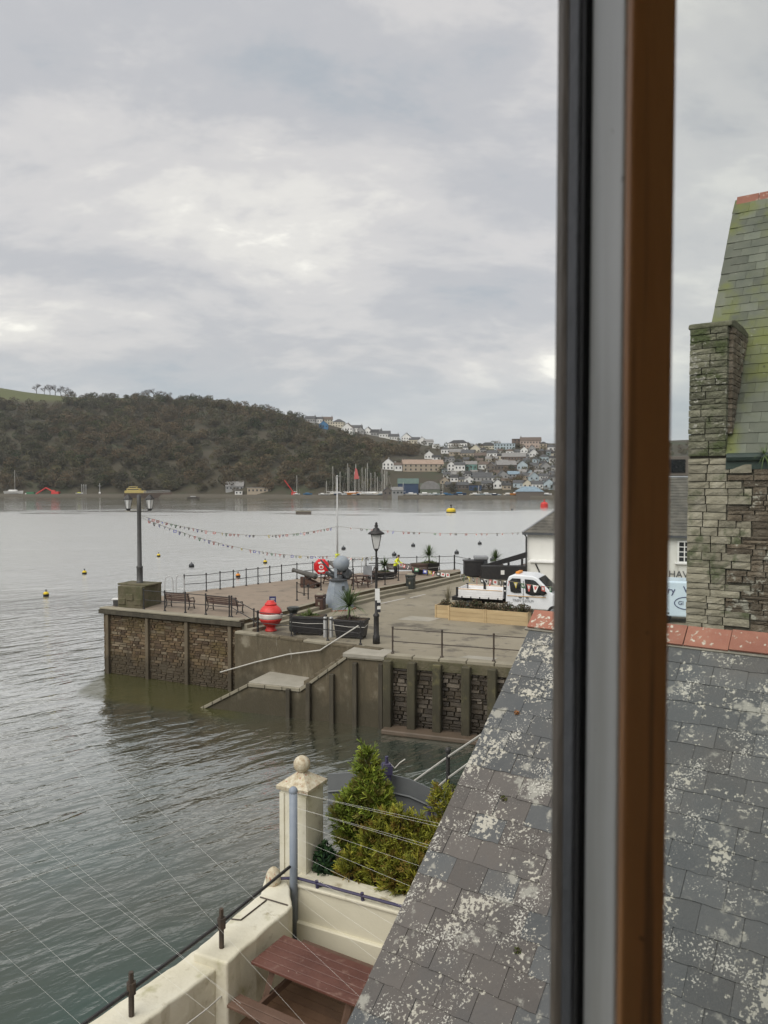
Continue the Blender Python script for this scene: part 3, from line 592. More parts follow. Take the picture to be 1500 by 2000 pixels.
far_house(506, 964, 46, 11, 'beige', 'light', 'flat', 'long weathered stone shed with dark doorways on the far shore', None, 'waterside_shed', 'shed', 0.05)
far_house(1036, 973, 52, 8, 'stone', 'bluer', 'hip', 'dark jetty shed with blue-grey roof at the town waterfront', None, 'jetty_shed', 'shed', 0.0, False)

hr = random.Random(77); taken = [(h[0], h[1], h[2]) for l_ in rowsH.values() for h in l_]; fill = []
for _ in range(4000):
    if len(fill) >= 52: break
    px = hr.uniform(868, 1100); py = hr.uniform(880, 957); w_ = hr.uniform(10, 17)
    if any(abs(px-a)*2 < (w_+c)*.85 and abs(py-b_) < 8 for a, b_, c in taken): continue
    taken.append((px, py, w_)); fill.append((px, py, w_))
fill.sort(key=lambda f: (round(f[1]/13), f[0])); band = {}
for (px, py, w_) in fill:
    k = round(py/13); band[k] = band.get(k, -1)+1; wc = hr.choice(['white', 'white', 'white', 'cream', 'paleblue', 'grey', 'beige', 'stone']); rc = hr.choice(['slate', 'slate', 'light', 'dark', 'brownroof']); st = hr.choice(['ridge', 'ridge', 'gable', 'hip'])
    lv = ['topmost', 'second', 'third', 'fourth', 'fifth', 'sixth', 'lowest'][min(6, k-min(round(f[1]/13) for f in fill))]
    far_house(px, py, w_, hr.uniform(6, 9), wc, rc, st, f'small {CN[wc]} cottage, {RN[rc]} roof, {ORD[band[k]]} from left in {lv} cottage tier', 'small cottages on the town hill', 'cottage')
# ------------------------------------------------------------------ far boats
def hull(b, l, w, h, z0=0.0):
    st = [(-0.5, 0.75), (-0.35, 0.95), (0.0, 1.0), (0.3, 0.75), (0.5, 0.04)]
    vs = []
    for x, k in st: vs += [(x*l, -w/2*k, z0+h+(0.25*h if x > .2 else 0)*abs(x)*2), (x*l*0.96, -w/2*k*0.55, z0), (x*l*0.96, w/2*k*0.55, z0), (x*l, w/2*k, z0+h+(0.25*h if x > .2 else 0)*abs(x)*2)]
    fs = [(0, 1, 2, 3)]
    for i in range(len(st)-1):
        a, c = i*4, i*4+4
        fs += [(a, c, c+1, a+1), (a+1, c+1, c+2, a+2), (a+2, c+2, c+3, a+3), (a, a+3, c+3, c)]
    b.add(vs, fs); return b
BM = {}
def boat(px, py, lpx, mat_, label, group, mast=None, cab=True, rz=None, name='sailing_boat', cat='boat', z=None, cabmat='white_paint', Y=None):
    Y = Y or shoreY(px)+6; p = dp(px, py, Y); p.z = ZL if z is None else z
    s = Y/F; l = lpx*s; g = random.Random(int(px*7+py*3)); rz = g.uniform(-.5, .5)+(math.pi if g.random() < .5 else 0) if rz is None else rz
    t = thing(name, label, cat, p, rz, group)
    hb = B(); hull(hb, l, l*0.32, l*0.13, 0.35); hb.build('hull', mat_, t)
    if cab: cb = B(); cb.box((-l*.03, 0, 0.35+l*.16), (l*.42, l*.2, l*.10)); bev(cb.build('cabin', cabmat, t), 0.2, 1)
    k = B(); k.box((0, 0, 0.15), (l*.5, 0.3, 0.5)); k.build('keel', 'gun_dark', t)
    if mast:
        top = dp(px, mast, Y).z-p.z
        mb = B(); mb.tube([(l*.06, 0, 0.3), (l*.06, 0, top)], 0.16, 5); mo = mb.build('mast', 'white_rail', t)
        bm = B(); bm.tube([(l*.06, 0, 2.6), (-l*.36, 0, 2.5)], 0.14, 5); bm.build('boom', 'white_paint', t)
        sb = B(); sb.tube([(l*.06, 0, top), (l*.48, 0, 1.6)], 0.03, 3); sb.tube([(l*.06, 0, top), (-l*.48, 0, 1.6)], 0.03, 3); sb.build('stay', 'galv', mo)
    return t
ms = [(649, 910), (655, 930), (663, 921), (678, 905), (683, 913), (691, 921), (700, 930), (706, 913), (713, 915), (719, 904), (723, 923), (731, 922), (736, 931), (745, 915), (749, 926), (753, 916), (757, 919)]
for i, (px, my) in enumerate(ms):
    hm = ['white_paint', 'wall_cream', 'wall_navy', 'white_paint', 'wall_paleblue'][i % 5]
    boat(px, 965, 20+(i*7) % 6, hm, f'laid-up yacht on the far quay, {ORD[i]} bare mast from the left', 'yachts laid up on the far quay', my)
# red furled sail
p = dp(695, 965, shoreY(695)+5); t = boat(696, 965, 18, 'white_paint', 'yacht with a red furled sail among the bare masts', None, 906, name='sailing_boat')
sb = B(); sb.add([(0.6, 0, 19.5), (1.6, 0, 11.5), (-2.2, 0.1, 11.8), (-0.6, 0, 18.5), (0.6, .5, 19.5), (1.6, .5, 11.5), (-2.2, .5, 11.8), (-0.6, .5, 18.5)], [(0, 1, 2, 3), (7, 6, 5, 4), (0, 3, 7, 4), (1, 0, 4, 5), (2, 1, 5, 6), (3, 2, 6, 7)]); sb.build('sail', 'flag_red', t)
boat(27, 966, 36, 'white_paint', 'white yacht with mast at the left edge of the far shore', None, 918, rz=0.1)
boat(579, 966, 14, 'white_paint', 'lone white yacht by the red crane on far shore', None, 928, rz=0.0)
boat(601, 966, 18, 'wall_blue', 'small blue covered boat on the far shore', None, None, rz=0.0, name='covered_boat', cabmat='wall_blue')
boat(630, 966, 16, 'white_paint', 'white launch beside the blue covered boat on far shore', None, None, rz=0.0, name='launch')
boat(689, 968, 32, 'orange', 'orange workboat hull in front of the yacht masts', None, None, rz=0.05, name='workboat')
for i, (px, l_, hm, nm) in enumerate([(803, 22, 'white_paint', 'white motor cruiser in front of the navy boatshed'), (830, 24, 'white_paint', 'white cabin cruiser before the arched boat barn'), (850, 20, 'wall_paleblue', 'pale lilac cruiser right of the arched barn'), (871, 20, 'wall_blue', 'boat under a bright blue cover on the town quay'), (898, 26, 'wall_navy', 'dark blue launch right of the bright blue cover'), (928, 20, 'white_paint', 'small white dinghy low on the town quay'), (950, 22, 'wall_paleblue', 'pale blue fishing boat by the town waterfront'), (966, 16, 'wall_navy', 'narrow navy boat beside the pale blue fishing boat'), (1009, 26, 'orange', 'orange lifeboat moored at the town waterfront'), (992, 20, 'wall_cream', 'cream launch just left of the orange lifeboat'), (1040, 24, 'white_paint', 'white pleasure boat above the jetty shed'), (1068, 20, 'white_paint', 'white boat at the right end of the town waterfront')]):
    boat(px, 964, l_, hm, nm, None, None, rz=0.05*(i % 3-1), name='motor_boat', cabmat='wall_blue' if 'blue cover' in nm else 'white_paint')
for i in range(24):
    px = 640+i*18.6+random.uniform(-5, 5); boat(px, 970, random.uniform(8, 14), random.choice(['white_paint', 'white_paint', 'wall_paleblue', 'wall_blue', 'wall_cream', 'wall_grey']), f'small dinghy along the far waterfront, {ORD[i]} from the left', 'small craft along the far waterfront', 938+random.uniform(0, 14) if i % 4 == 0 else None, i % 3 == 0, name='dinghy', Y=shoreY(px)+2.5)
# ship with yellow superstructure moored off the wood
Y = 592; p = dp(290, 966, Y); p.z = 0.0
t = thing('coaster', 'dark red hulled dredger with yellow wheelhouse moored under the wood', 'ship', p, math.pi*0+0.02)
hb = B(); hull(hb, 36, 8, 4.0, -0.8); hb.build('hull', 'wall_brown', t)
db = B(); db.box((-10, 0, 4.4), (15, 6, 2.0)); db.box((-11, 0, 6.2), (10, 5, 1.8)); db.box((-11.5, 0, 7.8), (6, 4, 1.5)); bev(db.build('wheelhouse', 'ship_yellow', t), 0.2, 1)
wb = B(); wb.box((-11.5, -2.05, 7.9), (5, .1, .7)); wb.box((-11, -2.55, 6.3), (8.5, .1, .6)); wb.build('window', 'far_window', t)
mb = B(); mb.tube([(-15, 0, 7), (-15, 0, 14)], .15, 4); mb.tube([(-13, 0, 8), (-13, 0, 13)], .12, 4); mb.build('mast', 'gun_dark', t)
rb = B(); rb.tube([(-3, -3.6, 4.8), (17, -1, 5.6)], .12, 4); rb.tube([(-3, -3.6, 3.9), (17, -1, 4.5)], .12, 4); rb.build('rail', 'galv', t)
# red floating crane, container, poles
Y = 618; p = dp(97, 966, Y); p.z = 1.2
t = thing('floating_crane', 'red excavator barge moored at the foot of the wood', 'crane', p)
q = B(); q.box((0, 0, -0.7), (24, 8, 1.6)); q.build('pontoon', 'wall_stone', t)
q = B(); q.box((5, 0, 1.6), (6, 4, 3)); q.box((3.5, -.5, 3.4), (2.4, 2.4, 2)); bev(q.build('cab', 'mine_red', t), .2, 1)
q = B(); q.tube([(4, 0, 2.5), (-3, 0, 6.2)], .55, 4); q.tube([(-3, 0, 6.2), (-11, 0, 1.0)], .5, 4); q.box((-11.5, 0, .6), (2, 2, 1.2)); q.build('boom', 'mine_red', t)
p = dp(60, 968, 616); p.z = ZL-.9; t = thing('container', 'small green container on the far quay left of the red crane', 'container', p); q = B(); q.box((0, 0, 1.3), (6, 2.5, 2.6)); q.build('body', 'flag_green', t); q = B(); q.box((-3.4, -0.2, .8), (1.0, 2, 1.6)); q.build('end_box', 'white_paint', t)
boat(155, 966, 14, 'white_paint', 'small white and yellow workboat under the wood', None, None, rz=0, name='workboat', cabmat='hi_vis')
for i, px in enumerate((160, 164, 168)):
    p = dp(px, 968, 608); p.z = 0; t = thing('mooring_pile', f'slim grey mooring pile beside the yellow workboat, {ORD[i]} of three', 'pile', p, 0, 'mooring piles'); q = B(); q.tube([(0, 0, -2), (0, 0, 9.5)], .22, 5); q.build('shaft', 'galv', t); q = B(); q.lathe([(.3, 0), (.3, .3), (.05, .5)], 6, (0, 0, 9.5)); q.build('cap', 'white_paint', t)
p = dp(195, 968, 605); p.z = 0; t = thing('beacon', 'white footed navigation beacon on the far shore left of the dredger', 'beacon', p); q = B(); q.tube([(0, 0, -2), (0, 0, 11)], .2, 5); q.box((0, 0, 9), (2.5, .2, .2)); q.build('pole', 'galv', t); q = B(); q.ball((0, 0, 3.4), .9, 8, 5); q.build('float', 'white_paint', t)
p = dp(562, 968, 572); p.z = ZL; t = thing('shore_crane', 'red lattice crane leaning over the far shore', 'crane', p); q = B(); q.tube([(4.5, 0, 1.5), (-2.5, 0, 11)], .35, 4); q.build('jib', 'mine_red', t); q = B(); q.box((4.5, 0, 1), (3.5, 2.5, 2)); q.build('base', 'mine_red', t)
boat(378, 972, 24, 'wall_stone', 'dark barge lying off the far shore by the dredger', None, None, rz=0, name='barge', z=-.6, Y=565, cabmat='wall_grey')
# raft, big mooring buoys, small mooring buoys
p = gp(593, 1004, 0); t = thing('pontoon_raft', 'dark flat mooring raft in mid harbour', 'raft', p); q = B(); q.box((0, 0, .25), (5.2, 3, .9)); q.build('float', 'wall_stone', t); q = B(); q.box((0, 0, 1.0), (5.4, 3.2, .18)); q.box((0, 0, .76), (5.0, 2.8, .2)); q.build('deck', 'edge_stone', t)
p = gp(881, 1001, 0); t = thing('mooring_buoy', 'large yellow mooring buoy in mid harbour', 'buoy', p); q = B(); q.lathe([(1.3, -.6), (1.75, 0), (1.7, 1.1), (1.0, 1.6)], 14); q.build('body', 'yellow', t); q = B(); q.lathe([(1.78, .0), (1.78, .35)], 14); q.build('waterline_band', 'rubber', t); q = B(); q.tube([(0, 0, 1.5), (0, 0, 2.6)], .2, 6); q.ball((0, 0, 2.6), .35, 8, 5); q.build('ring', 'rubber', t)
p = gp(1063, 990, 0); t = thing('mooring_buoy', 'large red mooring buoy close to the white quayside house roof', 'buoy', p); q = B(); q.lathe([(1.4, -.6), (1.8, 0), (1.7, 1.5), (1.0, 2.2)], 14); q.build('body', 'mine_red', t); q = B(); q.tube([(0, 0, 2.1), (0, 0, 3.4)], .25, 6); q.build('ring', 'mine_red', t)
bl = [(90, 1164, 'y', 'nearest of the small buoys, left edge of the water'), (165, 1121, 'y', 'left of the double lamp post, beyond the nearest buoy'), (310, 1087, 'y', 'right of the double lamp post under the bunting'), (374, 1107, 'd', 'between lamp post and railing, right of the yellow one'), (465, 1127, 'o', 'just above the jetty railing left of centre'), (518, 1100, 'y', 'over the jetty railing left of the lifebuoy'), (671, 1073, 'd', 'just right of the tall flagpole'), (770, 1085, 'd', 'right of the black lantern post'), (807, 1067, 'd', 'furthest out right of the black lantern'), (892, 1081, 'd', 'between the two spiky palms'), (937, 1063, 'd', 'far out left of the white quayside house'), (962, 1095, 'd', 'behind the right-hand palm'), (742, 995, 'w', 'tiny white speck far out in the harbour'), (1000, 996, 'd', 'far out left of the big red buoy')]
for px, py, c, lb in bl:
    p = gp(px, py, 0); mt = dict(y='yellow', d='gun_dark', o='orange', w='white_paint')[c]
    t = thing('small_buoy', dict(y='small yellow and black buoy', d='small dark buoy', o='small orange buoy', w='small white buoy')[c]+', '+lb, 'buoy', p, 0, 'small mooring buoys')
    r = .26 if c in 'yo' else .34
    q = B(); q.ball((0, 0, .22), r, 10, 6, (1, 1, .75)); q.build('float', mt, t, True)
    q = B(); q.lathe([(r*1.02, .02), (r*1.04, .18)], 10); q.build('band', 'rubber', t)
    q = B(); q.tube([(0, 0, .4), (0, 0, .62)], .06, 5); q.build('eye', 'rubber', t)
# ------------------------------------------------------------------ quay and jetty
def poly_struct(name, pts, z0, z1, mtop, mside, kind='structure'):
    bb = B(); bb.prism([(p[0], p[1]) for p in pts], z0, z1); me = bb.mesh(name, [mtop, mside])
    for i, f in enumerate(me.polygons): f.material_index = 0 if i == 1 else 1
    return tag(link(name, me), kind=kind)
mat('ledge_mud', (0.09, 0.07, 0.05), (0.12, 0.09, 0.065), 2, 0.5, 0.2)
QB = O1+OD*16
quay_poly = [I0, I1, O1+ON*0.02, QB, QB+Vector((30, 2, 0)), Vector((70, 60, 0)), Vector((40, 72, 0)), gp(1000, 1112, ZQ), jF+Vector((0, -.3, 0)), jE+Vector((0, -.5, 0)), jD+Vector((.2, -.6, 0)), jC+Vector((2, -.5, 0)), jA+Vector((2.0, .8, 0)), jB+Vector((-0.3, 0.35, 0))]
quay = poly_struct('quay', quay_poly, -4, ZQ, 'tarmac', 'concrete_wall')
jetty_poly = [jA]+jedge+[jF, jE, jD, jC]
jetty = poly_struct('jetty', jetty_poly, -4, ZJ, 'jetty_top', 'sea_mortar')
def inset(pts, d):              # polyline moved towards the viewer (its right-hand side)
    out = []
    for i, p in enumerate(pts):
        t = (pts[min(i+1, len(pts)-1)]-pts[max(i-1, 0)]).normalized(); out.append(p+Vector((t.y, -t.x, 0))*d)
    return out
# steps from the jetty down to the quay: one step object per level and run
for lev in (1, 2):
    for i in range(len(jedge)-1):
        a = inset(jedge, 0.36*(lev-1)); c = inset(jedge, 0.36*lev)
        bb = B(); bb.prism([(a[i].x, a[i].y), (c[i].x, c[i].y), (c[i+1].x, c[i+1].y), (a[i+1].x, a[i+1].y)], ZQ-.2, ZJ-0.183*lev); bb.build('step', 'edge_stone', quay)
for i in range(len(jedge)-1):   # pale nosing of the platform edge
    a, c = jedge[i], jedge[i+1]; n = inset(jedge, -0.34)
    bb = B(); bb.prism([(a.x, a.y), (c.x, c.y), (n[i+1].x, n[i+1].y), (n[i].x, n[i].y)], ZJ-.03, ZJ+.006); bb.build('edging_slab', 'edge_stone', jetty)
# kerb blocks along the outer quay edge (near railing)
for i in range(13):
    bb = B(); bb.box((0, 0, 0), (1.14, .46, .16)); o = bev(bb.build('kerb_stone', 'edge_stone', quay), .02, 1); o.location = O1+OD*(.65+1.18*i)+ON*.20+UP*(.055+random.uniform(-.01, .01)); o.rotation_euler = (0, 0, ang(OD)+random.uniform(-.01, .01))
iw = (I1-I0); il = iw.length; iwd = iw.normalized()
for i in range(6):
    bb = B(); bb.box((0, 0, 0), (il/6-.03, .42, .14)); o = bev(bb.build('kerb_stone', 'concrete_wall' if i % 3 else 'edge_stone', quay), .03, 1); o.location = I0+iwd*(il/6*(i+.5))+Vector((-iwd.y, iwd.x, 0))*.19+UP*.04; o.rotation_euler = (0, 0, ang(iwd))
# pale patch, drain and faded bay lines on the tarmac
def quadpx(name, pts, z, m, parent):
    P = [gp(x, y, z) for x, y in pts]; bb = B(); bb.prism([(p.x, p.y) for p in P][::-1], z-.003, z+.004); return bb.build(name, m, parent)
quadpx('repair_slab', [(775, 1210), (838, 1214), (862, 1207), (803, 1203)], ZQ+.004, 'pale_slab', quay)
mat('worn_line', (0.42, 0.41, 0.38), (0.30, 0.28, 0.24), 6, 0.85, 0)
quadpx('painted_line', [(800, 1167), (802, 1168), (832, 1161), (830, 1160)], ZQ+.004, 'worn_line', quay)
quadpx('painted_line', [(742, 1178), (744, 1179.5), (792, 1169), (790, 1168)], ZQ+.004, 'worn_line', quay)
quadpx('repair_strip', [(768, 1262), (985, 1276), (1000, 1268), (785, 1255)], ZQ+.004, 'tarmac', quay)
quadpx('access_cover', [(895, 1284), (960, 1290), (975, 1285), (915, 1280)], ZQ+.004, 'pale_slab', quay)
# ------------------------------------------------------------------ sea walls with stones
def rubble(L_, z0, z1, rh, wavg, cols, seed, dep=0.06, zfun=None):
    g = random.Random(seed); bb = B(); z = z0
    while z < z1-0.03:
        h = min(rh*g.uniform(.6, 1.35), z1-z); x = -g.uniform(0, wavg)
        while x < L_:
            w = wavg*g.uniform(.45, 1.6); x0, x1 = max(x, 0), min(x+w, L_)
            if x1-x0 > .04:
                c = g.choice(cols); k = g.uniform(.7, 1.3); bb.col = tuple(q*k for q in c)
                d = dep*g.uniform(.3, 1.0); e = .013; jz = [g.uniform(-.012, .012) for _ in range(4)]
                a = [(x0+e, 0, z+e), (x1-e, 0, z+e), (x1-e, 0, z+h-e), (x0+e, 0, z+h-e)]
                f = [(x0+e*2+g.uniform(0, .015), -d*g.uniform(.8, 1.2), z+e*1.6+jz[0]), (x1-e*2-g.uniform(0, .015), -d*g.uniform(.8, 1.2), z+e*1.6+jz[1]), (x1-e*2-g.uniform(0, .02), -d*g.uniform(.7, 1.1), z+h-e*1.6+jz[2]), (x0+e*2+g.uniform(0, .02), -d*g.uniform(.7, 1.1), z+h-e*1.6+jz[3])]
                bb.add(a+f, [(4, 5, 6, 7), (0, 1, 5, 4), (1, 2, 6, 5), (2, 3, 7, 6), (3, 0, 4, 7)])
            x += w
        z += h
    bb.col = None; return bb
def frame(p, d):                # matrix: x along d, -y towards the viewer
    return Matrix.Translation(Vector((p[0], p[1], 0))) @ Matrix.Rotation(ang(d), 4, 'Z')
jd = (jB-jA); jl = Vector((jd.x, jd.y, 0)).length
M_ = frame(jA, jd)
t = thing('jetty_wall', 'brown stone end wall of the jetty with timber uprights', 'sea wall'); t.matrix_world = M_
cols = [(0.125, 0.086, 0.048), (0.15, 0.11, 0.066), (0.10, 0.067, 0.04), (0.18, 0.145, 0.098), (0.085, 0.058, 0.036)]
st_ = rubble(jl-.02, -0.6, ZJ-.32, .13, .38, cols, 3).build('stones', 'sea_stone', t, loc=(0.01, -.01, 0)); tag(st_, kind='stuff')
for x in (.38, 3.25, 5.95, 8.75):
    bb = B(); bb.box((x, -.10, 1.25), (.22, .2, ZJ*2-2.9+.5)); bev(bb.build('upright', 'weathered_timber', t), .02, 1)
bb = B(); bb.box((jl/2, -.12, ZJ-.17), (jl+.3, .32, .24)); bev(bb.build('capping_beam', 'wet_timber', t), .02, 1)
bb = B(); bb.box((jl/2, -.02, ZJ+.02), (jl+.1, .55, .10)); bev(bb.build('coping', 'edge_stone', t), .02, 1)
# end wall (left end) boarded dark
ed = (jA-jC); t2 = thing('jetty_end_wall', 'dark seaward end wall of the jetty at its left tip', 'sea wall'); t2.matrix_world = frame(jC, ed)
tag(rubble(Vector((ed.x, ed.y, 0)).length, -.6, ZJ-.1, .14, .4, cols, 5).build('stones', 'sea_stone', t2, loc=(0, -.01, 0)), kind='stuff')
# outer quay wall right of the stair with heavy fenders
t = thing('quay_wall', 'wet brown stone quay wall with heavy mossy timber fenders', 'sea wall'); t.matrix_world = frame(O1, OD)
cols2 = [(0.045, 0.035, 0.023), (0.066, 0.052, 0.035), (0.10, 0.082, 0.06), (0.033, 0.026, 0.018), (0.13, 0.11, 0.085)]
tag(rubble(14, -.7, ZQ-.35, .17, .42, cols2, 8, .10).build('stones', 'wet_stone', t, loc=(.02, -.01, 0)), kind='stuff')
bb = B(); bb.box((7, -.02, ZQ-.19), (14, .22, .40)); bb.build('top_course', 'moss_block', t)
for x in (.22, 1.30, 2.42, 3.66, 4.75, 5.9, 7.1, 8.3):
    bb = B(); bb.box((x, -.24, 1.05), (.36, .36, ZQ*2-2.6+.4)); bev(bb.build('fender', 'fender_timber', t), .03, 1)
bb = B(); bb.box((5.6, -.42, .10), (11, .8, .22)); bev(bb.build('footing', 'ledge_mud', t), .05, 2)
# ------------------------------------------------------------------ landing stair
t = thing('landing_stair', 'concrete landing stair going down the quay wall into the water', 'stair'); t.matrix_world = frame(O1-OD*9.35, OD)
LS = 9.35
xs_top, xs_l1, xs_l0 = LS-1.75, LS-4.05, LS-6.70       # local x of: top landing end, middle landing start/end
zl = 1.45
SW = 1.95
def stepsrun(x0, z0, x1, z1, n, m):
    for i in range(n):
        xa, xb = x0+(x1-x0)*i/n, x0+(x1-x0)*(i+1)/n; zt = z0+(z1-z0)*(i+1)/n
        bb = B(); bb.box(((xa+xb)/2, SW/2+.22, zt-.6), (abs(xb-xa)+.02, SW-.3, 1.2)); bb.build('step', m, t)
stepsrun(xs_l1, zl, xs_top, ZQ-.03, 9, 'concrete_wall')
stepsrun(0.2, -.35, xs_l0, zl-.18, 9, 'concrete_wall')
bb = B(); bb.box(((xs_l1+xs_l0)/2, SW/2+.05, zl-.1), (xs_l1-xs_l0+.02, SW+.1, .2)); bev(bb.build('landing', 'pale_slab', t), .02, 1)
bb = B(); bb.box(((xs_top+LS)/2-.1, SW/4+.1, ZQ-.02), (LS-xs_top+.2, SW/2+.4, .18)); bev(bb.build('top_landing', 'pale_slab', t), .02, 1)
# face wall under the outer edge
bb = B(); pr = [(-.2, -2), (LS-.02, -2), (LS-.02, ZQ-.12), (xs_top, ZQ-.12), (xs_l1, zl-.2), (xs_l0, zl-.2), (-.2, -.30)]
bb.extr(pr, (0, 0, 0), Vector((1, 0, 0)), Vector((0, 0, 1)), Vector((0, 1, 0)), 0, .34); bb.build('face_wall', 'concrete_wall', t)
def coping(x0, z0, x1, z1, n):
    for i in range(n):
        a, c = i/n, (i+1)/n-.012; q = B()
        q.extr([(x0+(x1-x0)*a, z0+(z1-z0)*a), (x0+(x1-x0)*c, z0+(z1-z0)*c), (x0+(x1-x0)*c, z0+(z1-z0)*c+.16), (x0+(x1-x0)*a, z0+(z1-z0)*a+.16)], (0, 0, 0), Vector((1, 0, 0)), Vector((0, 0, 1)), Vector((0, 1, 0)), -.08, .36)
        bev(q.build('coping_stone', 'edge_stone', t), .015, 1)
coping(-.2, -.30, xs_l0, zl-.22, 6); coping(xs_l0, zl-.22, xs_l1, zl-.22, 3); coping(xs_l1, zl-.22, xs_top, ZQ-.16, 5); coping(xs_top, ZQ-.16, LS-.05, ZQ-.16, 2)
for x, zt in ((4.75, zl-.1), (5.75, zl+.25), (6.9, 2.2), (8.0, ZQ-.3), (LS-.14, ZQ-.25)):
    q = B(); q.box((x, -.12, (zt-1.2)/2), (.20, .2, zt+1.2)); bev(q.build('upright', 'wet_timber', t), .02, 1)
# white handrail along the inner wall
def wallpt(px, py, off=.14):
    d = ray(px, py); o = Vector((0, 0, CZ)); n = Vector((iwd.y, -iwd.x, 0)); q0 = I0+n*off; t_ = (q0-o).dot(n)/d.dot(n); return o+d*t_
P = [gp(700, 1222, ZQ+1.0), wallpt(625, 1270), wallpt(562, 1278), wallpt(500, 1293), wallpt(430, 1313)]
t = thing('stair_handrail', 'long white handrail beside the landing stair', 'handrail', P[-1])
q = B(); q.tube([p-P[-1] for p in P], .03, 7); q.build('rail', 'white_rail', t)
for i in (1, 2, 3):
    q = B(); q.tube([P[i]-P[-1], P[i]-P[-1]+Vector((.1, .5, -.1))], .02, 5); q.build('bracket', 'white_rail', t)
mast_p = gp(443, 1341, 0); t = thing('mooring_post', 'weathered square timber post at the corner of the jetty wall', 'post', (mast_p.x, mast_p.y, 0)); q = B(); q.box((0, 0, 1.1), (.26, .26, 4.6), .3); bev(q.build('shaft', 'weathered_timber', t), .02, 1); q = B(); q.box((0, 0, 3.42), (.32, .32, .05), .3); q.build('cap', 'rust_iron', t)

# ------------------------------------------------------------------ railings
def finial(bb, p, z): bb.ball(p+UP*z, .045, 8, 5)
def railing(label, pts, h=1.08, m='black_iron', rails=(1.0, .52), name='railing', r=.022, pr=.036, dips=None):
    pts = [Vector(p) for p in pts]; o = pts[0].copy(); t = thing(name, label, 'railing', o)
    for p in pts:
        q = B(); a = p-o; q.tube([a-UP*.1, a+UP*h], pr, 7); q.ball(a+UP*(h+.03), pr*1.5, 7, 5); q.lathe([(pr*2.1, 0), (pr*2.1, .05), (pr, .1)], 8, a); q.ball(a+UP*(h*rails[1]/1.0), pr*1.5, 7, 4); q.build('post', m, t)
    for k in rails:
        q = B(); q.tube([p-o+UP*(h*k-.03) for p in pts], r, 6); q.build('rail', m, t)
    return t
jr = [gp(x, y, ZJ) for x, y in ((281, 1190), (322, 1194), (362, 1197), (402, 1201), (448, 1206))]
railing('black railing along the jetty edge behind the two benches', jr)
sr = [gp(448, 1206, ZJ)+Vector((.12, -.02, 0)), gp(496, 1232, ZQ), gp(503, 1237, ZQ)]
railing('short black railing sloping down beside the red mine', sr)
fr = [gp(x, y, ZJ) for x, y in ((360, 1158), (403, 1155), (430, 1151), (456, 1147.5), (481, 1144), (504, 1141), (527, 1138), (550, 1135), (580, 1131), (611, 1128), (641, 1125), (689, 1121), (715, 1119), (738, 1118), (775, 1116), (814, 1115), (858, 1113.5), (887, 1112.5))]
railing('long black railing along the seaward side of the jetty', fr, 1.12)
railing('black railing sloping down at the far right end of the jetty', [gp(888, 1112, ZJ), gp(902, 1117, ZJ-.35)+Vector((.6, 0, 0)), gp(918, 1117, ZQ)], 1.1)
nr_ = [gp(x, y, ZQ) for x, y in ((504, 1237), (569, 1244), (640, 1252), (704, 1260))]
railing('black quay railing in front of the black planters', [p+Vector((0, .05, 0)) for p in nr_])
er = [O1+ON*.28+OD*(.15+.1)+UP*.12]+[O1+ON*.28+OD*(.25+2.22*i)+UP*.12 for i in range(1, 7)]
railing('black two-bar railing along the near quay edge beside slate roof', er, 1.12, 'rust_iron')
railing('black railing at the top of the steps by the brown litter bin', [gp(580, 1173, ZJ), gp(602, 1177, ZJ-.2), ], 1.05)
railing('black railing fencing the cannons behind the memorial gun', [gp(594, 1163, ZJ), gp(627, 1153, ZJ), gp(663, 1146, ZJ), gp(690, 1141, ZJ)], 1.05)
railing('black railing right of the memorial gun before the picnic table', [gp(690, 1152, ZJ), gp(719, 1157, ZQ+.1), gp(752, 1142, ZJ), gp(778, 1134, ZJ)], 1.05)
# ladders hoops
for k, (x0, x1, yb, lb) in enumerate(((322, 338, 1162, 'pair of grey steel ladder hoops beside mossy lamp plinth, left one'), (344, 360, 1159, 'grey steel ladder hoop at the end of the seaward railing'), (706, 713, 1121, 'thin grey ladder hoop behind the notice board'))):
    a, c = gp(x0, yb, ZJ), gp(x1, yb, ZJ); t = thing('ladder_hoop', lb, 'ladder', a)
    q = B(); w = c-a; q.tube([Vector((0, 0, 0)), UP*.85, w*.15+UP*1.1, w*.5+UP*1.2, w*.85+UP*1.1, w+UP*.85, w], .03, 6); q.build('hoop', 'galv', t)
    q = B(); q.tube([Vector((0, 0, .3))+w*.02, w+UP*.3], .02, 5); q.build('rung', 'galv', t)
# ------------------------------------------------------------------ lamp plinth and double lantern
pa, pb, pc_ = gp(230, 1186, ZJ), gp(278, 1189, ZJ), gp(316, 1178, ZJ)
t = thing('lamp_plinth', 'mossy stone block plinth at the tip of the jetty', 'plinth', (pa.x, pa.y, ZJ))
pd = pa+(pc_-pb); q = B(); q.prism([(p.x-pa.x, p.y-pa.y) for p in (pa, pb, pc_, pd)], -.02, 1.22); o = q.build('block', 'moss_block', t); bev(o, .05, 2)
q = B(); mid = (pa+pc_)/2-pa; q.box((mid.x, mid.y, 1.25), (2.1, 1.3, .1), ang(pb-pa)); bev(q.build('mossy_top', 'moss_block', t), .03, 1)
for i in range(3):              # block joints: slightly proud stones
    a = pa+(pb-pa)*(.18+.32*i)-pa; q = B(); q.box((a.x, a.y-.01, .35+.25*(i % 2)), ((pb-pa).length*.28, .08, .38), ang(pb-pa)); bev(q.build('stone', 'moss_block', t), .03, 1)
base = (pa+pc_)/2; base.z = ZJ+1.28
t = thing('double_lamp_post', 'tall grey lamp post with two lanterns on mossy plinth', 'street lamp', base)
hl = dp(264, 966, base.y).z-base.z
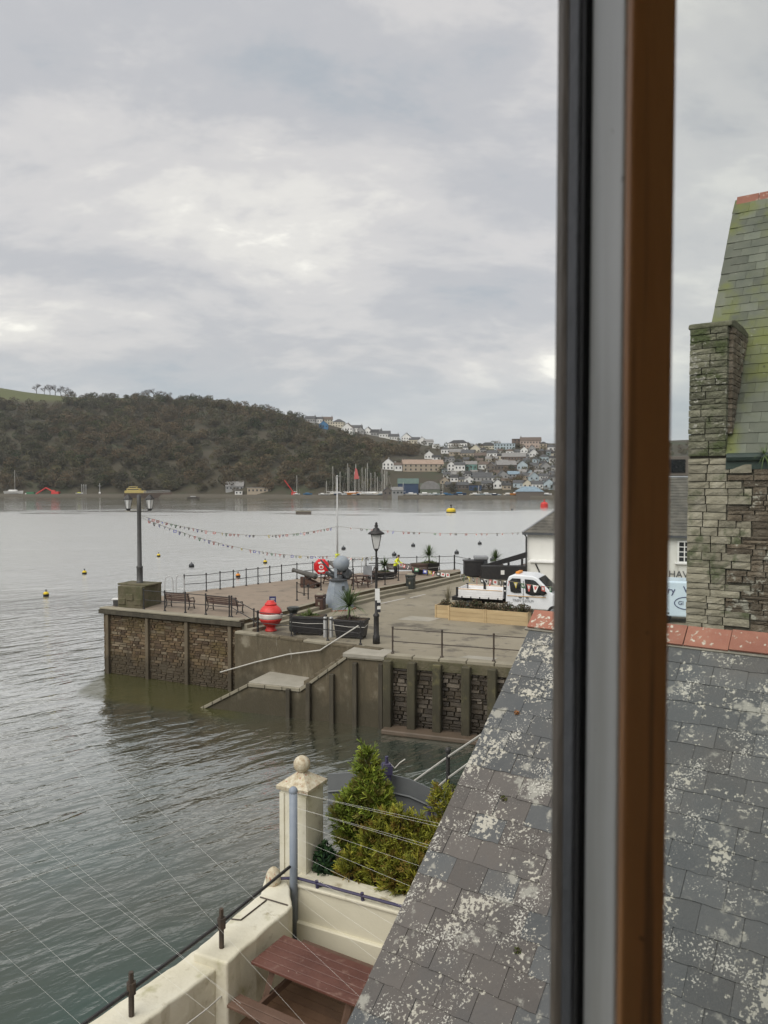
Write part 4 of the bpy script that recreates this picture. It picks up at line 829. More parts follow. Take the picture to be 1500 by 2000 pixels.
q = B(); q.lathe([(.20, 0), (.20, .06), (.175, .08), (.175, .85), (.19, .88), (.19, .94), (.13, 1.0), (.115, hl*.8), (.12, hl*.82), (.12, hl-.05), (.05, hl)], 12); q.build('column', 'lamp_grey', t, True)
for sgn, lb in ((-1, 'l'), (1, 'r')):
    q = B(); q.tube([(0, 0, hl-.95), (sgn*.45, 0, hl-.98), (sgn*.62, 0, hl-.85)], .025, 6); q.build('bracket', 'black_iron', t)
    ln = B(); ln.lathe([(.13, hl-.80), (.22, hl-.28)], 6, (sgn*.62, 0, 0)); l_ = ln.build('lantern', 'lamp_pane', t)
    cp = B(); cp.lathe([(.25, hl-.28), (.27, hl-.24), (.10, hl-.05), (.03, hl+.02)], 6, (sgn*.62, 0, 0)); cp.build('lantern_cap', 'black_iron', l_)
    ba = B(); ba.lathe([(.06, hl-.92), (.15, hl-.84), (.15, hl-.79)], 6, (sgn*.62, 0, 0)); ba.build('lantern_base', 'black_iron', l_)
    for j in range(6):
        a_ = math.pi/3*j; q = B(); q.tube([(sgn*.62+.135*math.cos(a_), .135*math.sin(a_), hl-.80), (sgn*.62+.225*math.cos(a_), .225*math.sin(a_), hl-.28)], .014, 4); q.build('glazing_bar', 'black_iron', l_)
cb = gp(215, 1187, ZJ); t = thing('deck_box', 'small white box bench at the very tip of the jetty', 'box', cb); q = B(); q.box((.25, .5, .42), (.55, .4, .06)); q.build('lid', 'white_paint', t); q = B(); q.box((.25, .5, .22), (.4, .3, .34)); q.build('body', 'lamp_grey', t)
# ------------------------------------------------------------------ Victorian lantern post
lp = gp(735, 1257, ZQ)
t = thing('lantern_post', 'black Victorian lantern post standing on the quay', 'street lamp', lp)
H = dp(735, 1021, lp.y).z-ZQ
q = B(); q.lathe([(.17, 0), (.17, .35), (.13, .42), (.12, 1.25), (.15, 1.30), (.15, 1.36), (.07, 1.45), (.055, H*.62), (.075, H*.625), (.075, H*.64), (.05, H*.65), (.045, H-1.35), (.09, H-1.28), (.12, H-1.2)], 12); q.build('column', 'black_iron', t, True)
q = B(); q.box((0, 0, 0), (.7, .04, .04)); q.build('ladder_bar', 'black_iron', t, loc=(0, 0, H-1.9))
ln = B(); ln.lathe([(.15, H-1.2), (.33, H-.52)], 4, (0, 0, 0), Matrix.Rotation(R(45), 3, 'Z')); l_ = ln.build('lantern', 'lamp_pane', t)
for j in range(4):
    a_ = R(45+90*j+45); 
    q = B(); q.tube([(.155*math.cos(a_-R(45)), .155*math.sin(a_-R(45)), H-1.2), (.335*math.cos(a_-R(45)), .335*math.sin(a_-R(45)), H-.52)], .018, 4); q.build('glazing_bar', 'black_iron', l_)
q = B(); q.lathe([(.37, H-.54), (.40, H-.50), (.30, H-.42), (.16, H-.34), (.16, H-.28), (.06, H-.22), (.10, H-.15), (.05, H-.08), (.07, H-.04), (.015, H+.04)], 12); q.build('lantern_cap', 'black_iron', t, True)
q = B(); q.box((0, -.09, 0), (.22, .03, .55)); q.build('notice', 'white_paint', t, loc=(0.05, 0, H*.41))
for z_, c_ in ((.355, 'flag_white'), (.33, 'flag_black'), (.30, 'flag_white'), (.275, 'flag_black')):
    q = B(); q.box((.12, -.09, 0), (.16, .02, .14)); q.build('sticker', c_, t, loc=(0, 0, H*z_))
# ------------------------------------------------------------------ benches
def bench(p, rz, label, L_=1.7):
    t = thing('park_bench', label, 'bench', p, rz, 'benches on the jetty')     # sits looking towards +y, back towards -y
    for i in range(4): q = B(); q.box((0, .10+.11*i, .43), (L_, .085, .035)); bev(q.build('seat_slat', 'bench_wood', t), .008, 1)
    for i in range(4): q = B(); q.box((0, -.03-.035*i, .55+.105*i), (L_, .035, .08), M=Matrix.Rotation(R(-12), 3, 'X')); bev(q.build('back_slat', 'bench_wood', t), .008, 1)
    for s_ in (-1, 1):
        x = s_*(L_/2-.08)
        q = B(); q.tube([(x, .46, .0), (x, .40, .22), (x, .45, .42)], .032, 5); q.build('leg', 'black_iron', t)
        q = B(); q.tube([(x, -.10, .0), (x, .03, .22), (x, .0, .42), (x, -.16, .92)], .032, 5); q.build('leg', 'black_iron', t)
        q = B(); q.tube([(x, -.08, .64), (x, .40, .62), (x, .45, .42)], .03, 5); q.build('arm_rest', 'black_iron', t)
        q = B(); q.tube([(x, .46, .1), (x, .0, .1)], .02, 5); q.build('stretcher', 'black_iron', t)
    return t
b1, b1b = gp(323, 1187, ZJ), gp(372, 1191, ZJ); b2, b2b = gp(404, 1193, ZJ), gp(466, 1200, ZJ)
bench((b1+b1b)/2, ang(b1b-b1), 'dark slatted bench nearer the mossy plinth, seen from behind', (b1b-b1).length)
bench((b2+b2b)/2, ang(b2b-b2), 'dark slatted bench nearer the red mine, seen from behind', (b2b-b2).length)
# ------------------------------------------------------------------ red mine
mp_ = gp(529, 1232, ZQ); t = thing('sea_mine', 'red and white spherical sea mine collecting box on the quay', 'sea mine', mp_)
r = .60; zc_ = .80
def band(a0, a1, n=7): return [(r*math.sin(a), zc_-r*math.cos(a)) for a in [a0+(a1-a0)*i/n for i in range(n+1)]]
q = B(); q.lathe([(.30, 0), (.30, .06), (.24, .10), (.24, .24)], 16); q.build('foot', 'mine_red', t, True)
q = B(); q.lathe(band(R(22), R(76)), 24); q.build('lower_shell', 'mine_red', t, True)
q = B(); q.lathe([(x*1.004, z) for x, z in band(R(76), R(101), 4)], 24); q.build('white_band', 'mine_white', t, True)
q = B(); q.lathe(band(R(101), R(158)), 24); q.build('upper_shell', 'mine_red', t, True)
q = B(); q.lathe([(.30, 1.33), (.31, 1.37), (.30, 1.41), (.27, 1.42), (.20, 1.50), (.18, 1.55)], 20); q.build('collar', 'mine_red', t, True)
sgp = gp(533, 1214, ZQ); t = thing('blue_sign', 'small dark blue sign board on a post behind red mine', 'sign', sgp); sh = dp(533, 1165, sgp.y).z-ZQ
q = B(); q.tube([(0, 0, 0), (0, 0, sh)], .03, 6); q.build('post', 'black_iron', t)
q = B(); q.box((0, -.04, sh-.22), (.36, .03, .46)); sb_ = q.build('board', 'sign_blue', t)
for z_ in (.10, .17, .26, .33): q = B(); q.box((0, -.058, sh-z_), (.24, .006, .022)); q.build('text_line', 'flag_white', sb_)
# ------------------------------------------------------------------ planters and palms
def blades(n, l0, l1, w, up, seed, col, base=(0, 0, 0), droop=.5):
    g = random.Random(seed); bb = B()
    for i in range(n):
        a = g.uniform(0, 6.283); el = R(g.uniform(*up)); l = g.uniform(l0, l1); d = Vector((math.cos(a)*math.cos(el), math.sin(a)*math.cos(el), math.sin(el)))
        sd = Vector((-math.sin(a), math.cos(a), 0)); p = Vector(base); k = g.uniform(.7, 1.3); bb.col = (col[0]*k, col[1]*k, col[2]*k); vs = []
        for j in range(4):
            s_ = j/3; q = p+d*l*s_-UP*(droop*l*s_**2.5*g.uniform(.2, .6)*(1.2-math.sin(el))); ww = w*(1-.92*s_**2)*(.6+.4*min(1, s_*4)); vs += [q-sd*ww, q+sd*ww]
        bb.add(vs, [(0, 1, 3, 2), (2, 3, 5, 4), (4, 5, 7, 6)])
    bb.col = None; return bb
def palm(p, hpx_top, label, seed, lean=0):
    t = thing('cordyline_palm', label, 'palm', p); Hh = hpx_top; th = Hh*.42
    q = B(); q.tube([(0, 0, -.15), (lean*.4, 0, th*.5), (lean, 0, th)], .065, 7, .05); q.build('trunk', 'bark', t)
    q = blades(120, Hh*.50, Hh*.72, .032, (-10, 88), seed, (0.075, 0.115, 0.04), (lean, 0, th)); tag(q.build('leaves', 'leaf', t), kind='stuff'); return t
def leafy(name, label, cat, p, rx, ry, rz_, n, size, cols, seed, group=None, parent=None):
    g = np.random.default_rng(seed); d = g.normal(size=(n, 3)); d /= np.linalg.norm(d, axis=1)[:, None]; c = d*(g.random(n)**.45)[:, None]*np.array([rx, ry, rz_]); c[:, 2] = np.abs(c[:, 2])
    a = g.normal(size=(n, 3)); a /= np.linalg.norm(a, axis=1)[:, None]; tt = np.cross(a, g.normal(size=(n, 3))); tt /= np.linalg.norm(tt, axis=1)[:, None]; s_ = size*(.6+.8*g.random(n))[:, None]
    Q = np.stack([c-a*s_, c+tt*s_*.4, c+a*s_, c-tt*s_*.4], 1); C = np.array(cols)[g.integers(len(cols), size=n)]*(.7+.6*g.random(n))[:, None]
    t = thing(name, label, cat, p, 0, group); o = link('foliage', quads_mesh('foliage', Q, C, 'leaf'), t); o['kind'] = 'stuff'
    q = B(); g2 = random.Random(seed)
    for i in range(5): q.tube([(0, 0, -.05), (g2.uniform(-.6, .6)*rx, g2.uniform(-.6, .6)*ry, rz_*.6)], .012, 4)
    q.build('stems', 'bark', t)
    return t
def trough(a, c, dep, h, label, rope=True, taper=.1):
    w = (c-a); l = w.length; t = thing('planter_trough', label, 'planter', a, ang(w), 'black trough planters')
    q = B(); k = taper
    q.add([(k, k, .12), (l-k, k, .12), (l-k, dep-k, .12), (k, dep-k, .12), (0, 0, h), (l, 0, h), (l, dep, h), (0, dep, h)], [(3, 2, 1, 0), (0, 1, 5, 4), (1, 2, 6, 5), (2, 3, 7, 6), (3, 0, 4, 7), (4, 5, 6, 7)]); q.build('tub', 'planter_black', t)
    q = B(); q.box((l/2, dep/2, h-.02), (l-.08, dep-.08, .08)); q.build('soil', 'soil', t)
    q = B(); q.box((l/2, -.015, h-.03), (l+.06, .05, .10)); q.build('rim', 'planter_black', t); q = B(); q.box((l/2, dep+.015, h-.03), (l+.06, .05, .10)); q.build('rim', 'planter_black', t)
    if rope: q = B(); q.tube([(-.02, -.045, h*.74), (l*.5, -.05, h*.66), (l+.02, -.045, h*.68), (l+.02, dep*.6, h*.74)], .014, 5); q.build('rope', 'white_rail', t)
    for x in (.2, l-.2):
        for y in (.12, dep-.12): q = B(); q.box((x, y, .06), (.12, .12, .12)); q.build('foot', 'planter_black', t)
    return t
tA, tA2 = gp(566, 1243, ZQ), gp(632, 1243, ZQ); tB, tB2 = gp(650, 1249, ZQ), gp(712, 1252, ZQ)
trough(tA+Vector((0, .25, 0)), tA2+Vector((0, .1, 0)), .8, .92, 'left black trough planter behind the quay railing')
trough(tB+Vector((0, .25, 0)), tB2+Vector((0, .2, 0)), .8, .92, 'right black trough planter behind the quay railing')
c = (tA+tA2)/2+Vector((.1, .6, .9)); GR = [(0.10, 0.15, 0.04), (0.16, 0.18, 0.06), (0.07, 0.11, 0.035)]
t = thing('flax_plant', 'low green spiky plant in the left black trough', 'plant', c); tag(blades(60, .3, .55, .02, (20, 85), 5, (0.14, 0.18, 0.06)).build('leaves', 'leaf', t), kind='stuff')
leafy('bedding_plant', 'low grey-green bedding plants in the left black trough', 'plant', c+Vector((-.1, 0, -.02)), .65, .28, .2, 500, .05, GR, 31)
c = (tB+tB2)/2+Vector((0, .55, .9)); leafy('heather', 'purplish low plants around the palm trunk, right black trough', 'plant', c, .65, .3, .22, 600, .045, [(0.09, 0.06, 0.06), (0.08, 0.09, 0.05), (0.12, 0.08, 0.08)], 33)
palm(c, dp(683, 1146, c.y).z-c.z, 'spiky green palm in the right black trough', 11)
# grey twin posts between the troughs
for k, x in enumerate((634, 646)):
    p = gp(x, 1247, ZQ)+Vector((0, .3, 0)); t = thing('bollard', f'pale grey bollard between the two black troughs, {ORD[k]} from the left', 'bollard', p, 0, 'grey bollards'); q = B(); q.lathe([(.09, 0), (.09, .95), (.07, 1.0)], 8); q.build('shaft', 'galv', t); q = B(); q.lathe([(.1, .85), (.1, .92)], 8); q.build('band', 'lamp_grey', t)
# ------------------------------------------------------------------ litter bins
def bin_(p, s_, m, label, sign=True, arrow=True):
    t = thing('litter_bin', label, 'bin', p, -.3, 'litter bins')
    q = B(); q.box((0, 0, .42*s_), (.50*s_, .50*s_, .84*s_)); bev(q.build('body', m, t), .04, 2)
    q = B(); q.box((0, 0, .98*s_), (.56*s_, .56*s_, .16*s_)); bev(q.build('hood', m, t), .05, 2)
    for x in (-1, 1):
        for y in (-1, 1): q = B(); q.box((x*.22*s_, y*.22*s_, .87*s_), (.06, .06, .1*s_)); q.build('pillar', m, t)
    q = B(); q.lathe([(.26*s_, 1.06*s_), (.20*s_, 1.12*s_), (.04, 1.14*s_)], 10); q.build('lid', 'edge_stone', t)
    q = B(); q.box((0, -.255*s_, .55*s_), (.10, .012, .16)); q.build('emblem', 'edge_stone', t)
    return t
bin_(gp(626, 1196, ZQ), 1.0, 'bin_brown', 'brown litter bin beside the blue-grey memorial gun')
bin_(gp(802, 1155, ZQ), 1.12, 'bin_green', 'dark green litter bin at the platform steps')
p = gp(571, 1236, ZQ)+Vector((0, .45, 0)); t = thing('dog_bin', 'dark flared top bin post left of the left trough', 'bin', p); q = B(); q.lathe([(.2, 0), (.22, .1), (.2, .95)], 8); q.build('body', 'bin_green', t); q = B(); q.lathe([(.2, .95), (.33, 1.12), (.33, 1.22), (.25, 1.25)], 8); q.build('funnel', 'bin_green', t)
# ------------------------------------------------------------------ memorial gun
gpnt = gp(661, 1190, ZQ); t = thing('memorial_gun', 'blue-grey gun memorial on a tapered pedestal', 'monument', gpnt, R(12))
s_ = gpnt.y/F; ht = (1190-1133)*s_
q = B(); q.lathe([(.98, 0), (.95, .05), (.52, ht)], 6, (0, 0, 0), Matrix.Diagonal((1, .8, 1))); q.build('pedestal', 'gun_blue', t)
q = B(); q.lathe([(1.08, -.02), (1.08, .06)], 6, (0, 0, 0), Matrix.Diagonal((1, .8, 1))); q.build('plinth', 'ridge_tile', t)
q = B(); q.lathe([(.55, ht), (.58, ht+.06), (.3, ht+.12), (.26, ht+.3)], 12); q.build('turntable', 'gun_dark', t)
q = B(); q.ball((.18, 0, ht+1.0), .50, 16, 10, (1, .9, .95)); q.build('drum_shield', 'gun_blue', t, True)
q = B(); q.box((-.18, 0, ht+.45), (.12, .5, .55)); q.build('cradle', 'gun_blue', t); q = B(); q.box((.5, 0, ht+.45), (.16, .5, .6)); q.build('cradle', 'gun_dark', t)
q = B(); q.ball((.55, .1, ht+.35), .33, 10, 6); q.build('breech', 'gun_dark', t, True)
q = B(); q.tube([(.1, .1, ht+.2), (-.45, .1, ht+.55), (-1.05, .1, ht+1.25)], .09, 8, .05); q.build('barrel', 'gun_dark', t)
q = B(); q.tube([(-.1, .1, ht+.15), (-.75, .1, ht+.5)], .14, 8, .08); q.build('recoil_sleeve', 'gun_dark', t)
q = B(); q.box((.22, -.5, ht-.4), (.16, .04, .25)); q.build('plaque', 'gun_dark', t)
# ------------------------------------------------------------------ cannons
def cannon(pm, pb_, label, zg):
    d = (pm-pb_); l = d.length; dn = d.normalized(); base = Vector(((pm.x+pb_.x)/2, (pm.y+pb_.y)/2, zg)); t = thing('cannon', label, 'cannon', base)
    z_ = dn; x_ = z_.cross(UP).normalized(); y_ = z_.cross(x_); M3 = Matrix((x_, y_, z_)).transposed()
    q = B(); q.lathe([(.05, -.14), (.08, -.08), (.04, -.02), (.21, 0), (.21, .12), (.19, .14), (.18, l*.45), (.16, l*.47), (.12, l-.15), (.16, l-.08), (.15, l), (.07, l), (.07, l-.1)], 14, pb_-base, M3); q.build('barrel', 'cannon_iron', t, True)
    h2 = Vector((dn.x, dn.y, 0)).normalized(); sd = Vector((-h2.y, h2.x, 0)); mid = (pb_-base)*.55; mid.z = 0; hz = pb_.z-zg
    for k in (-1, 1):
        q = B(); q.extr([(-.55, .18), (.65, .18), (.65, hz*.95), (.25, hz*.95), (.1, hz*.7), (-.2, hz*.6), (-.55, hz*.4)], mid+sd*(k*.24-.04), h2, UP, sd, 0, .08); q.build('carriage_cheek', 'bench_wood', t)
        for xx in (-.38, .45): q = B(); q.lathe([(.17, -.05), (.17, .05)], 10, mid+h2*xx+sd*k*.34+UP*.17, Matrix((h2, UP, sd)).transposed()); q.build('wheel', 'bench_wood', t)
    q = B(); q.extr([(-.5, .22), (.6, .22), (.6, .32), (-.5, .32)], mid-sd*.2, h2, UP, sd, 0, .4); q.build('carriage_bed', 'bench_wood', t); return t
cg = gp(608, 1148, ZJ); Yc = cg.y
cannon(dp(572, 1113, Yc+.9), dp(617, 1126, Yc), 'iron cannon on wooden carriage pointing left over the jetty railing', ZJ)
cannon(dp(645, 1099, Yc+5.0), dp(668, 1119, Yc+2.6), 'second cannon half hidden behind the memorial gun', ZJ)
# ------------------------------------------------------------------ lifebuoy housing, flagpole, notice board, picnic table
lb_ = gp(628, 1127, ZJ)+Vector((0, -.12, 0)); t = thing('lifebuoy_housing', 'round red lifebuoy housing on the seaward railing', 'lifebuoy', lb_); zz = dp(628, 1107, lb_.y).z-ZJ
Mx = Matrix.Rotation(R(90), 3, 'X')
q = B(); q.lathe([(.55, -.12), (.62, -.05), (.58, .06), (.45, .10)], 8, (0, 0, zz), Mx @ Matrix.Rotation(R(22.5), 3, 'Z')); q.build('housing', 'life_red', t)
q = B(); q.lathe([(.17, .10), (.17, .13)], 14, (0, 0, zz), Mx); q.build('emblem', 'white_paint', t); q = B(); q.lathe([(.10, .13), (.10, .145)], 10, (0, 0, zz), Mx); q.build('emblem', 'flag_red', t)
for s_ in (1, -1):
    ar = [(.24+.08*0, 0)]; q = B(); n_ = 6; po = [(.40*math.cos(R(50+80*i/n_)), s_*.40*math.sin(R(50+80*i/n_))) for i in range(n_+1)]+[(.27*math.cos(R(130-80*i/n_)), s_*.27*math.sin(R(130-80*i/n_))) for i in range(n_+1)]
    q.extr(po, (0, -.125, zz), Vector((1, 0, 0)), UP, Vector((0, 1, 0)), 0, .03); q.build('emblem', 'white_paint', t)
q = B(); q.tube([(0, .05, 0), (0, .05, zz)], .05, 6); q.build('post', 'white_paint', t)
fp = gp(659, 1140, ZJ); FT = dp(660, 930, fp.y).z; t = thing('flagpole', 'tall thin grey flagpole carrying bunting behind memorial gun', 'flagpole', fp)
q = B(); q.tube([(0, 0, 0), (0, 0, (FT-ZJ)*.5), (0, 0, FT-ZJ)], .085, 8, .035); q.build('pole', 'galv', t, True)
for y_ in (1083, 1088): q = B(); z_ = dp(659, y_, fp.y).z-ZJ; q.lathe([(.16, z_-.06), (.16, z_+.04)], 8); q.build('marker_band', 'hi_vis', t)
q = B(); z_ = dp(659, 1029, fp.y).z-ZJ; q.box((0, 0, z_), (.35, .06, .06)); q.ball((0, 0, FT-ZJ), .07, 8, 5); q.build('truck', 'galv', t)
nb = gp(718, 1140, ZJ); t = thing('notice_board', 'pale grey leaning notice board near the lantern post', 'notice board', nb); q = B(); q.box((0, 0, .85), (.62, .04, .75), -.2); q.build('panel', 'lead_grey', t)
for k in (-1, 1):
    q = B(); q.tube([(k*.26, 0, .6), (k*.3, -.25, 0)], .02, 5); q.build('leg', 'galv', t)
def picnic(p, rz, label, m1, m2, L_=1.8, group=None):
    t = thing('picnic_table', label, 'picnic table', p, rz, group)
    for i in range(5): q = B(); q.box((0, -.28+.14*i, .745), (L_, .132, .04)); bev(q.build('top_board', m1, t), .006, 1)
    for s_ in (-1, 1):
        for k in (0, 1): q = B(); q.box((0, s_*(.62+.13*k), .44), (L_, .12, .04)); bev(q.build('seat_board', m2, t), .006, 1)
        x = s_*(L_/2-.28)
        for k in (-1, 1): q = B(); q.tube([(x, k*.22, .72), (x, k*.62, 0)], .045, 4); q.build('leg', m2, t)
        q = B(); q.box((x+.04, 0, .40), (.04, 1.5, .09)); q.build('cross_bar', m2, t)
    return t
picnic(gp(703, 1146, ZJ), .4, 'small dark picnic table right of the memorial gun', 'bench_wood', 'bench_wood', 1.3)
picnic(gp(650, 1143, ZJ)+Vector((0, .3, 0)), .5, 'dark picnic table hidden behind the cannon railing', 'bench_wood', 'bench_wood', 1.5)
b3, b3b = gp(722, 1136, ZJ), gp(738, 1134, ZJ); bench((b3+b3b)/2, R(100), 'dark slatted bench behind the lantern post column', 1.6)
# trough planters on the platform
a, c = gp(738, 1150, ZQ)+Vector((0, .3, 0)), gp(771, 1147, ZQ)+Vector((0, .3, 0)); trough(a, c, 1.5, 1.05, 'black trough planter with palm right of the lantern post'); m_ = (a+c)/2+Vector((-.15, .8, 1.0)); palm(m_, dp(750, 1088, m_.y).z-m_.z, 'spiky palm just right of the black lantern post', 12)
leafy('bedding_plant', 'low plants in the trough right of the lantern post', 'plant', m_, .5, .4, .2, 300, .05, GR, 35)
a, c = gp(819, 1128, ZJ-.2), gp(858, 1124, ZJ-.2); trough(a, c, 1.0, 1.0, 'dark trough planter with palm on the platform steps'); m_ = (a+c)/2+Vector((0, .5, .95)); palm(m_, dp(837, 1064, m_.y).z-m_.z, 'large spiky palm silhouetted against the water', 13)
leafy('bedding_plant', 'low plants in the trough on the platform steps', 'plant', m_, .7, .35, .28, 300, .06, GR, 36)
a, c = gp(944, 1128, ZQ), gp(986, 1128, ZQ); trough(a, c, 1.0, .95, 'black trough planter beside the dark gangway'); m_ = (a+c)/2+Vector((.2, .5, .9)); palm(m_, dp(971, 1073, m_.y).z-m_.z, 'spiky palm left of the white quayside house', 14)
b4 = gp(795, 1124, ZJ); bench(b4, R(-8), 'long dark bench on the platform near the worker', 3.2)
# dark storage bins and gangway
p = gp(913, 1128, ZQ); t = thing('storage_bin', 'black wheeled storage bin at the far platform end', 'bin', p); q = B(); q.box((.5, .5, .65), (1.5, 1, 1.2)); bev(q.build('body', 'planter_black', t), .08, 2); q = B(); q.box((.5, .5, 1.3), (1.6, 1.1, .14)); bev(q.build('lid', 'planter_black', t), .05, 2)
p = gp(926, 1128, ZQ); t = thing('salt_bin', 'grey lidded locker right of the black storage bin', 'bin', p); q = B(); q.box((.6, .6, .75), (1.0, 1, 1.3)); bev(q.build('body', 'gun_dark', t), .05, 2); q = B(); q.box((.6, .55, 1.55), (1.1, 1.1, .28)); bev(q.build('lid', 'lead_grey', t), .08, 2)
ga, gc = dp(938, 1113, 60.5), dp(1075, 1077, 60.5); t = thing('gangway', 'dark boarded gangway sloping up to the white house', 'gangway', (ga.x, ga.y, ZQ))
o_ = Vector((ga.x, ga.y, ZQ)); w = gc-ga
q = B(); q.extr([(0, 0), (w.x, w.z), (w.x, w.z+.52), (0, .32)], ga-o_, Vector((1, 0, 0)), UP, Vector((0, 1, 0)), 0, .12); q.build('side_boarding', 'planter_black', t)
q = B(); q.extr([(0, -.75), (w.x, w.z-.95), (w.x, w.z-.8), (0, -.6)], ga-o_, Vector((1, 0, 0)), UP, Vector((0, 1, 0)), -.1, 2.0); q.build('deck', 'bench_wood', t)
for i in range(6): x = .1+(w.x-.2)*i/5; q = B(); q.box((ga.x-o_.x+x, .0, (ga.z-ZQ+w.z*x/w.x)/2), (.16, .16, ga.z-ZQ+w.z*x/w.x)); q.build('post', 'planter_black', t)
q = B(); q.box((2.2, -.6, .55), (4.4, .9, 1.1)); q.build('lower_boarding', 'planter_black', t)
q = B(); q.box((1.6, -1.08, .62), (.28, .03, .34)); q.build('notice', 'white_paint', t)
# ------------------------------------------------------------------ text helper
def text_mesh(txt, size, m, ext=.004):
    cu = bpy.data.curves.new('text', 'FONT'); cu.body = txt; cu.size = size; cu.extrude = ext; cu.align_x = 'LEFT'; cu.resolution_u = 2
    o = bpy.data.objects.new('text', cu); COL.objects.link(o); dg = bpy.context.evaluated_depsgraph_get(); me = bpy.data.meshes.new_from_object(o.evaluated_get(dg))
    bpy.data.objects.remove(o); me.materials.clear(); me.materials.append(MT[m]); return me
def put_text(txt, size, m, parent, loc, rz=0, slant=0, name='lettering'):
    o = link(name, text_mesh(txt, size, m), parent); o.location = loc; o.rotation_euler = (R(90), 0, rz); return o
# ------------------------------------------------------------------ timber planters
tp0, tp1 = gp(851, 1206, ZQ), gp(878, 1208, ZQ); pA, pB, pC = gp(877, 1211, ZQ), gp(947, 1216.5, ZQ), gp(1030, 1223, ZQ)
def timber_planter(a, c, dep, h, label):
    w = c-a; l = w.length; t = thing('timber_planter', label, 'planter', a, ang(w), 'new timber planters')
    n = 3; bh = h/n
    for i in range(n):
        for (cx_, cy_, sx_, sy_) in ((l/2, 0, l, .035), (l/2, dep, l, .035), (0, dep/2, .035, dep+.03), (l, dep/2, .035, dep+.03)):
            q = B(); q.box((cx_, cy_, bh*(i+.5)), (sx_, sy_, bh-.008)); q.build('board', 'new_timber', t)
    for x in (.0, l):
        q = B(); q.box((x, -.03, h/2), (.07, .05, h+.02)); q.build('corner_post', 'new_timber', t)
    q = B(); q.box((l/2, dep/2, h-.06), (l-.06, dep-.06, .05)); q.build('soil', 'soil', t); return t
ud = (pC-pA).normalized(); nb_ = Vector((-ud.y, ud.x, 0))
timber_planter(pA, pB-ud*.04, .75, .72, 'left long timber planter in front of the pickup truck')
timber_planter(pB+ud*.04, pC, .75, .72, 'right long timber planter in front of the pickup truck')
timber_planter(tp0, tp1-ud*.06, 1.15, .72, 'square timber planter at the left end of the planter row')
DG = [(0.06, 0.055, 0.03), (0.09, 0.065, 0.04), (0.05, 0.07, 0.03), (0.12, 0.08, 0.05)]
for i, f in enumerate((.12, .32, .52, .72, .92)):
    leafy('dry_shrub', f'straggly brown-green shrub in the timber planters, {ORD[i]} from the left', 'plant', pA+(pC-pA)*f+nb_*.38+UP*.68, .55, .3, .42+.1*(i % 2), 500, .06, DG, 70+i, 'shrubs in the timber planters')
leafy('dry_shrub', 'small dark shrub in the square timber planter', 'plant', (tp0+tp1)/2+nb_*.5+UP*.68, .35, .4, .35, 350, .05, DG, 79)
q = gp(868, 1203, ZQ)+nb_*.6; t = thing('ornamental_grass', 'tall pale grasses behind the square timber planter', 'plant', q+UP*.6); tag(blades(70, .6, 1.25, .012, (65, 89), 9, (0.20, 0.18, 0.12), (0, 0, 0), .2).build('blades', 'leaf', t), kind='stuff')
# ------------------------------------------------------------------ pickup truck
tl = dp(893, 1150, 44.6); th_ = Vector((.918, -.396, 0)).normalized()
t = thing('pickup_truck', 'white dropside pickup truck with double cab parked on the quay', 'truck', (tl.x, tl.y, ZQ), ang(th_))
W_ = 2.0; BL = 2.75
q = B(); q.box((BL/2, W_/2, 1.0), (BL, W_, .08)); q.build('bed_floor', 'truck_bed', t)
def side(x0, x1, y, nm='drop_side'):
    q = B(); q.box(((x0+x1)/2, y, 1.16), (x1-x0, .04, .54)); o = bev(q.build(nm, 'truck_bed', t), .01, 1)
    for zz_ in (1.0, 1.12, 1.24): q = B(); q.box(((x0+x1)/2, y-.024, zz_), (x1-x0-.06, .012, .02)); q.build('rib', 'truck_bed', o)
    for k in range(5): q = B(); q.box((x0+(x1-x0)*(k+.5)/5, y-.03, .93), (.06, .03, .10)); q.build('hinge', 'rubber', o)
    q = B(); q.box(((x0+x1)/2, y-.026, 1.40), (x1-x0, .012, .03)); q.build('stripe', 'orange_stripe', o)
side(.03, BL-.05, 0); side(.03, BL-.05, W_)
q = B(); q.box((0, W_/2, 1.22), (.04, W_, .40)); q.build('tailboard', 'truck_bed', t)
for y in (0, W_): q = B(); q.box((.0, y, 1.22), (.12, .10, .52)); q.build('corner_pillar', 'rubber', t)
q = B(); q.box((1.1, W_-.06, 1.42), (.14, .05, .5)); q.build('stake', 'rubber', t)
q = B(); q.box((BL+.03, W_/2, 1.45), (.08, W_, .95)); q.build('headboard', 'gun_dark', t)
for k in range(7): q = B(); q.box((BL-.03, .2+.27*k, 1.6), (.04, .04, .6)); q.build('headboard_bar', 'rubber', t)
X0 = BL+.12
prof = [(0, .55), (0, 1.35), (.06, 1.95), (.18, 2.26), (.5, 2.36), (1.5, 2.34), (1.8, 2.22), (2.62, 1.42), (3.35, 1.22), (3.5, 1.0), (3.5, .5), (3.1, .45), (2.3, .45), (.1, .45)]
q = B(); q.extr(prof, (X0, .02, 0), Vector((1, 0, 0)), UP, Vector((0, 1, 0)), 0, W_-.04); o = q.build('cab', 'truck_white', t); bev(o, .09, 3)
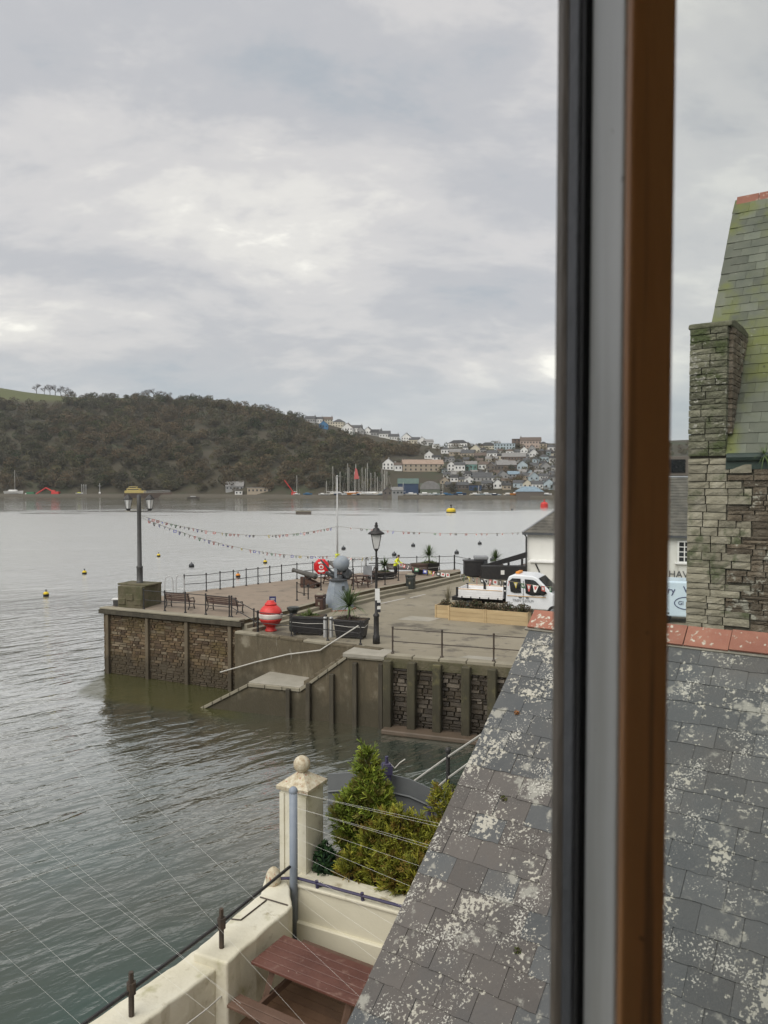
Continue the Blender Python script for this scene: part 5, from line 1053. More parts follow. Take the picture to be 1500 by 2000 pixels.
for yy, sg in ((.0, -1), (W_, 1)):
    for nm, po in (('rear_window', [(.30, 1.42), (.22, 2.0), (.38, 2.16), (.86, 2.16), (.90, 1.36), (.5, 1.34)]), ('front_window', [(1.16, 1.36), (1.10, 2.14), (1.58, 2.12), (1.74, 2.04), (2.36, 1.42), (2.2, 1.30), (1.5, 1.24)])):
        q = B(); q.extr(po, (X0, yy+sg*.012, 0), Vector((1, 0, 0)), UP, Vector((0, 1, 0)), -.012, .012); q.build(nm, 'glass_dark', t)
    q = B(); q.box((X0+1.02, yy+sg*.004, 1.30), (.02, .014, 1.5)); q.build('door_seam', 'gun_dark', t)
    q = B(); q.box((X0+1.2, yy+sg*.012, 1.17), (2.2, .014, .03)); q.build('stripe', 'orange_stripe', t)
    q = B(); q.box((X0+2.15, yy+sg*.16, 1.45), (.14, .26, .30)); bev(q.build('mirror', 'rubber', t), .03, 2)
    for xx in (X0+.85, X0+1.25): q = B(); q.box((xx, yy+sg*.03, 1.10), (.16, .03, .04)); q.build('door_handle', 'rubber', t)
q = B(); q.add([(X0+1.86, .22, 2.19), (X0+2.60, .14, 1.47), (X0+2.60, W_-.14, 1.47), (X0+1.86, W_-.22, 2.19)], [(0, 1, 2, 3)])
q.v = [tuple(Vector(p)+Vector((.03, 0, .035))) for p in q.v]+[tuple(Vector(p)-Vector((.03, 0, .03))) for p in q.v]; q.f = [(0, 1, 2, 3), (7, 6, 5, 4), (0, 4, 5, 1), (1, 5, 6, 2), (2, 6, 7, 3), (3, 7, 4, 0)]; q.c = [None]*6
q.build('windscreen', 'glass_dark', t)
q = B(); q.box((X0+.55, W_/2, 2.42), (.22, .9, .12)); bev(q.build('beacon_bar', 'orange', t), .03, 2)
for xx in (.75, X0+2.75):
    for yy in (.10, W_-.10):
        q = B(); q.lathe([(.20, -.11), (.36, -.10), (.37, 0), (.36, .10), (.20, .11)], 18, (xx, yy, .37), Matrix.Rotation(R(90), 3, 'X')); wh = q.build('wheel', 'rubber', t, True)
        q = B(); q.lathe([(.21, -.12), (.18, -.13), (.05, -.10)], 12, (xx, yy, .37), Matrix.Rotation(R(90), 3, 'X')); q.lathe([(.05, .10), (.18, .13), (.21, .12)], 12, (xx, yy, .37), Matrix.Rotation(R(90), 3, 'X')); q.build('rim', 'lead_grey', wh)
q = B(); q.box((BL/2+1, W_/2, .72), (BL+3, .9, .22)); q.build('chassis', 'rubber', t)
put_text("TREN 'LEOLM", .20, 'lead_grey', t, (X0+.40, -.012, .86))
for k in range(6): q = B(); q.box((BL+.10, -.03, 1.30+.13*k), (.10, .03, .07)); q.build('chequer_plate', 'white_paint' if k % 2 else 'rubber', t)
# ------------------------------------------------------------------ white quayside house
hw0 = dp(1030, 1040, 54.0); wd = Vector((.94, -.342, 0)).normalized(); bd = Vector((.342, .94, 0)).normalized(); eh = hw0.z-ZQ
t = thing('quayside_house', 'white rendered house with dark hipped roof on the quay', 'house', (hw0.x, hw0.y, ZQ), ang(wd))
LW, DW = 22.0, 9.6
q = B(); q.box((LW/2, DW/2, eh/2-.1), (LW, DW, eh+.2)); q.build('wall', 'render_white', t)
rr_ = 3.9; e_ = .3
q = B(); q.add([(-e_, -e_, eh), (LW+e_, -e_, eh), (LW+e_, DW+e_, eh), (-e_, DW+e_, eh), (DW/2, DW/2, eh+rr_), (LW-DW/2, DW/2, eh+rr_)], [(0, 1, 5, 4), (1, 2, 5), (2, 3, 4, 5), (3, 0, 4), (3, 2, 1, 0)]); ro = q.build('roof', 'dark_roof', t)
nrm = Vector((0, -(rr_), DW/2+e_)).normalized(); sl_ = math.hypot(rr_, DW/2+e_); sdir = Vector((0, DW/2+e_, rr_)).normalized()
for i in range(20):             # slate courses as thin overlapping strips
    f0 = i/20; x0_ = -e_+(DW/2+e_)*f0+.05; x1_ = LW+e_-(DW/2+e_)*f0-.05; c0 = Vector((0, -e_, eh))+sdir*(sl_*f0)
    q = B(); q.add([c0+Vector((x0_, 0, 0))+nrm*.035, c0+Vector((x1_, 0, 0))+nrm*.035, c0+Vector((x1_-.2, 0, 0))+sdir*(sl_/20+.05)+nrm*.012, c0+Vector((x0_+.2, 0, 0))+sdir*(sl_/20+.05)+nrm*.012, c0+Vector((x0_, 0, 0)), c0+Vector((x1_, 0, 0))], [(0, 1, 2, 3), (4, 5, 1, 0)]); q.build('slate_course', 'dark_roof', ro)
q = B(); q.tube([(DW/2, DW/2, eh+rr_), (LW-DW/2, DW/2, eh+rr_)], .10, 6); q.build('ridge_capping', 'lead_grey', ro)
q = B(); q.tube([(-e_, -e_, eh+.02), (DW/2, DW/2, eh+rr_)], .07, 5); q.build('hip_capping', 'lead_grey', ro)
q = B(); q.box((LW/2, -e_-.02, eh-.06), (LW+.6, .08, .16)); q.build('fascia', 'gun_dark', t)
q = B(); q.tube([(-.05, -.12, 0), (-.05, -.12, eh-.3), (-.15, -.3, eh-.1)], .06, 6); q.build('downpipe', 'black_iron', t)
q = B(); q.box((3.1, -.5, 1.05), (5.4, 1.0, 2.1)); pb_ = q.build('lean_to', 'render_white', t); q = B(); q.box((3.1, -.55, 2.14), (5.7, 1.2, .10)); q.build('lean_to_roof', 'white_paint', pb_)
q = B(); q.tube([(1.0, -1.06, 0), (1.0, -1.06, 1.5), (.75, -1.06, 2.0)], .05, 6); q.build('waste_pipe', 'black_iron', pb_)
wx = 10.15
for (wx_, nm) in ((10.5, 0), (14.2, 1), (17.8, 2)):
    q = B(); q.box((wx_, -.04, eh-1.05), (1.25, .10, 1.45)); fr_ = q.build('window', 'white_paint', t)
    for iy in range(4):
        for ix in range(3): q = B(); q.box((wx_-.36+.36*ix, -.085, eh-1.55+.33*iy), (.29, .02, .27)); q.build('pane', 'glass_dark', fr_)
    q = B(); q.box((wx_, -.08, eh-1.82), (1.5, .18, .10)); q.build('sill', 'white_paint', fr_)
put_text('HAV', .62, 'gun_dark', t, (9.35, -.05, eh-2.75))
# dormer behind
p = dp(1330, 925, 66); t = thing('roofed_house', 'dark slate roofed house with dormer behind the white quayside house', 'house', (p.x-5, p.y, ZQ), -.35)
q = B(); q.box((6, 4, 3.2), (16, 8, 6.6)); q.build('wall', 'wall_stone', t); q = B(); zz = dp(1330, 888, 66).z-ZQ
q.add([(-2.3, -.3, 6.4), (14.3, -.3, 6.4), (14.3, 4, zz), (-2.3, 4, zz), (14.3, 8.3, 6.4), (-2.3, 8.3, 6.4)], [(0, 1, 2, 3), (3, 2, 4, 5), (1, 4, 2), (0, 3, 5)]); ro = q.build('roof', 'dark_roof', t)
q = B(); q.box((4.2, 1.2, zz-1.0), (2.2, 2.0, 1.6)); dm = q.build('dormer', 'wall_stone', ro); q = B(); q.box((4.2, .16, zz-1.0), (1.6, .06, 1.1)); q.build('dormer_window', 'glass_dark', t)
# ------------------------------------------------------------------ van
vp = gp(1290, 1228, ZQ); vy = 30.0
v0 = dp(1262, 1204, 41.5); t = thing('parked_van', 'pale blue-white van parked between white house and stone house', 'van', (v0.x, v0.y, ZQ), R(-20))
q = B(); pr = [(0, .35), (0, 1.7), (.10, 2.12), (.35, 2.28), (3.3, 2.28), (3.7, 2.15), (4.4, 1.35), (5.1, 1.15), (5.2, .9), (5.2, .35)]; q.extr(pr, (0, 0, 0), Vector((1, 0, 0)), UP, Vector((0, 1, 0)), 0, 1.95); bev(q.build('body', 'van_blue', t), .10, 3)
for xx in (.95, 4.1):
    for yy in (.12, 1.83): q = B(); q.lathe([(.18, -.1), (.33, -.1), (.34, 0), (.33, .1), (.18, .1)], 16, (xx, yy, .34), Matrix.Rotation(R(90), 3, 'X')); q.build('wheel', 'rubber', t, True)
q = B(); q.extr([(3.0, 1.35), (3.0, 1.95), (3.6, 1.92), (4.15, 1.35)], (0, 0, 0), Vector((1, 0, 0)), UP, Vector((0, 1, 0)), -.012, .01); q.build('side_window', 'glass_dark', t)
put_text('ry', .50, 'sign_blue', t, (1.05, -.02, 1.62)); put_text('W', .50, 'sign_blue', t, (1.85, -.02, 1.70))
el = [(2.05+.62*math.cos(6.283*i/28), -.012, 1.12+.33*math.sin(6.283*i/28)) for i in range(29)]; q = B(); q.tube(el, .022, 4); q.build('oval_emblem', 'sign_blue', t)
put_text('Gl', .30, 'sign_blue', t, (1.60, -.02, 1.03)); q = B(); q.box((1.0, -.01, .55), (.35, .02, .05)); q.build('badge', 'rubber', t)
# ------------------------------------------------------------------ worker in hi-vis
wp = gp(772, 1129, ZJ)
def person(p, label, rz):
    t = thing('person', label, 'person', p, rz)
    vsd = {'pel': ((0, 0, .90), .145), 'wai': ((.03, 0, 1.05), .135), 'che': ((.12, 0, 1.28), .16), 'nec': ((.22, 0, 1.45), .065), 'hd': ((.27, 0, 1.58), .095), 'ht': ((.28, 0, 1.68), .075),
           'lh': ((0, .10, .86), .105), 'lk': ((.05, .12, .48), .075), 'la': ((-.02, .12, .09), .05), 'lf': ((.14, .13, .04), .045), 'rh': ((0, -.10, .86), .105), 'rk': ((.03, -.12, .48), .075), 'ra': ((-.06, -.12, .09), .05), 'rf': ((.10, -.13, .04), .045),
           'ls': ((.14, .19, 1.36), .075), 'le': ((.30, .26, 1.14), .052), 'lw': ((.50, .18, 1.10), .038), 'lp': ((.58, .16, 1.10), .04), 'rs': ((.14, -.19, 1.36), .075), 're': ((.28, -.27, 1.13), .052), 'rw': ((.48, -.20, 1.06), .038), 'rp': ((.56, -.17, 1.06), .04)}
    ed = 'pel wai,wai che,che nec,nec hd,hd ht,pel lh,lh lk,lk la,la lf,pel rh,rh rk,rk ra,ra rf,che ls,ls le,le lw,lw lp,che rs,rs re,re rw,rw rp'
    keys = list(vsd); vs = [vsd[k][0] for k in keys]; es = [tuple(keys.index(x) for x in e.split()) for e in ed.split(',')]; rad = [vsd[k][1] for k in keys]
    for hb, sy in (('lp', 1), ('rp', -1)):          # four fingers and a thumb
        k0 = keys.index(hb); b0 = Vector(vsd[hb][0])
        for f in range(4): vs.append(tuple(b0+Vector((.06, (f-1.5)*.02, .01-.004*f)))); rad.append(.010); es.append((k0, len(vs)-1)); vs.append(tuple(b0+Vector((.085-.006*abs(f-1), (f-1.5)*.02, -.02)))); rad.append(.008); es.append((len(vs)-2, len(vs)-1))
        vs.append(tuple(b0+Vector((.02, -sy*.05, .02)))); rad.append(.011); es.append((k0, len(vs)-1))
    me = bpy.data.meshes.new('body'); me.from_pydata(vs, es, []); o = link('body', me, t)
    for nm in ('cloth_dark', 'hi_vis', 'skin'): me.materials.append(MT[nm])
    md = o.modifiers.new('skin', 'SKIN'); md.use_smooth_shade = True
    for i, r_ in enumerate(rad): me.skin_vertices[0].data[i].radius = (r_, r_); me.skin_vertices[0].data[i].use_root = (i == 0)
    o.modifiers.new('sub', 'SUBSURF').render_levels = 1; o.modifiers['sub'].levels = 1
    dg = bpy.context.evaluated_depsgraph_get(); m2 = bpy.data.meshes.new_from_object(o.evaluated_get(dg)); m2.materials.clear()
    for nm in ('cloth_dark', 'hi_vis', 'skin'): m2.materials.append(MT[nm])
    o.modifiers.clear(); o.data = m2
    for f in m2.polygons:
        c = f.center; f.material_index = 2 if (c.z > 1.49 or c.x > .50) else (1 if c.z > .92 else 0)
    q = B(); q.ball((.27, 0, 1.655), .105, 12, 8, (1, .95, .85)); q.build('hair', 'hair_dark', t, True)
    q = B(); q.lathe([(.175, 1.12), (.18, 1.17)], 14, (.06, 0, 0)); q.build('reflective_band', 'white_paint', t, True)
    return t
person(wp, 'person in a yellow hi-vis jacket and dark trousers working on the platform', R(-25))
# ------------------------------------------------------------------ bunting
FM = {}
FC = ['flag_red', 'flag_white', 'flag_blue', 'flag_yellow', 'flag_black', 'flag_white', 'flag_red', 'flag_green']
def flag_mesh(c, kind, s_):
    k = (c, kind, s_)
    if k not in FM:
        q = B(); d = .008
        po = [(-.5, 0), (.5, 0), (.5, -.8), (-.5, -.8)] if kind == 0 else [(-.5, 0), (.5, 0), (.15, -1.1), (-.15, -1.1)] if kind == 1 else [(-.5, 0), (.5, 0), (0, -1.0)]
        q.extr([(x*s_, z*s_) for x, z in po], (0, 0, 0), Vector((1, 0, 0)), UP, Vector((0, 1, 0)), -d, d)
        m = q.mesh('flag', [c, 'flag_white' if c != 'flag_white' else random.choice(['flag_red', 'flag_blue', 'flag_black'])]); FM[k] = m
        # a second colour as a stripe block set into the cloth
        e2 = B(); e2.extr([(x*s_*.55, z*s_*.5-.18*s_) for x, z in po], (0, 0, 0), Vector((1, 0, 0)), UP, Vector((0, 1, 0)), -d-.003, d+.003)
        n0 = len(m.vertices); allv = [tuple(v.co) for v in m.vertices]+e2.v; allf = [tuple(f.vertices) for f in m.polygons]+[tuple(i+n0 for i in f) for f in e2.f]; nb0 = len(m.polygons)
        m2 = bpy.data.meshes.new('flag'); m2.from_pydata(allv, [], allf)
        for mm in m.materials: m2.materials.append(mm)
        for i, f in enumerate(m2.polygons): f.material_index = 0 if i < nb0 else 1
        FM[k] = m2
    return FM[k]
def bunting(a, c, sag, n, s_, label, seed, skip=0.1, f0=.03):
    g = random.Random(seed); a, c = Vector(a), Vector(c); t = thing('bunting', label, 'bunting', a, 0, 'bunting strings')
    pt = lambda f: (c-a)*f-UP*(sag*4*f*(1-f))
    q = B(); q.tube([pt(i/24) for i in range(25)], .010, 4); q.build('line', 'edge_stone', t)
    for i in range(n):
        if g.random() < skip: continue
        f = f0+(1-2*f0)*(i+.5)/n; d = (pt(min(1, f+.01))-pt(f-.01)); o = link('flag', flag_mesh(g.choice(FC), g.choice((0, 0, 1, 2)), s_), t, pt(f)); o.rotation_euler = (g.uniform(-.35, .35), 0, ang(d)+g.uniform(-.7, .7))
    return t
lampA = base.copy(); LA = Vector((base.x, base.y, dp(264, 1006, base.y).z)); FPt = Vector((fp.x, fp.y, dp(659, 1028, fp.y).z)); FPb = Vector((fp.x, fp.y, dp(659, 1086, fp.y).z)); LB = Vector((lp.x, lp.y, dp(735, 1086, lp.y).z))
bunting(LA, FPt, dp(460, 1017, 50).z-dp(460, 1043, 50).z, 48, .165, 'upper bunting string from the double lamp to the flagpole', 1)
bunting(LA-UP*.1, FPb, dp(460, 1046, 50).z-dp(460, 1067, 50).z, 42, .18, 'lower bunting string from the double lamp to the flagpole', 2, .15)
bunting(FPt, Vector((hw0.x, hw0.y, hw0.z))+wd*-.1, .25, 34, .16, 'bunting string from the flagpole to the white house', 3, .3)
bunting(FPb+UP*.1, LB, .15, 10, .2, 'short bunting string from flagpole to lantern post', 4, .3)
w1 = dp(776, 1098, wp.y-1.5); w2 = dp(893, 1121, 48.0); w3 = dp(985, 1133, 42.4); w4 = dp(1100, 1148, 38.5)
bunting(w1, w2, .15, 13, .30, 'bunting string from the worker down over the platform steps', 5, .1)
bunting(w2, w3, .10, 10, .34, 'bunting string hanging behind the pickup bed', 6, .05)
bunting(w3, w4, .06, 8, .34, 'bunting string in front of the pickup cab windows', 8, .05)
# ------------------------------------------------------------------ near slate roof
def roof_frame(E, th, p):       # E: left end of the top course; x to the right along the ridge, y down the slope, z out of the roof
    a = Vector((math.sin(th), -math.cos(th), 0)); dn = Vector((-math.cos(th)*math.cos(p), -math.sin(th)*math.cos(p), -math.sin(p))); n = a.cross(dn).normalized()
    if n.z < 0: n = -n
    return a, dn, n
TH = R(55); PR = R(37.5)
E0 = dp(1022, 1258, 9.25); ra, rdn, rn = roof_frame(E0, TH, PR)
t = thing('slate_house', 'neighbouring house with lichen-spotted slate roof and red ridge tiles', 'house', (E0.x, E0.y, 3.0))
MW = Matrix((ra, rdn, rn)).transposed().to_4x4(); MW.translation = E0-Vector((E0.x, E0.y, 3.0))
dk = B(); dk.add([(0.03, -.47, -.03), (9, -.47, -.03), (9, 6.0, -.03), (.03, 6.0, -.03), (.03, -.47, -.12), (9, -.47, -.12), (9, 6.0, -.12), (.03, 6.0, -.12)], [(0, 3, 2, 1), (4, 5, 6, 7), (0, 1, 5, 4), (1, 2, 6, 5), (2, 3, 7, 6), (3, 0, 4, 7)])
roof = dk.build('roof', 'dark_mortar', t); roof.matrix_basis = MW
GA, SWD = .25, .335
def slate_meshes(w, l, m, n=6, thick=.009):
    out = []
    for k in range(n):
        g = random.Random(100+k+int(w*1000)); bb = B(); j = lambda a: g.uniform(-a, a)
        nx = 5; bot = [(-w/2+w*i/nx, l/2+j(.006), 0) for i in range(nx+1)]
        top = [(-w/2+j(.003), -l/2, 0), (w/2+j(.003), -l/2, 0)]
        up = [(x, y, thick) for x, y, z in top]+[(x, y, thick) for x, y, z in bot]; lo = [(x, y, 0) for x, y, z in top]+[(x, y, 0) for x, y, z in bot]
        kx = len(up); order = [0]+[2+i for i in range(nx+1)]+[1]
        bb.add(up+lo, [tuple(order), tuple(kx+i for i in order[::-1])]+[(order[i], kx+order[i], kx+order[(i+1) % kx], order[(i+1) % kx]) for i in range(kx)])
        out.append(bb.mesh('slate', m))
    return out
SMF = slate_meshes(SWD-.009, .52, 'slate'); SMH = slate_meshes(SWD/2-.009, .52, 'slate', 3); SBF = slate_meshes(SWD-.009, .52, 'brown_slate'); SBH = slate_meshes(SWD/2-.009, .52, 'brown_slate', 3)
cand = []
g = random.Random(4)
for row in range(0, 24):
    s0 = row*GA                                    # lower edge of the course
    nx = 14; x = 0.0; first = True
    while x < 4.6:
        half = first and row % 2 == 1; w = SWD/2 if half else SWD; first = False
        cx_ = x+w/2; yc = s0-.26; ctr = E0+ra*cx_+rdn*(s0-.1); px, py = proj(ctr); x += w
        if -200 < px < 1640 and py < 2150 and row >= 0: cand.append((abs(px-1100)+abs(py-1600), cx_, yc, half, row))
cand.sort(); 
for _, cx_, yc, half, row in cand[:300]:
    brn = g.random() < (.88 if cx_ < 1.5 and 7 < row < 18 else .02); o = link('slate', g.choice((SBH if half else SBF) if brn else (SMH if half else SMF)), roof)
    M2 = Matrix.Translation((cx_+g.uniform(-.003, .003), yc+g.uniform(-.006, .006), .012+g.uniform(0, .004))) @ Matrix.Rotation(R(1.55+g.uniform(-.25, .35)), 4, 'X') @ Matrix.Rotation(g.uniform(-.008, .008), 4, 'Z') @ Matrix.Rotation(g.uniform(-.006, .006), 4, 'Y'); o.matrix_basis = M2
rest = B()
for _, cx_, yc, half, row in cand[300:]:
    m = g.choice(SMF); mm = Matrix.Translation((cx_, yc, .012)) @ Matrix.Rotation(R(1.5), 4, 'X'); rest.add([mm @ v.co for v in m.vertices], [tuple(f.vertices) for f in m.polygons])
if rest.v: tag(rest.build('slates', 'slate', roof), kind='stuff')
q = B(); q.box((.04, 2.75, -.035), (.06, 6.3, .05)); q.build('verge_mortar', 'dark_mortar', roof)
# ridge tiles
rb_ = B()
for i in range(9):
    L0 = .46; x0_ = -.02+L0*i; q = B(); hw = .27; tk = .022
    # front leg on this slope, back leg on the far slope (mirrored)
    up_ = Vector(MW.to_3x3().inverted() @ UP); bk = Vector(MW.to_3x3().inverted() @ (Vector((math.cos(TH)*math.cos(PR), math.sin(TH)*math.cos(PR), -math.sin(PR)))))
    top = Vector((0, -.50, .045)); f_ = Vector((0, 1, 0)); nb2 = Vector((0, 0, 1)); bn = bk.cross(Vector((1, 0, 0))); bn = bn if bn.dot(up_) > 0 else -bn
    sec = [top+f_*hw+nb2*0, top+f_*hw+nb2*tk, top+nb2*tk+up_*.012, top+bk*hw+bn*tk, top+bk*hw, top]
    vs_ = [p+Vector((x0_+.004, 0, 0)) for p in sec]+[p+Vector((x0_+L0-.006, 0, 0)) for p in sec]
    q.add(vs_, [(0, 1, 2, 3, 4, 5)[::-1], (6, 7, 8, 9, 10, 11)]+[(k, (k+1) % 6, 6+(k+1) % 6, 6+k) for k in range(6)]); o = q.build('ridge_tile', 'ridge_tile', roof); o.rotation_euler = (0, g.uniform(-.004, .004), g.uniform(-.004, .004)); o.location = (0, 0, g.uniform(-.003, .004))
q = B(); q.box((4.2, -.225, .03), (8.5, .04, .02)); q.build('ridge_mortar', 'mortar', roof)
bkx = Matrix.Identity(3)
# far slope, walls
back = Vector((math.cos(TH)*math.cos(PR), math.sin(TH)*math.cos(PR), -math.sin(PR))); O_ = Vector((E0.x, E0.y, 3.0)); rt = E0-rdn*.47-O_+rn*.0
q = B(); q.add([rt+ra*.03, rt+ra*9, rt+ra*9+back*4.5, rt+ra*.03+back*4.5], [(0, 1, 2, 3)]); q.v += [tuple(Vector(v)-UP*.1) for v in q.v]; q.f += [(7, 6, 5, 4), (0, 4, 5, 1), (1, 5, 6, 2), (2, 6, 7, 3), (3, 7, 4, 0)]; q.c = [None]*6; q.build('far_slope', 'slate', t)
hb_ = Vector((math.cos(TH), math.sin(TH), 0)); ev = 6.0*math.cos(PR); zE = E0.z-3.0
q = B(); f0_ = -hb_*(4.6-.4); po = [(-4.4, -1.5), (3.3, -1.5), (3.3, zE-2.35), (.3, zE-.02), (-4.4, zE-3.68)]
q.extr(po, ra*.18, hb_, UP, ra, 0, 8.6); q.build('wall', 'cream_smooth', t)
# moss tufts
for i, (px, py) in enumerate(((985, 1563), (1012, 1860), (885, 1540), (1010, 1395))):
    d = ray(px, py); o3 = Vector((0, 0, CZ)); tt_ = (E0-o3).dot(rn)/d.dot(rn); p = o3+d*tt_
    leafy('moss_tuft', f'small {"orange lichen" if i == 3 else "dark green moss"} tuft on the slate roof, {ORD[i]} of four', 'moss', p+rn*.02, .035, .05, .03, 120, .012, [(0.35, 0.14, 0.03)] if i == 3 else [(0.07, 0.09, 0.02), (0.10, 0.10, 0.03)], 90+i, 'moss tufts on the slates')
# ------------------------------------------------------------------ stone house at the right
G0 = Vector((5.14, 13.0, 0)); sa = ra.copy(); sb = hb_.copy(); ZG = 11.06; PS = R(55.7)
t = thing('stone_house', 'old rubble stone house with mossy slate roof and corner chimney', 'house', (G0.x, G0.y, 3.0)); O_ = Vector((G0.x, G0.y, 3.0))
def SL(x, y, z): return sa*x+sb*y+UP*(z-3.0)   # local: along wall, back, absolute height
ROTS = Matrix((sa, sb, UP)).transposed().to_4x4()
q = B(); q.extr([(0, 0), (6, 0), (6, ZG-3), (0, ZG-3)], SL(0, .035, 3.0), sa, UP, sb, 0, 7.4); wall = q.build('wall', 'stone_mortar', t)
q = B(); q.extr([(.02, ZG-3), (3.63, ZG-3+3.63*math.tan(PS)-.1), (7.26, ZG-3)], SL(.05, 0, 3.0), sb, UP, sa, 0, .3); q.build('gable', 'dark_mortar', t)
def stone_meshes(m, n=7):
    out = []
    for k in range(n):
        g = random.Random(500+k); bb = B(); nx, nz = 3, 2; vs_ = []
        for j in range(nz+1):
            for i in range(nx+1):
                x, z = -.5+i/nx, -.5+j/nz; edge = (i in (0, nx)) or (j in (0, nz)); vs_.append((x+(g.uniform(-.03, .03) if not edge else -x*.03*g.random()), -(.45 if edge else .5)+g.uniform(-.07, .04), z+(g.uniform(-.05, .05) if not edge else g.uniform(-.02, .02))))
        n0 = len(vs_); fs = [(j*(nx+1)+i, j*(nx+1)+i+1, (j+1)*(nx+1)+i+1, (j+1)*(nx+1)+i) for j in range(nz) for i in range(nx)]
        ring = [i for i in range(nx+1)]+[(j)*(nx+1)+nx for j in range(1, nz+1)]+[nz*(nx+1)+i for i in range(nx-1, -1, -1)]+[j*(nx+1) for j in range(nz-1, 0, -1)]
        bk_ = [(vs_[r_][0], .5, vs_[r_][2]) for r_ in ring]; vs_ += bk_; k_ = len(ring)
        fs += [(ring[i], n0+i, n0+(i+1) % k_, ring[(i+1) % k_]) for i in range(k_)]; bb.add(vs_, fs); out.append(bb.mesh('stone', m))
    return out
SR, SQ, SCH = stone_meshes('rubble_stone'), stone_meshes('quoin_stone'), stone_meshes('chimney_stone')
g = random.Random(21)
def put_stone(ms_, x0, x1, z0, z1, parent, dep=.16, name='stone', yoff=.02, rot=None):
    o = link(name, g.choice(ms_), parent); c = SL((x0+x1)/2, yoff+dep/2-.06+g.uniform(-.018, .018), (z0+z1)/2)
    o.matrix_basis = Matrix.Translation(c) @ ROTS @ (rot or Matrix.Identity(4)) @ Matrix.Diagonal((x1-x0, dep, z1-z0, 1)); return o
# quoins (every second one longer), then rubble
z = 7.5; k = 0; qx = []
while z < ZG-.05:
    h = g.uniform(.10, .15); n = 1+(k//2) % 2; x = 0.0
    tot = .62 if n == 1 else 1.0
    if k % 7 == 3: tot = .85
    while x < tot-.1:
        w = g.uniform(.22, .40); x1 = min(x+w, tot); 
        if tot-x1 < .12: x1 = tot
        put_stone(SQ, x+.006, x1-.006, z+.006, z+h-.006, wall, name='quoin'); x = x1
    qx.append((z, z+h, tot)); z += h; k += 1
rs = []
z = 7.5
while z < ZG-.10:
    h = g.uniform(.055, .125); zc = z+h/2; x = next((q_[2] for q_ in qx if q_[0] <= zc < q_[1]), .6)+g.uniform(0, .02)
    while x < 2.1:
        w = g.uniform(.16, .60); px, py = proj(G0+sa*x+UP*zc); rs.append((x, min(x+w, 2.2), z, z+h)) ; x += w
    z += h
for (x0_, x1_, z0_, z1_) in rs[:300]: put_stone(SR, x0_+.006, x1_-.006, z0_+.005, z1_-.005, wall, .15)
# chimney
CH = 13.18; CWd = .60
q = B(); q.extr([(.02, ZG-3.05), (.02, CH-3.12), (1.42, CH-3.12)], SL(.03, .03, 3.0), sb, UP, sa, 0, CWd-.06); ch = q.build('chimney', 'stone_mortar', t)
z = ZG
while z < CH-.03:
    h = min(g.uniform(.075, .13), CH-z); x = 0.0; sp_ = g.choice((.2, .27, .33, .42))
    for (xa, xb) in ((0, sp_), (sp_, CWd)):
        if xb-xa > .05: put_stone(SCH, xa+.005, xb-.005, z+.006, z+h-.006, ch, .16, 'quoin')
    # right cheek stones, running back to the roof
    y = .10; ymax = (z-ZG)/math.tan(PS)*1.0-.02
    while y < ymax-.12:
        w = g.uniform(.22, .45); y1 = min(y+w, ymax); o = link('stone', g.choice(SR), ch); c = SL(CWd+.0, (y+y1)/2, z+h/2)
        o.matrix_basis = Matrix.Translation(c) @ ROTS @ Matrix.Rotation(R(90), 4, 'Z') @ Matrix.Diagonal((y1-y-.01, .12, h-.012, 1)); y = y1
    z += h
q = B(); q.extr([(-.03, 0), (1.65, 0), (1.62, .10), (1.0, .16), (.3, .15), (0, .09)], SL(-.03, 0, CH), sb, UP, sa, 0, CWd+.08); o = q.build('capping', 'moss_stone', ch); bev(o, .03, 2)
# steep roof
RN = (sa).cross(sb*math.cos(PS)+UP*math.sin(PS)).normalized(); RN = RN if RN.z > 0 else -RN
RUP = (sb*math.cos(PS)+UP*math.sin(PS)).normalized(); RL = 3.63/math.cos(PS)
q = B(); vs_ = [SL(.02, .0, ZG), SL(6, .0, ZG), SL(6, .0, ZG)+RUP*RL, SL(.02, .0, ZG)+RUP*RL]; q.add(vs_+[v-RN*.1 for v in vs_], [(0, 1, 2, 3), (7, 6, 5, 4), (0, 4, 5, 1), (1, 5, 6, 2), (2, 6, 7, 3), (3, 7, 4, 0)]); rf = q.build('roof', 'dark_mortar', t)
q = B(); vs2 = [v+RN*.0 for v in (vs_[3], vs_[2])]; bd_ = (sb*math.cos(PS)-UP*math.sin(PS)).normalized(); q.add([vs_[3], vs_[2], vs_[2]+bd_*RL, vs_[3]+bd_*RL], [(0, 1, 2, 3)]); q.v += [tuple(Vector(v)-UP*.12) for v in q.v]; q.f += [(7, 6, 5, 4), (0, 4, 5, 1), (1, 5, 6, 2), (2, 6, 7, 3), (3, 7, 4, 0)]; q.c = [None]*6; q.build('far_slope', 'green_slate', t)
SG = slate_meshes(.30, .44, 'green_slate', 6, .012); GG = .215
MS = Matrix((sa, -RUP, RN)).transposed().to_4x4()
nrow = int(RL/GG); cnt_ = 0
for r_ in range(nrow):
    x = -.02+(r_ % 2)*-.15
    while x < 2.3 and cnt_ < 300:
        ctr = SL(x+.15, 0, ZG)+RUP*(GG*r_+.22); 
        if not (x < CWd-.2 and GG*r_*math.sin(PS) < CH-ZG-.25) and x > -.1:
            o = link('slate', g.choice(SG), rf); o.matrix_basis = Matrix.Translation(ctr+RN*.022) @ MS @ Matrix.Rotation(R(2.6+g.uniform(-.4, .6)), 4, 'X') @ Matrix.Rotation(g.uniform(-.012, .012), 4, 'Z'); cnt_ += 1
        x += .304
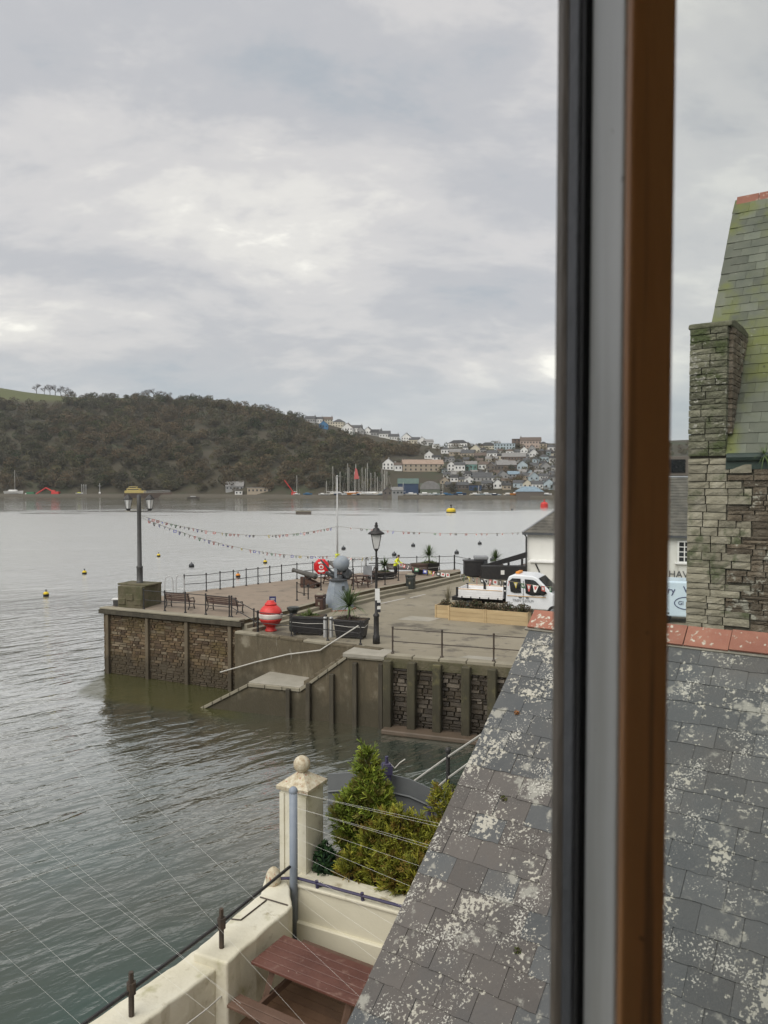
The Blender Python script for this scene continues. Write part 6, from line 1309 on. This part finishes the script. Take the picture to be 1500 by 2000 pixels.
for i in range(6):
    q = B(); c = vs_[3]+sa*(.42*i+.2); q.extr([(-.2, -.28), (-.17, -.28), (0, .04), (.17, -.28), (.2, -.28), (.0, .09)], c-sa*.2+UP*.0, sb, UP, sa, 0, .41); q.build('ridge_tile', 'ridge_tile', rf)
q = B(); q.tube([SL(CWd+.02, -.06, ZG-.03), SL(6, -.06, ZG-.03)], .07, 8); q.build('gutter', 'gutter_dark', t); q = B(); q.box(SL(3.3, -.0, ZG-.10), (.001, .001, .001)); 
q = B(); q.extr([(CWd, ZG-3.22), (6, ZG-3.22), (6, ZG-3.06), (CWd, ZG-3.06)], SL(0, -.05, 3.0), sa, UP, sb, 0, .12); q.build('eaves_board', 'gutter_dark', t)
fpn = O_+SL(1.18, -.10, ZG); tf = thing('gutter_fern', 'small green fern growing from the stone house gutter', 'fern', fpn); tag(blades(40, .10, .24, .008, (-50, 70), 77, (0.09, 0.13, 0.045), (0, 0, 0), 1.0).build('fronds', 'leaf', tf), kind='stuff')
# ------------------------------------------------------------------ terrace below: deck, walls, rails
ZD, ZT = 3.6, 4.5
pl0, pl1 = gp(580, 1730, ZT), gp(772, 1783, ZT); pdv = (pl1-pl0).normalized(); pnv = Vector((-pdv.y, pdv.x, 0))
deck_poly = [Vector((-4.6, 5.0, 0)), Vector((5.5, 4.0, 0)), pl0+pdv*5.5, pl0-pdv*.35]
dk = poly_struct('terrace', deck_poly, -3, ZD-.03, 'deck_brown', 'cream_smooth')
bdv = Vector((.86, -.51, 0)).normalized(); bnv = Vector((-bdv.y, bdv.x, 0))
for i in range(26):
    q = B(); q.box((0, 0, 0), (3.6, .138, .03)); o = q.build('deck_board', 'deck_brown', dk); o.location = gp(560, 1960, ZD)+bnv*(.145*(i-14))+bdv*(.6+random.uniform(-.02, .02))-UP*.012; o.rotation_euler = (0, 0, ang(bdv))
# cream sea wall in two steps
def ext(a, c, k): return c+(c-a)*k
U = [gp(x, y, 4.55) for x, y in ((560, 1704), (572, 1768), (443, 1880), (376, 1860), (448, 1795), (508, 1745), (520, 1708))]
t = thing('terrace_sea_wall', 'thick cream painted sea wall edging the terrace', 'wall', (U[2].x, U[2].y, 0))
def wallseg(name, pts, z0, z1, jit):
    q = B(); n = len(pts); P2 = []
    for i in range(n):
        a, c = pts[i], pts[(i+1) % n]; m_ = max(1, int((c-a).length/.14))
        for j in range(m_): P2.append(a+(c-a)*j/m_+Vector((random.uniform(-jit, jit), random.uniform(-jit, jit), 0)))
    q.prism([(p.x-U[2].x, p.y-U[2].y) for p in P2], z0, z1); o = q.build(name, 'cream_paint', t); bev(o, .035, 3); return o
wallseg('upper_section', U, -3, 4.55, .012)
Lw = [gp(376, 1863, 4.43), gp(443, 1884, 4.43), gp(287, 1997, 4.43), gp(193, 1986, 4.43)]
Lw = [Lw[0]+Vector((.05, .15, 0)), Lw[1]+Vector((0, .12, 0)), ext(Lw[1], Lw[2], 1.6), ext(Lw[0], Lw[3], 1.3)]
wallseg('lower_section', Lw, -3, 4.43, .014)
q = B(); c0_ = gp(534, 1718, 4.6)-Vector((U[2].x, U[2].y, 0)); q.ball((c0_.x, c0_.y, 4.62), .15, 12, 8, (.8, .9, 1.15)); q.build('rounded_stone', 'lichen_cap', t, True)
# metal edging strips on top
q = B(); a_, c_ = gp(508, 1752, 4.56), gp(470, 1797, 4.56); q.tube([a_-Vector((U[2].x, U[2].y, 0)), gp(562, 1768, 4.56)-Vector((U[2].x, U[2].y, 0))], .012, 4); q.build('metal_strip', 'rust_iron', t)
q = B(); q.tube([gp(520, 1758, 4.56)-Vector((U[2].x, U[2].y, 0)), c_-Vector((U[2].x, U[2].y, 0)), gp(452, 1795, 4.56)-Vector((U[2].x, U[2].y, 0))], .012, 4); q.build('metal_strip', 'rust_iron', t)
# low rail on the wall
rp1, rp2 = gp(433, 1851, 4.55), gp(257, 1984, 4.43); rp3 = ext(rp1, rp2, 1.0); rz1, rz2 = .30, .33
t = thing('wall_rail', 'black rail on short posts along the cream sea wall', 'railing', rp1)
for p in (rp1, rp2, rp3):
    q = B(); a = p-rp1; q.tube([a-UP*.05, a+UP*.36], .034, 7); q.tube([a+UP*.26, a+UP*.40], .055, 8); q.tube([a+UP*.40, a+UP*.52], .030, 6); q.build('post', 'rust_iron', t)
rs_ = gp(566, 1693, 4.85); q = B(); q.tube([rs_-rp1, rp1-rp1+UP*.31+Vector((-.03, .0, 0)), rp2-rp1+UP*.31, rp3-rp1+UP*.31], .024, 6); q.build('rail', 'black_iron', t)
# pillar
pcn = Vector((dp(590, 1600, 12.05).x, 12.05, 0)); t = thing('gate_pillar', 'cream pillar with lichened cap and ball finial', 'pillar', (pcn.x, pcn.y, ZD), ang(pdv))
zt_ = dp(590, 1537, 12.0).z-ZD
q = B(); q.box((0, 0, zt_/2), (.50, .50, zt_)); bev(q.build('shaft', 'cream_paint', t), .02, 2)
for sx_ in (-1, 1):
    q = B(); q.box((sx_*.205, -.256, zt_/2), (.08, .03, zt_-.1)); q.build('edge_moulding', 'cream_paint', t)
q = B(); q.lathe([(.50, zt_), (.51, zt_+.06), (.42, zt_+.10), (.13, zt_+.22), (.07, zt_+.25)], 4, (0, 0, 0), Matrix.Rotation(R(45), 3, 'Z') @ Matrix.Diagonal((.82, .82, 1))); q.build('cap', 'lichen_cap', t)
q = B(); q.ball((0, 0, zt_+.35), .135, 16, 10); q.build('ball_finial', 'lichen_cap', t, True)
# grey post with wires
pp = dp(574, 1822, 11.42); pp.z = ZD; t = thing('wire_post', 'blue-grey round steel post in front of the cream pillar', 'post', pp); ph = dp(574, 1545, pp.y).z-ZD
q = B(); q.tube([(0, 0, 0), (0, 0, ph)], .062, 12); q.build('shaft', 'post_blue', t, True); q = B(); q.ball((0, 0, ph), .07, 10, 6); q.build('cap', 'post_blue', t, True)
q = B(); q.lathe([(.12, 0), (.12, .02), (.07, .03)], 12); q.build('base_plate', 'post_blue', t)
t = thing('gull_wires', 'fan of thin pale wires strung from the grey post across the conifer', 'wires', pp)
for i in range(8):
    z0_ = ph-.02-.23*i; 
    for k in (0,) if i > 1 else (0, 1):
        e_p = dp(866+k*6-8*i, 1610+46*i+k*8, 9.6-.1*i); q = B(); q.tube([Vector((.02, 0, z0_)), e_p-pp], .0013, 4); q.build('wire', 'wire', t)
t = thing('sea_wires', 'thin pale wires strung over the water left of the grey post', 'wires', pp)
q = B(); q.tube([Vector((0, 0, ph-.05)), dp(0, 1733, 13.5)-pp, dp(-300, 1790, 14)-pp], .0014, 4); q.build('wire', 'wire', t)
for (x0_, y0_, x1_, y1_) in ((-40, 1730, 300, 2040), (-60, 1608, 420, 1985), (60, 1640, 470, 1960), (150, 1690, 520, 2010), (290, 1660, 640, 2050), (330, 1600, 760, 2000), (-30, 1830, 190, 2030)):
    q = B(); wa, wb = dp(x0_, y0_, 11.5), dp(x1_, y1_, 7.8); q.tube([wa+(wa-wb)*2.2-pp, wb-pp], .0009, 4); q.build('wire', 'wire', t)
# planter wall with rail, bed and shrubs
LPW = 3.4
t = thing('planter_wall', 'cream rendered planter wall with stepped base behind the table', 'wall', pl0, ang(pdv))
q = B(); q.box((LPW/2-.1, .19, (ZD-ZT)/2), (LPW, .38, ZT-ZD)); bev(q.build('wall', 'cream_smooth', t), .015, 2)
q = B(); q.box((LPW/2-.1, .0, -.70), (LPW, .12, .36)); bev(q.build('step', 'cream_smooth', t), .015, 1)
q = B(); q.box((LPW/2-.1, .21, .015), (LPW+.05, .48, .05)); bev(q.build('coping', 'cream_paint', t), .015, 2)
t = thing('planter_rail', 'navy and black low rail along the planter wall', 'railing', pl0)
q = B(); q.tube([gp(536, 1716, ZT+.12)-pl0, Vector((0, 0, .12)), pdv*3.2+UP*.12], .022, 6); q.build('rail', 'rail_navy', t)
for k in (.35, 1.12, 1.95): q = B(); q.tube([pdv*k+UP*.0+pnv*.03, pdv*k+UP*.16], .028, 6); q.build('post', 'rail_navy', t)
q = B(); bed = [pl0+pnv*.36-pdv*.1, pl0+pnv*.36+pdv*3.2, pl0+pnv*2.3+pdv*3.2, pl0+pnv*2.3-pdv*.1]; q.prism([(p.x, p.y) for p in bed], -3, ZT-.12); tag(q.build('planting_bed', 'soil'), kind='structure')
# conifer
def conifer(p, lobes, n, label, cols, seed, size=.085):
    g_ = np.random.default_rng(seed); t = thing('conifer_shrub', label, 'shrub', p); Qs, Cs = [], []; st = B()
    tot = sum(l[3]*l[4] for l in lobes)
    for (lx, ly, lz, r_, h_) in lobes:
        st.tube([(0, 0, 0), (lx*.6, ly*.6, lz*.6+.05), (lx, ly, lz+h_*.8)], .03, 5, .008)
        k_ = int(n*(r_*h_)/tot); nt_ = max(10, k_//26)
        u = g_.random(nt_); a = g_.random(nt_)*6.283; rad = r_*np.sqrt(np.clip(1-u**1.3, 0.02, 1))*(.45+.55*g_.random(nt_)**.5)
        C0 = np.stack([lx+rad*np.cos(a), ly+rad*np.sin(a), lz+u*h_], 1); D0 = np.stack([np.cos(a), np.sin(a), .5+1.0*u], 1)+g_.normal(size=(nt_, 3))*.25; D0 /= np.linalg.norm(D0, axis=1)[:, None]
        for i in range(nt_):
            m_ = 26; f = g_.random(m_); ax = D0[i]; ln = .17*(.7+.6*g_.random()); base_ = C0[i]+ax*(f[:, None]-.3)*ln; dd = ax+g_.normal(size=(m_, 3))*.42; dd /= np.linalg.norm(dd, axis=1)[:, None]
            sd_ = np.cross(dd, g_.normal(size=(m_, 3))); sd_ /= np.linalg.norm(sd_, axis=1)[:, None]; s_ = size*(.6+.7*g_.random(m_))[:, None]
            Qs.append(np.stack([base_-sd_*s_*.05, base_+sd_*s_*.05, base_+dd*s_+sd_*s_*.075, base_+dd*s_-sd_*s_*.075], 1))
            cb_ = np.array(cols[g_.integers(len(cols))])*(.8+.45*g_.random()); Cs.append(cb_[None, :]*(.8+.5*f)[:, None]*np.ones((m_, 1)))
    st.build('stems', 'bark', t); o = link('foliage', quads_mesh('foliage', np.concatenate(Qs), np.concatenate(Cs), 'leaf'), t); o['kind'] = 'stuff'; return t
cp0 = pl0+pdv*.95+pnv*1.05; cp0.z = ZT-.12
YG = [(0.20, 0.21, 0.028), (0.26, 0.25, 0.033), (0.15, 0.165, 0.026), (0.18, 0.13, 0.028)]
def lobes_in(outline, n, seed, r=(.13, .24), h=(.30, .50)):
    """small upright sprays spread inside a box list: (x0, x1, depth, ztop)"""
    g_ = random.Random(seed); L_ = []
    for k in range(n):
        x0_, x1_, dpt, zt = outline[k % len(outline)]; x_ = g_.uniform(x0_, x1_); u = (x_-x0_)/(x1_-x0_)*2-1; top_ = zt*(1-.28*abs(u)**1.6)*g_.uniform(.82, 1.0)
        h_ = g_.uniform(*h); z_ = max(0, top_-h_)*(g_.random()**.55); y_ = g_.uniform(-dpt, dpt)*(1-.5*z_/max(zt, .1)); v = pdv*x_+pnv*y_; L_.append((v.x, v.y, z_, g_.uniform(*r)*(1-.35*z_/max(zt, .1)), h_))
    return L_
conifer(cp0+pdv*-.30, lobes_in([(-.50, .62, .42, 1.2), (-.34, .42, .30, 1.68), (-.14, .22, .16, 1.95)], 48, 5, (.15, .27))+[(0, 0, 1.55, .12, .45)], 78000, 'tall loose yellow-green conifer beside the cream pillar', [(0.14, 0.19, 0.025), (0.20, 0.24, 0.03), (0.11, 0.15, 0.022), (0.13, 0.12, 0.028)], 1)
conifer(cp0+pdv*.42+pnv*-.1, lobes_in([(-.75, .7, .45, 1.05), (-.6, .6, .35, 1.38), (-.8, .6, .5, .7)], 46, 6, (.15, .26)), 76000, 'low spreading golden conifer in the middle of the planter', YG, 2)
conifer(cp0+pdv*.98+pnv*.05, lobes_in([(-.35, .35, .35, 1.0), (-.16, .18, .15, 1.5), (-.4, .4, .4, .7)], 26, 7)+[(0, 0, 1.15, .13, .40)], 42000, 'golden conifer with narrow upright top next to the slate roof', YG, 3)
leafy('ivy_bush', 'dark green ivy bush at the foot of the cream pillar', 'shrub', pl0+pdv*.16+pnv*.55-UP*.1, .20, .24, .60, 700, .06, [(0.02, 0.05, 0.018), (0.03, 0.07, 0.02), (0.015, 0.04, 0.02)], 95)
# ivy trailing over the wall
leafy('trailing_ivy', 'small dark green ivy trail hanging over the planter wall', 'ivy', pl0+pdv*.36+pnv*.10+UP*-.12, .06, .06, .22, 110, .05, [(0.03, 0.08, 0.02), (0.02, 0.05, 0.015)], 96)
# grey screen behind
t = thing('wind_screen', 'grey curved-top metal wind screen behind the conifers', 'screen', dp(760, 1560, 14.2))
s0 = t.location.copy(); scx = [(640, 1512), (700, 1508), (757, 1512), (800, 1522), (840, 1540), (885, 1572)]
for (i0, i1) in ((0, 2), (2, 4), (4, 5)):
    top = [dp(x, y, 14.4-(x-640)*.0026) for x, y in scx[i0:i1+1]]; q = B(); vs_ = []
    for p in top: vs_ += [p-s0, Vector((p.x, p.y, 4.2))-s0, p-s0+Vector((0, .04, 0)), Vector((p.x, p.y, 4.2))-s0+Vector((0, .04, 0))]
    k_ = len(top); fs = []
    for j in range(k_-1): a = j*4; fs += [(a, a+1, a+5, a+4), (a+2, a+6, a+7, a+3), (a, a+4, a+6, a+2)]
    fs += [(0, 2, 3, 1), ((k_-1)*4, (k_-1)*4+1, (k_-1)*4+3, (k_-1)*4+2)]; q.add(vs_, fs); q.build('panel', 'screen_grey', t)
q = B(); q.tube([dp(x, y+34, 14.36-(x-640)*.0026)-s0 for x, y in scx], .02, 5); q.build('mid_rail', 'screen_grey', t)
p = dp(755, 1600, 13.9); t = thing('mooring_pile', 'dark navy timber pile rising above the grey screen', 'post', (p.x, p.y, 3.0)); hh_ = dp(755, 1490, 13.9).z-3.0; q = B(); q.box((0, 0, hh_/2), (.15, .15, hh_), .2); bev(q.build('shaft', 'rail_navy', t), .015, 1); q = B(); q.box((0, 0, hh_-.12), (.19, .19, .16), .2); q.build('collar', 'rail_navy', t); q = B(); q.tube([(0, 0, hh_), (0, 0, hh_+.12)], .035, 6); q.build('pin', 'rail_navy', t)
q = B(); q.tube([(.05, 0, hh_+.0), (.15, 0, hh_-.10), (.24, 0, hh_+.0), (.34, 0, hh_+.07)], .012, 5); q.build('rope', 'white_rail', t)
p = dp(841, 1600, 13.4); t = thing('screen_post', 'short blue-grey post at the right of the grey screen', 'post', (p.x, p.y, 3.6)); hh_ = dp(841, 1556, 13.4).z-3.6; q = B(); q.tube([(0, 0, 0), (0, 0, hh_)], .055, 10); q.build('shaft', 'rail_navy', t); q = B(); q.ball((0, 0, hh_-.2), .075, 8, 5); q.build('clamp', 'rail_navy', t)
# slipway handrail behind the roof
hp = dp(875, 1558, 17.0); t = thing('slip_handrail', 'white sloping handrails on a black post beside the slipway', 'handrail', (hp.x, hp.y, hp.z)); top_ = dp(875, 1468, 17.0)
q = B(); q.tube([Vector((0, 0, -.6)), top_-hp], .045, 8); q.ball(top_-hp+UP*.03, .07, 8, 5); q.build('post', 'black_iron', t)
q = B(); q.tube([dp(800, 1532, 18.6)-hp, top_-hp-UP*.12, dp(975, 1412, 15.0)-hp], .026, 6); q.build('rail', 'white_rail', t)
q = B(); q.tube([dp(838, 1552, 17.8)-hp, dp(875, 1520, 17.0)-hp, dp(985, 1440, 15.0)-hp], .026, 6); q.build('rail', 'white_rail', t)
# picnic table on the terrace
tcn = (gp(500, 1868, 4.35)+gp(728, 1875, 4.35))/2; tcn = gp(612, 1888, 4.35); tcn.z = ZD
picnic(tcn+bdv*.12, ang(bdv), 'red-brown picnic table on the terrace below the slate roof', 'table_red', 'bench_brown', 1.75)
t = thing('cable', 'pale cable clipped along the inner face of the cream sea wall', 'cable', gp(500, 1880, 4.2)); q = B(); o3 = t.location.copy(); q.tube([Vector((0, 0, 0)), gp(455, 1925, 4.1)-o3, gp(405, 1970, 4.1)-o3, gp(340, 2020, 4.1)-o3], .010, 5); q.build('cable', 'white_rail', t)
# ------------------------------------------------------------------ window and room
t = thing('window_frame', 'tall window stile with brown timber face and white reveal', 'window', (0, 0, 9.75))
zt0, zt1 = 0.0, 2.2; zm, hz_ = (zt0+zt1)/2, zt1-zt0
def vbar(nm, x0, x1, y0, y1, m, bv=.0015):
    q = B(); q.box(((x0+x1)/2, (y0+y1)/2, zm), (x1-x0, y1-y0, hz_)); return bev(q.build(nm, m, t), bv, 2)
vbar('timber_face', .1259, .1488, .398, .408, 'timber_stile', .002)
vbar('white_reveal', .1248, .1470, .4082, .47, 'frame_white')
vbar('seal', .1206, .1290, .4702, .476, 'seal_black', .0008)
def vprism(nm, pts, m_):
    q = B(); q.prism(pts, zt0, zt1); return bev(q.build(nm, m_, t), .0008, 2)
vprism('glazing_bead', [(.1147, .4865), (.1185, .4772), (.1240, .4762), (.1240, .4865)], 'bead_dark')
vprism('outer_bead', [(.1104, .4995), (.1122, .4905), (.1147, .4868), (.1200, .4868), (.1200, .4995)], 'bead_brown')
m = bpy.data.materials.new('window_glass'); m.use_nodes = True; MT['window_glass'] = m; nd = m.node_tree.nodes; lk = m.node_tree.links; nd.remove(nd['Principled BSDF'])
tr = nd.new('ShaderNodeBsdfTransparent'); tr.inputs[0].default_value = (.97, .985, .98, 1); gl = nd.new('ShaderNodeBsdfGlossy'); gl.inputs['Roughness'].default_value = 0.0; fr = nd.new('ShaderNodeFresnel'); fr.inputs[0].default_value = 1.45; mx = nd.new('ShaderNodeMixShader')
lk.new(fr.outputs[0], mx.inputs[0]); lk.new(tr.outputs[0], mx.inputs[1]); lk.new(gl.outputs[0], mx.inputs[2]); lk.new(mx.outputs[0], nd['Material Output'].inputs[0])
q = B(); q.box((.88, .44, zm), (1.46, .004, hz_)); q.build('pane', 'window_glass', t)
# the room behind the window
rm = [('wall', (0, -1.9, 10.8), (5.0, .2, 3.3)), ('wall', (-2.6, -.68, 10.8), (.2, 2.2, 3.3)), ('wall', (2.6, -.68, 10.8), (.2, 2.2, 3.3)), ('ceiling', (0, -.7, 12.56), (5.4, 2.6, .2)), ('floor', (0, -.7, 9.04), (5.4, 2.6, .2)), ('front_wall', (-2.2, .52, 10.9), (.8, .18, 3.2)), ('front_wall', (2.15, .52, 10.9), (.9, .18, 3.2)), ('window_lintel', (0, .52, 12.2), (3.6, .18, .6)), ('window_sill', (0, .52, 9.45), (3.6, .30, .6))]
for nm, c, d in rm:
    q = B(); q.box(c, d); tag(q.build('room_'+nm, 'plaster'), kind='structure')

# ------------------------------------------------------------------ haze over the harbour
hz = B(); hz.box((0, 560, 84), (3600, 1130, 172)); ho = hz.build('haze', 'plaster'); tag(ho, kind='stuff'); ho.data.materials.clear()
m = bpy.data.materials.new('haze'); m.use_nodes = True; nd = m.node_tree.nodes; nd.remove(nd['Principled BSDF']); pv = nd.new('ShaderNodeVolumePrincipled'); pv.inputs['Color'].default_value = (0.86, 0.90, 0.94, 1); pv.inputs['Density'].default_value = 0.00010; pv.inputs['Anisotropy'].default_value = 0.2
m.node_tree.links.new(pv.outputs[0], nd['Material Output'].inputs['Volume']); ho.data.materials.append(m)
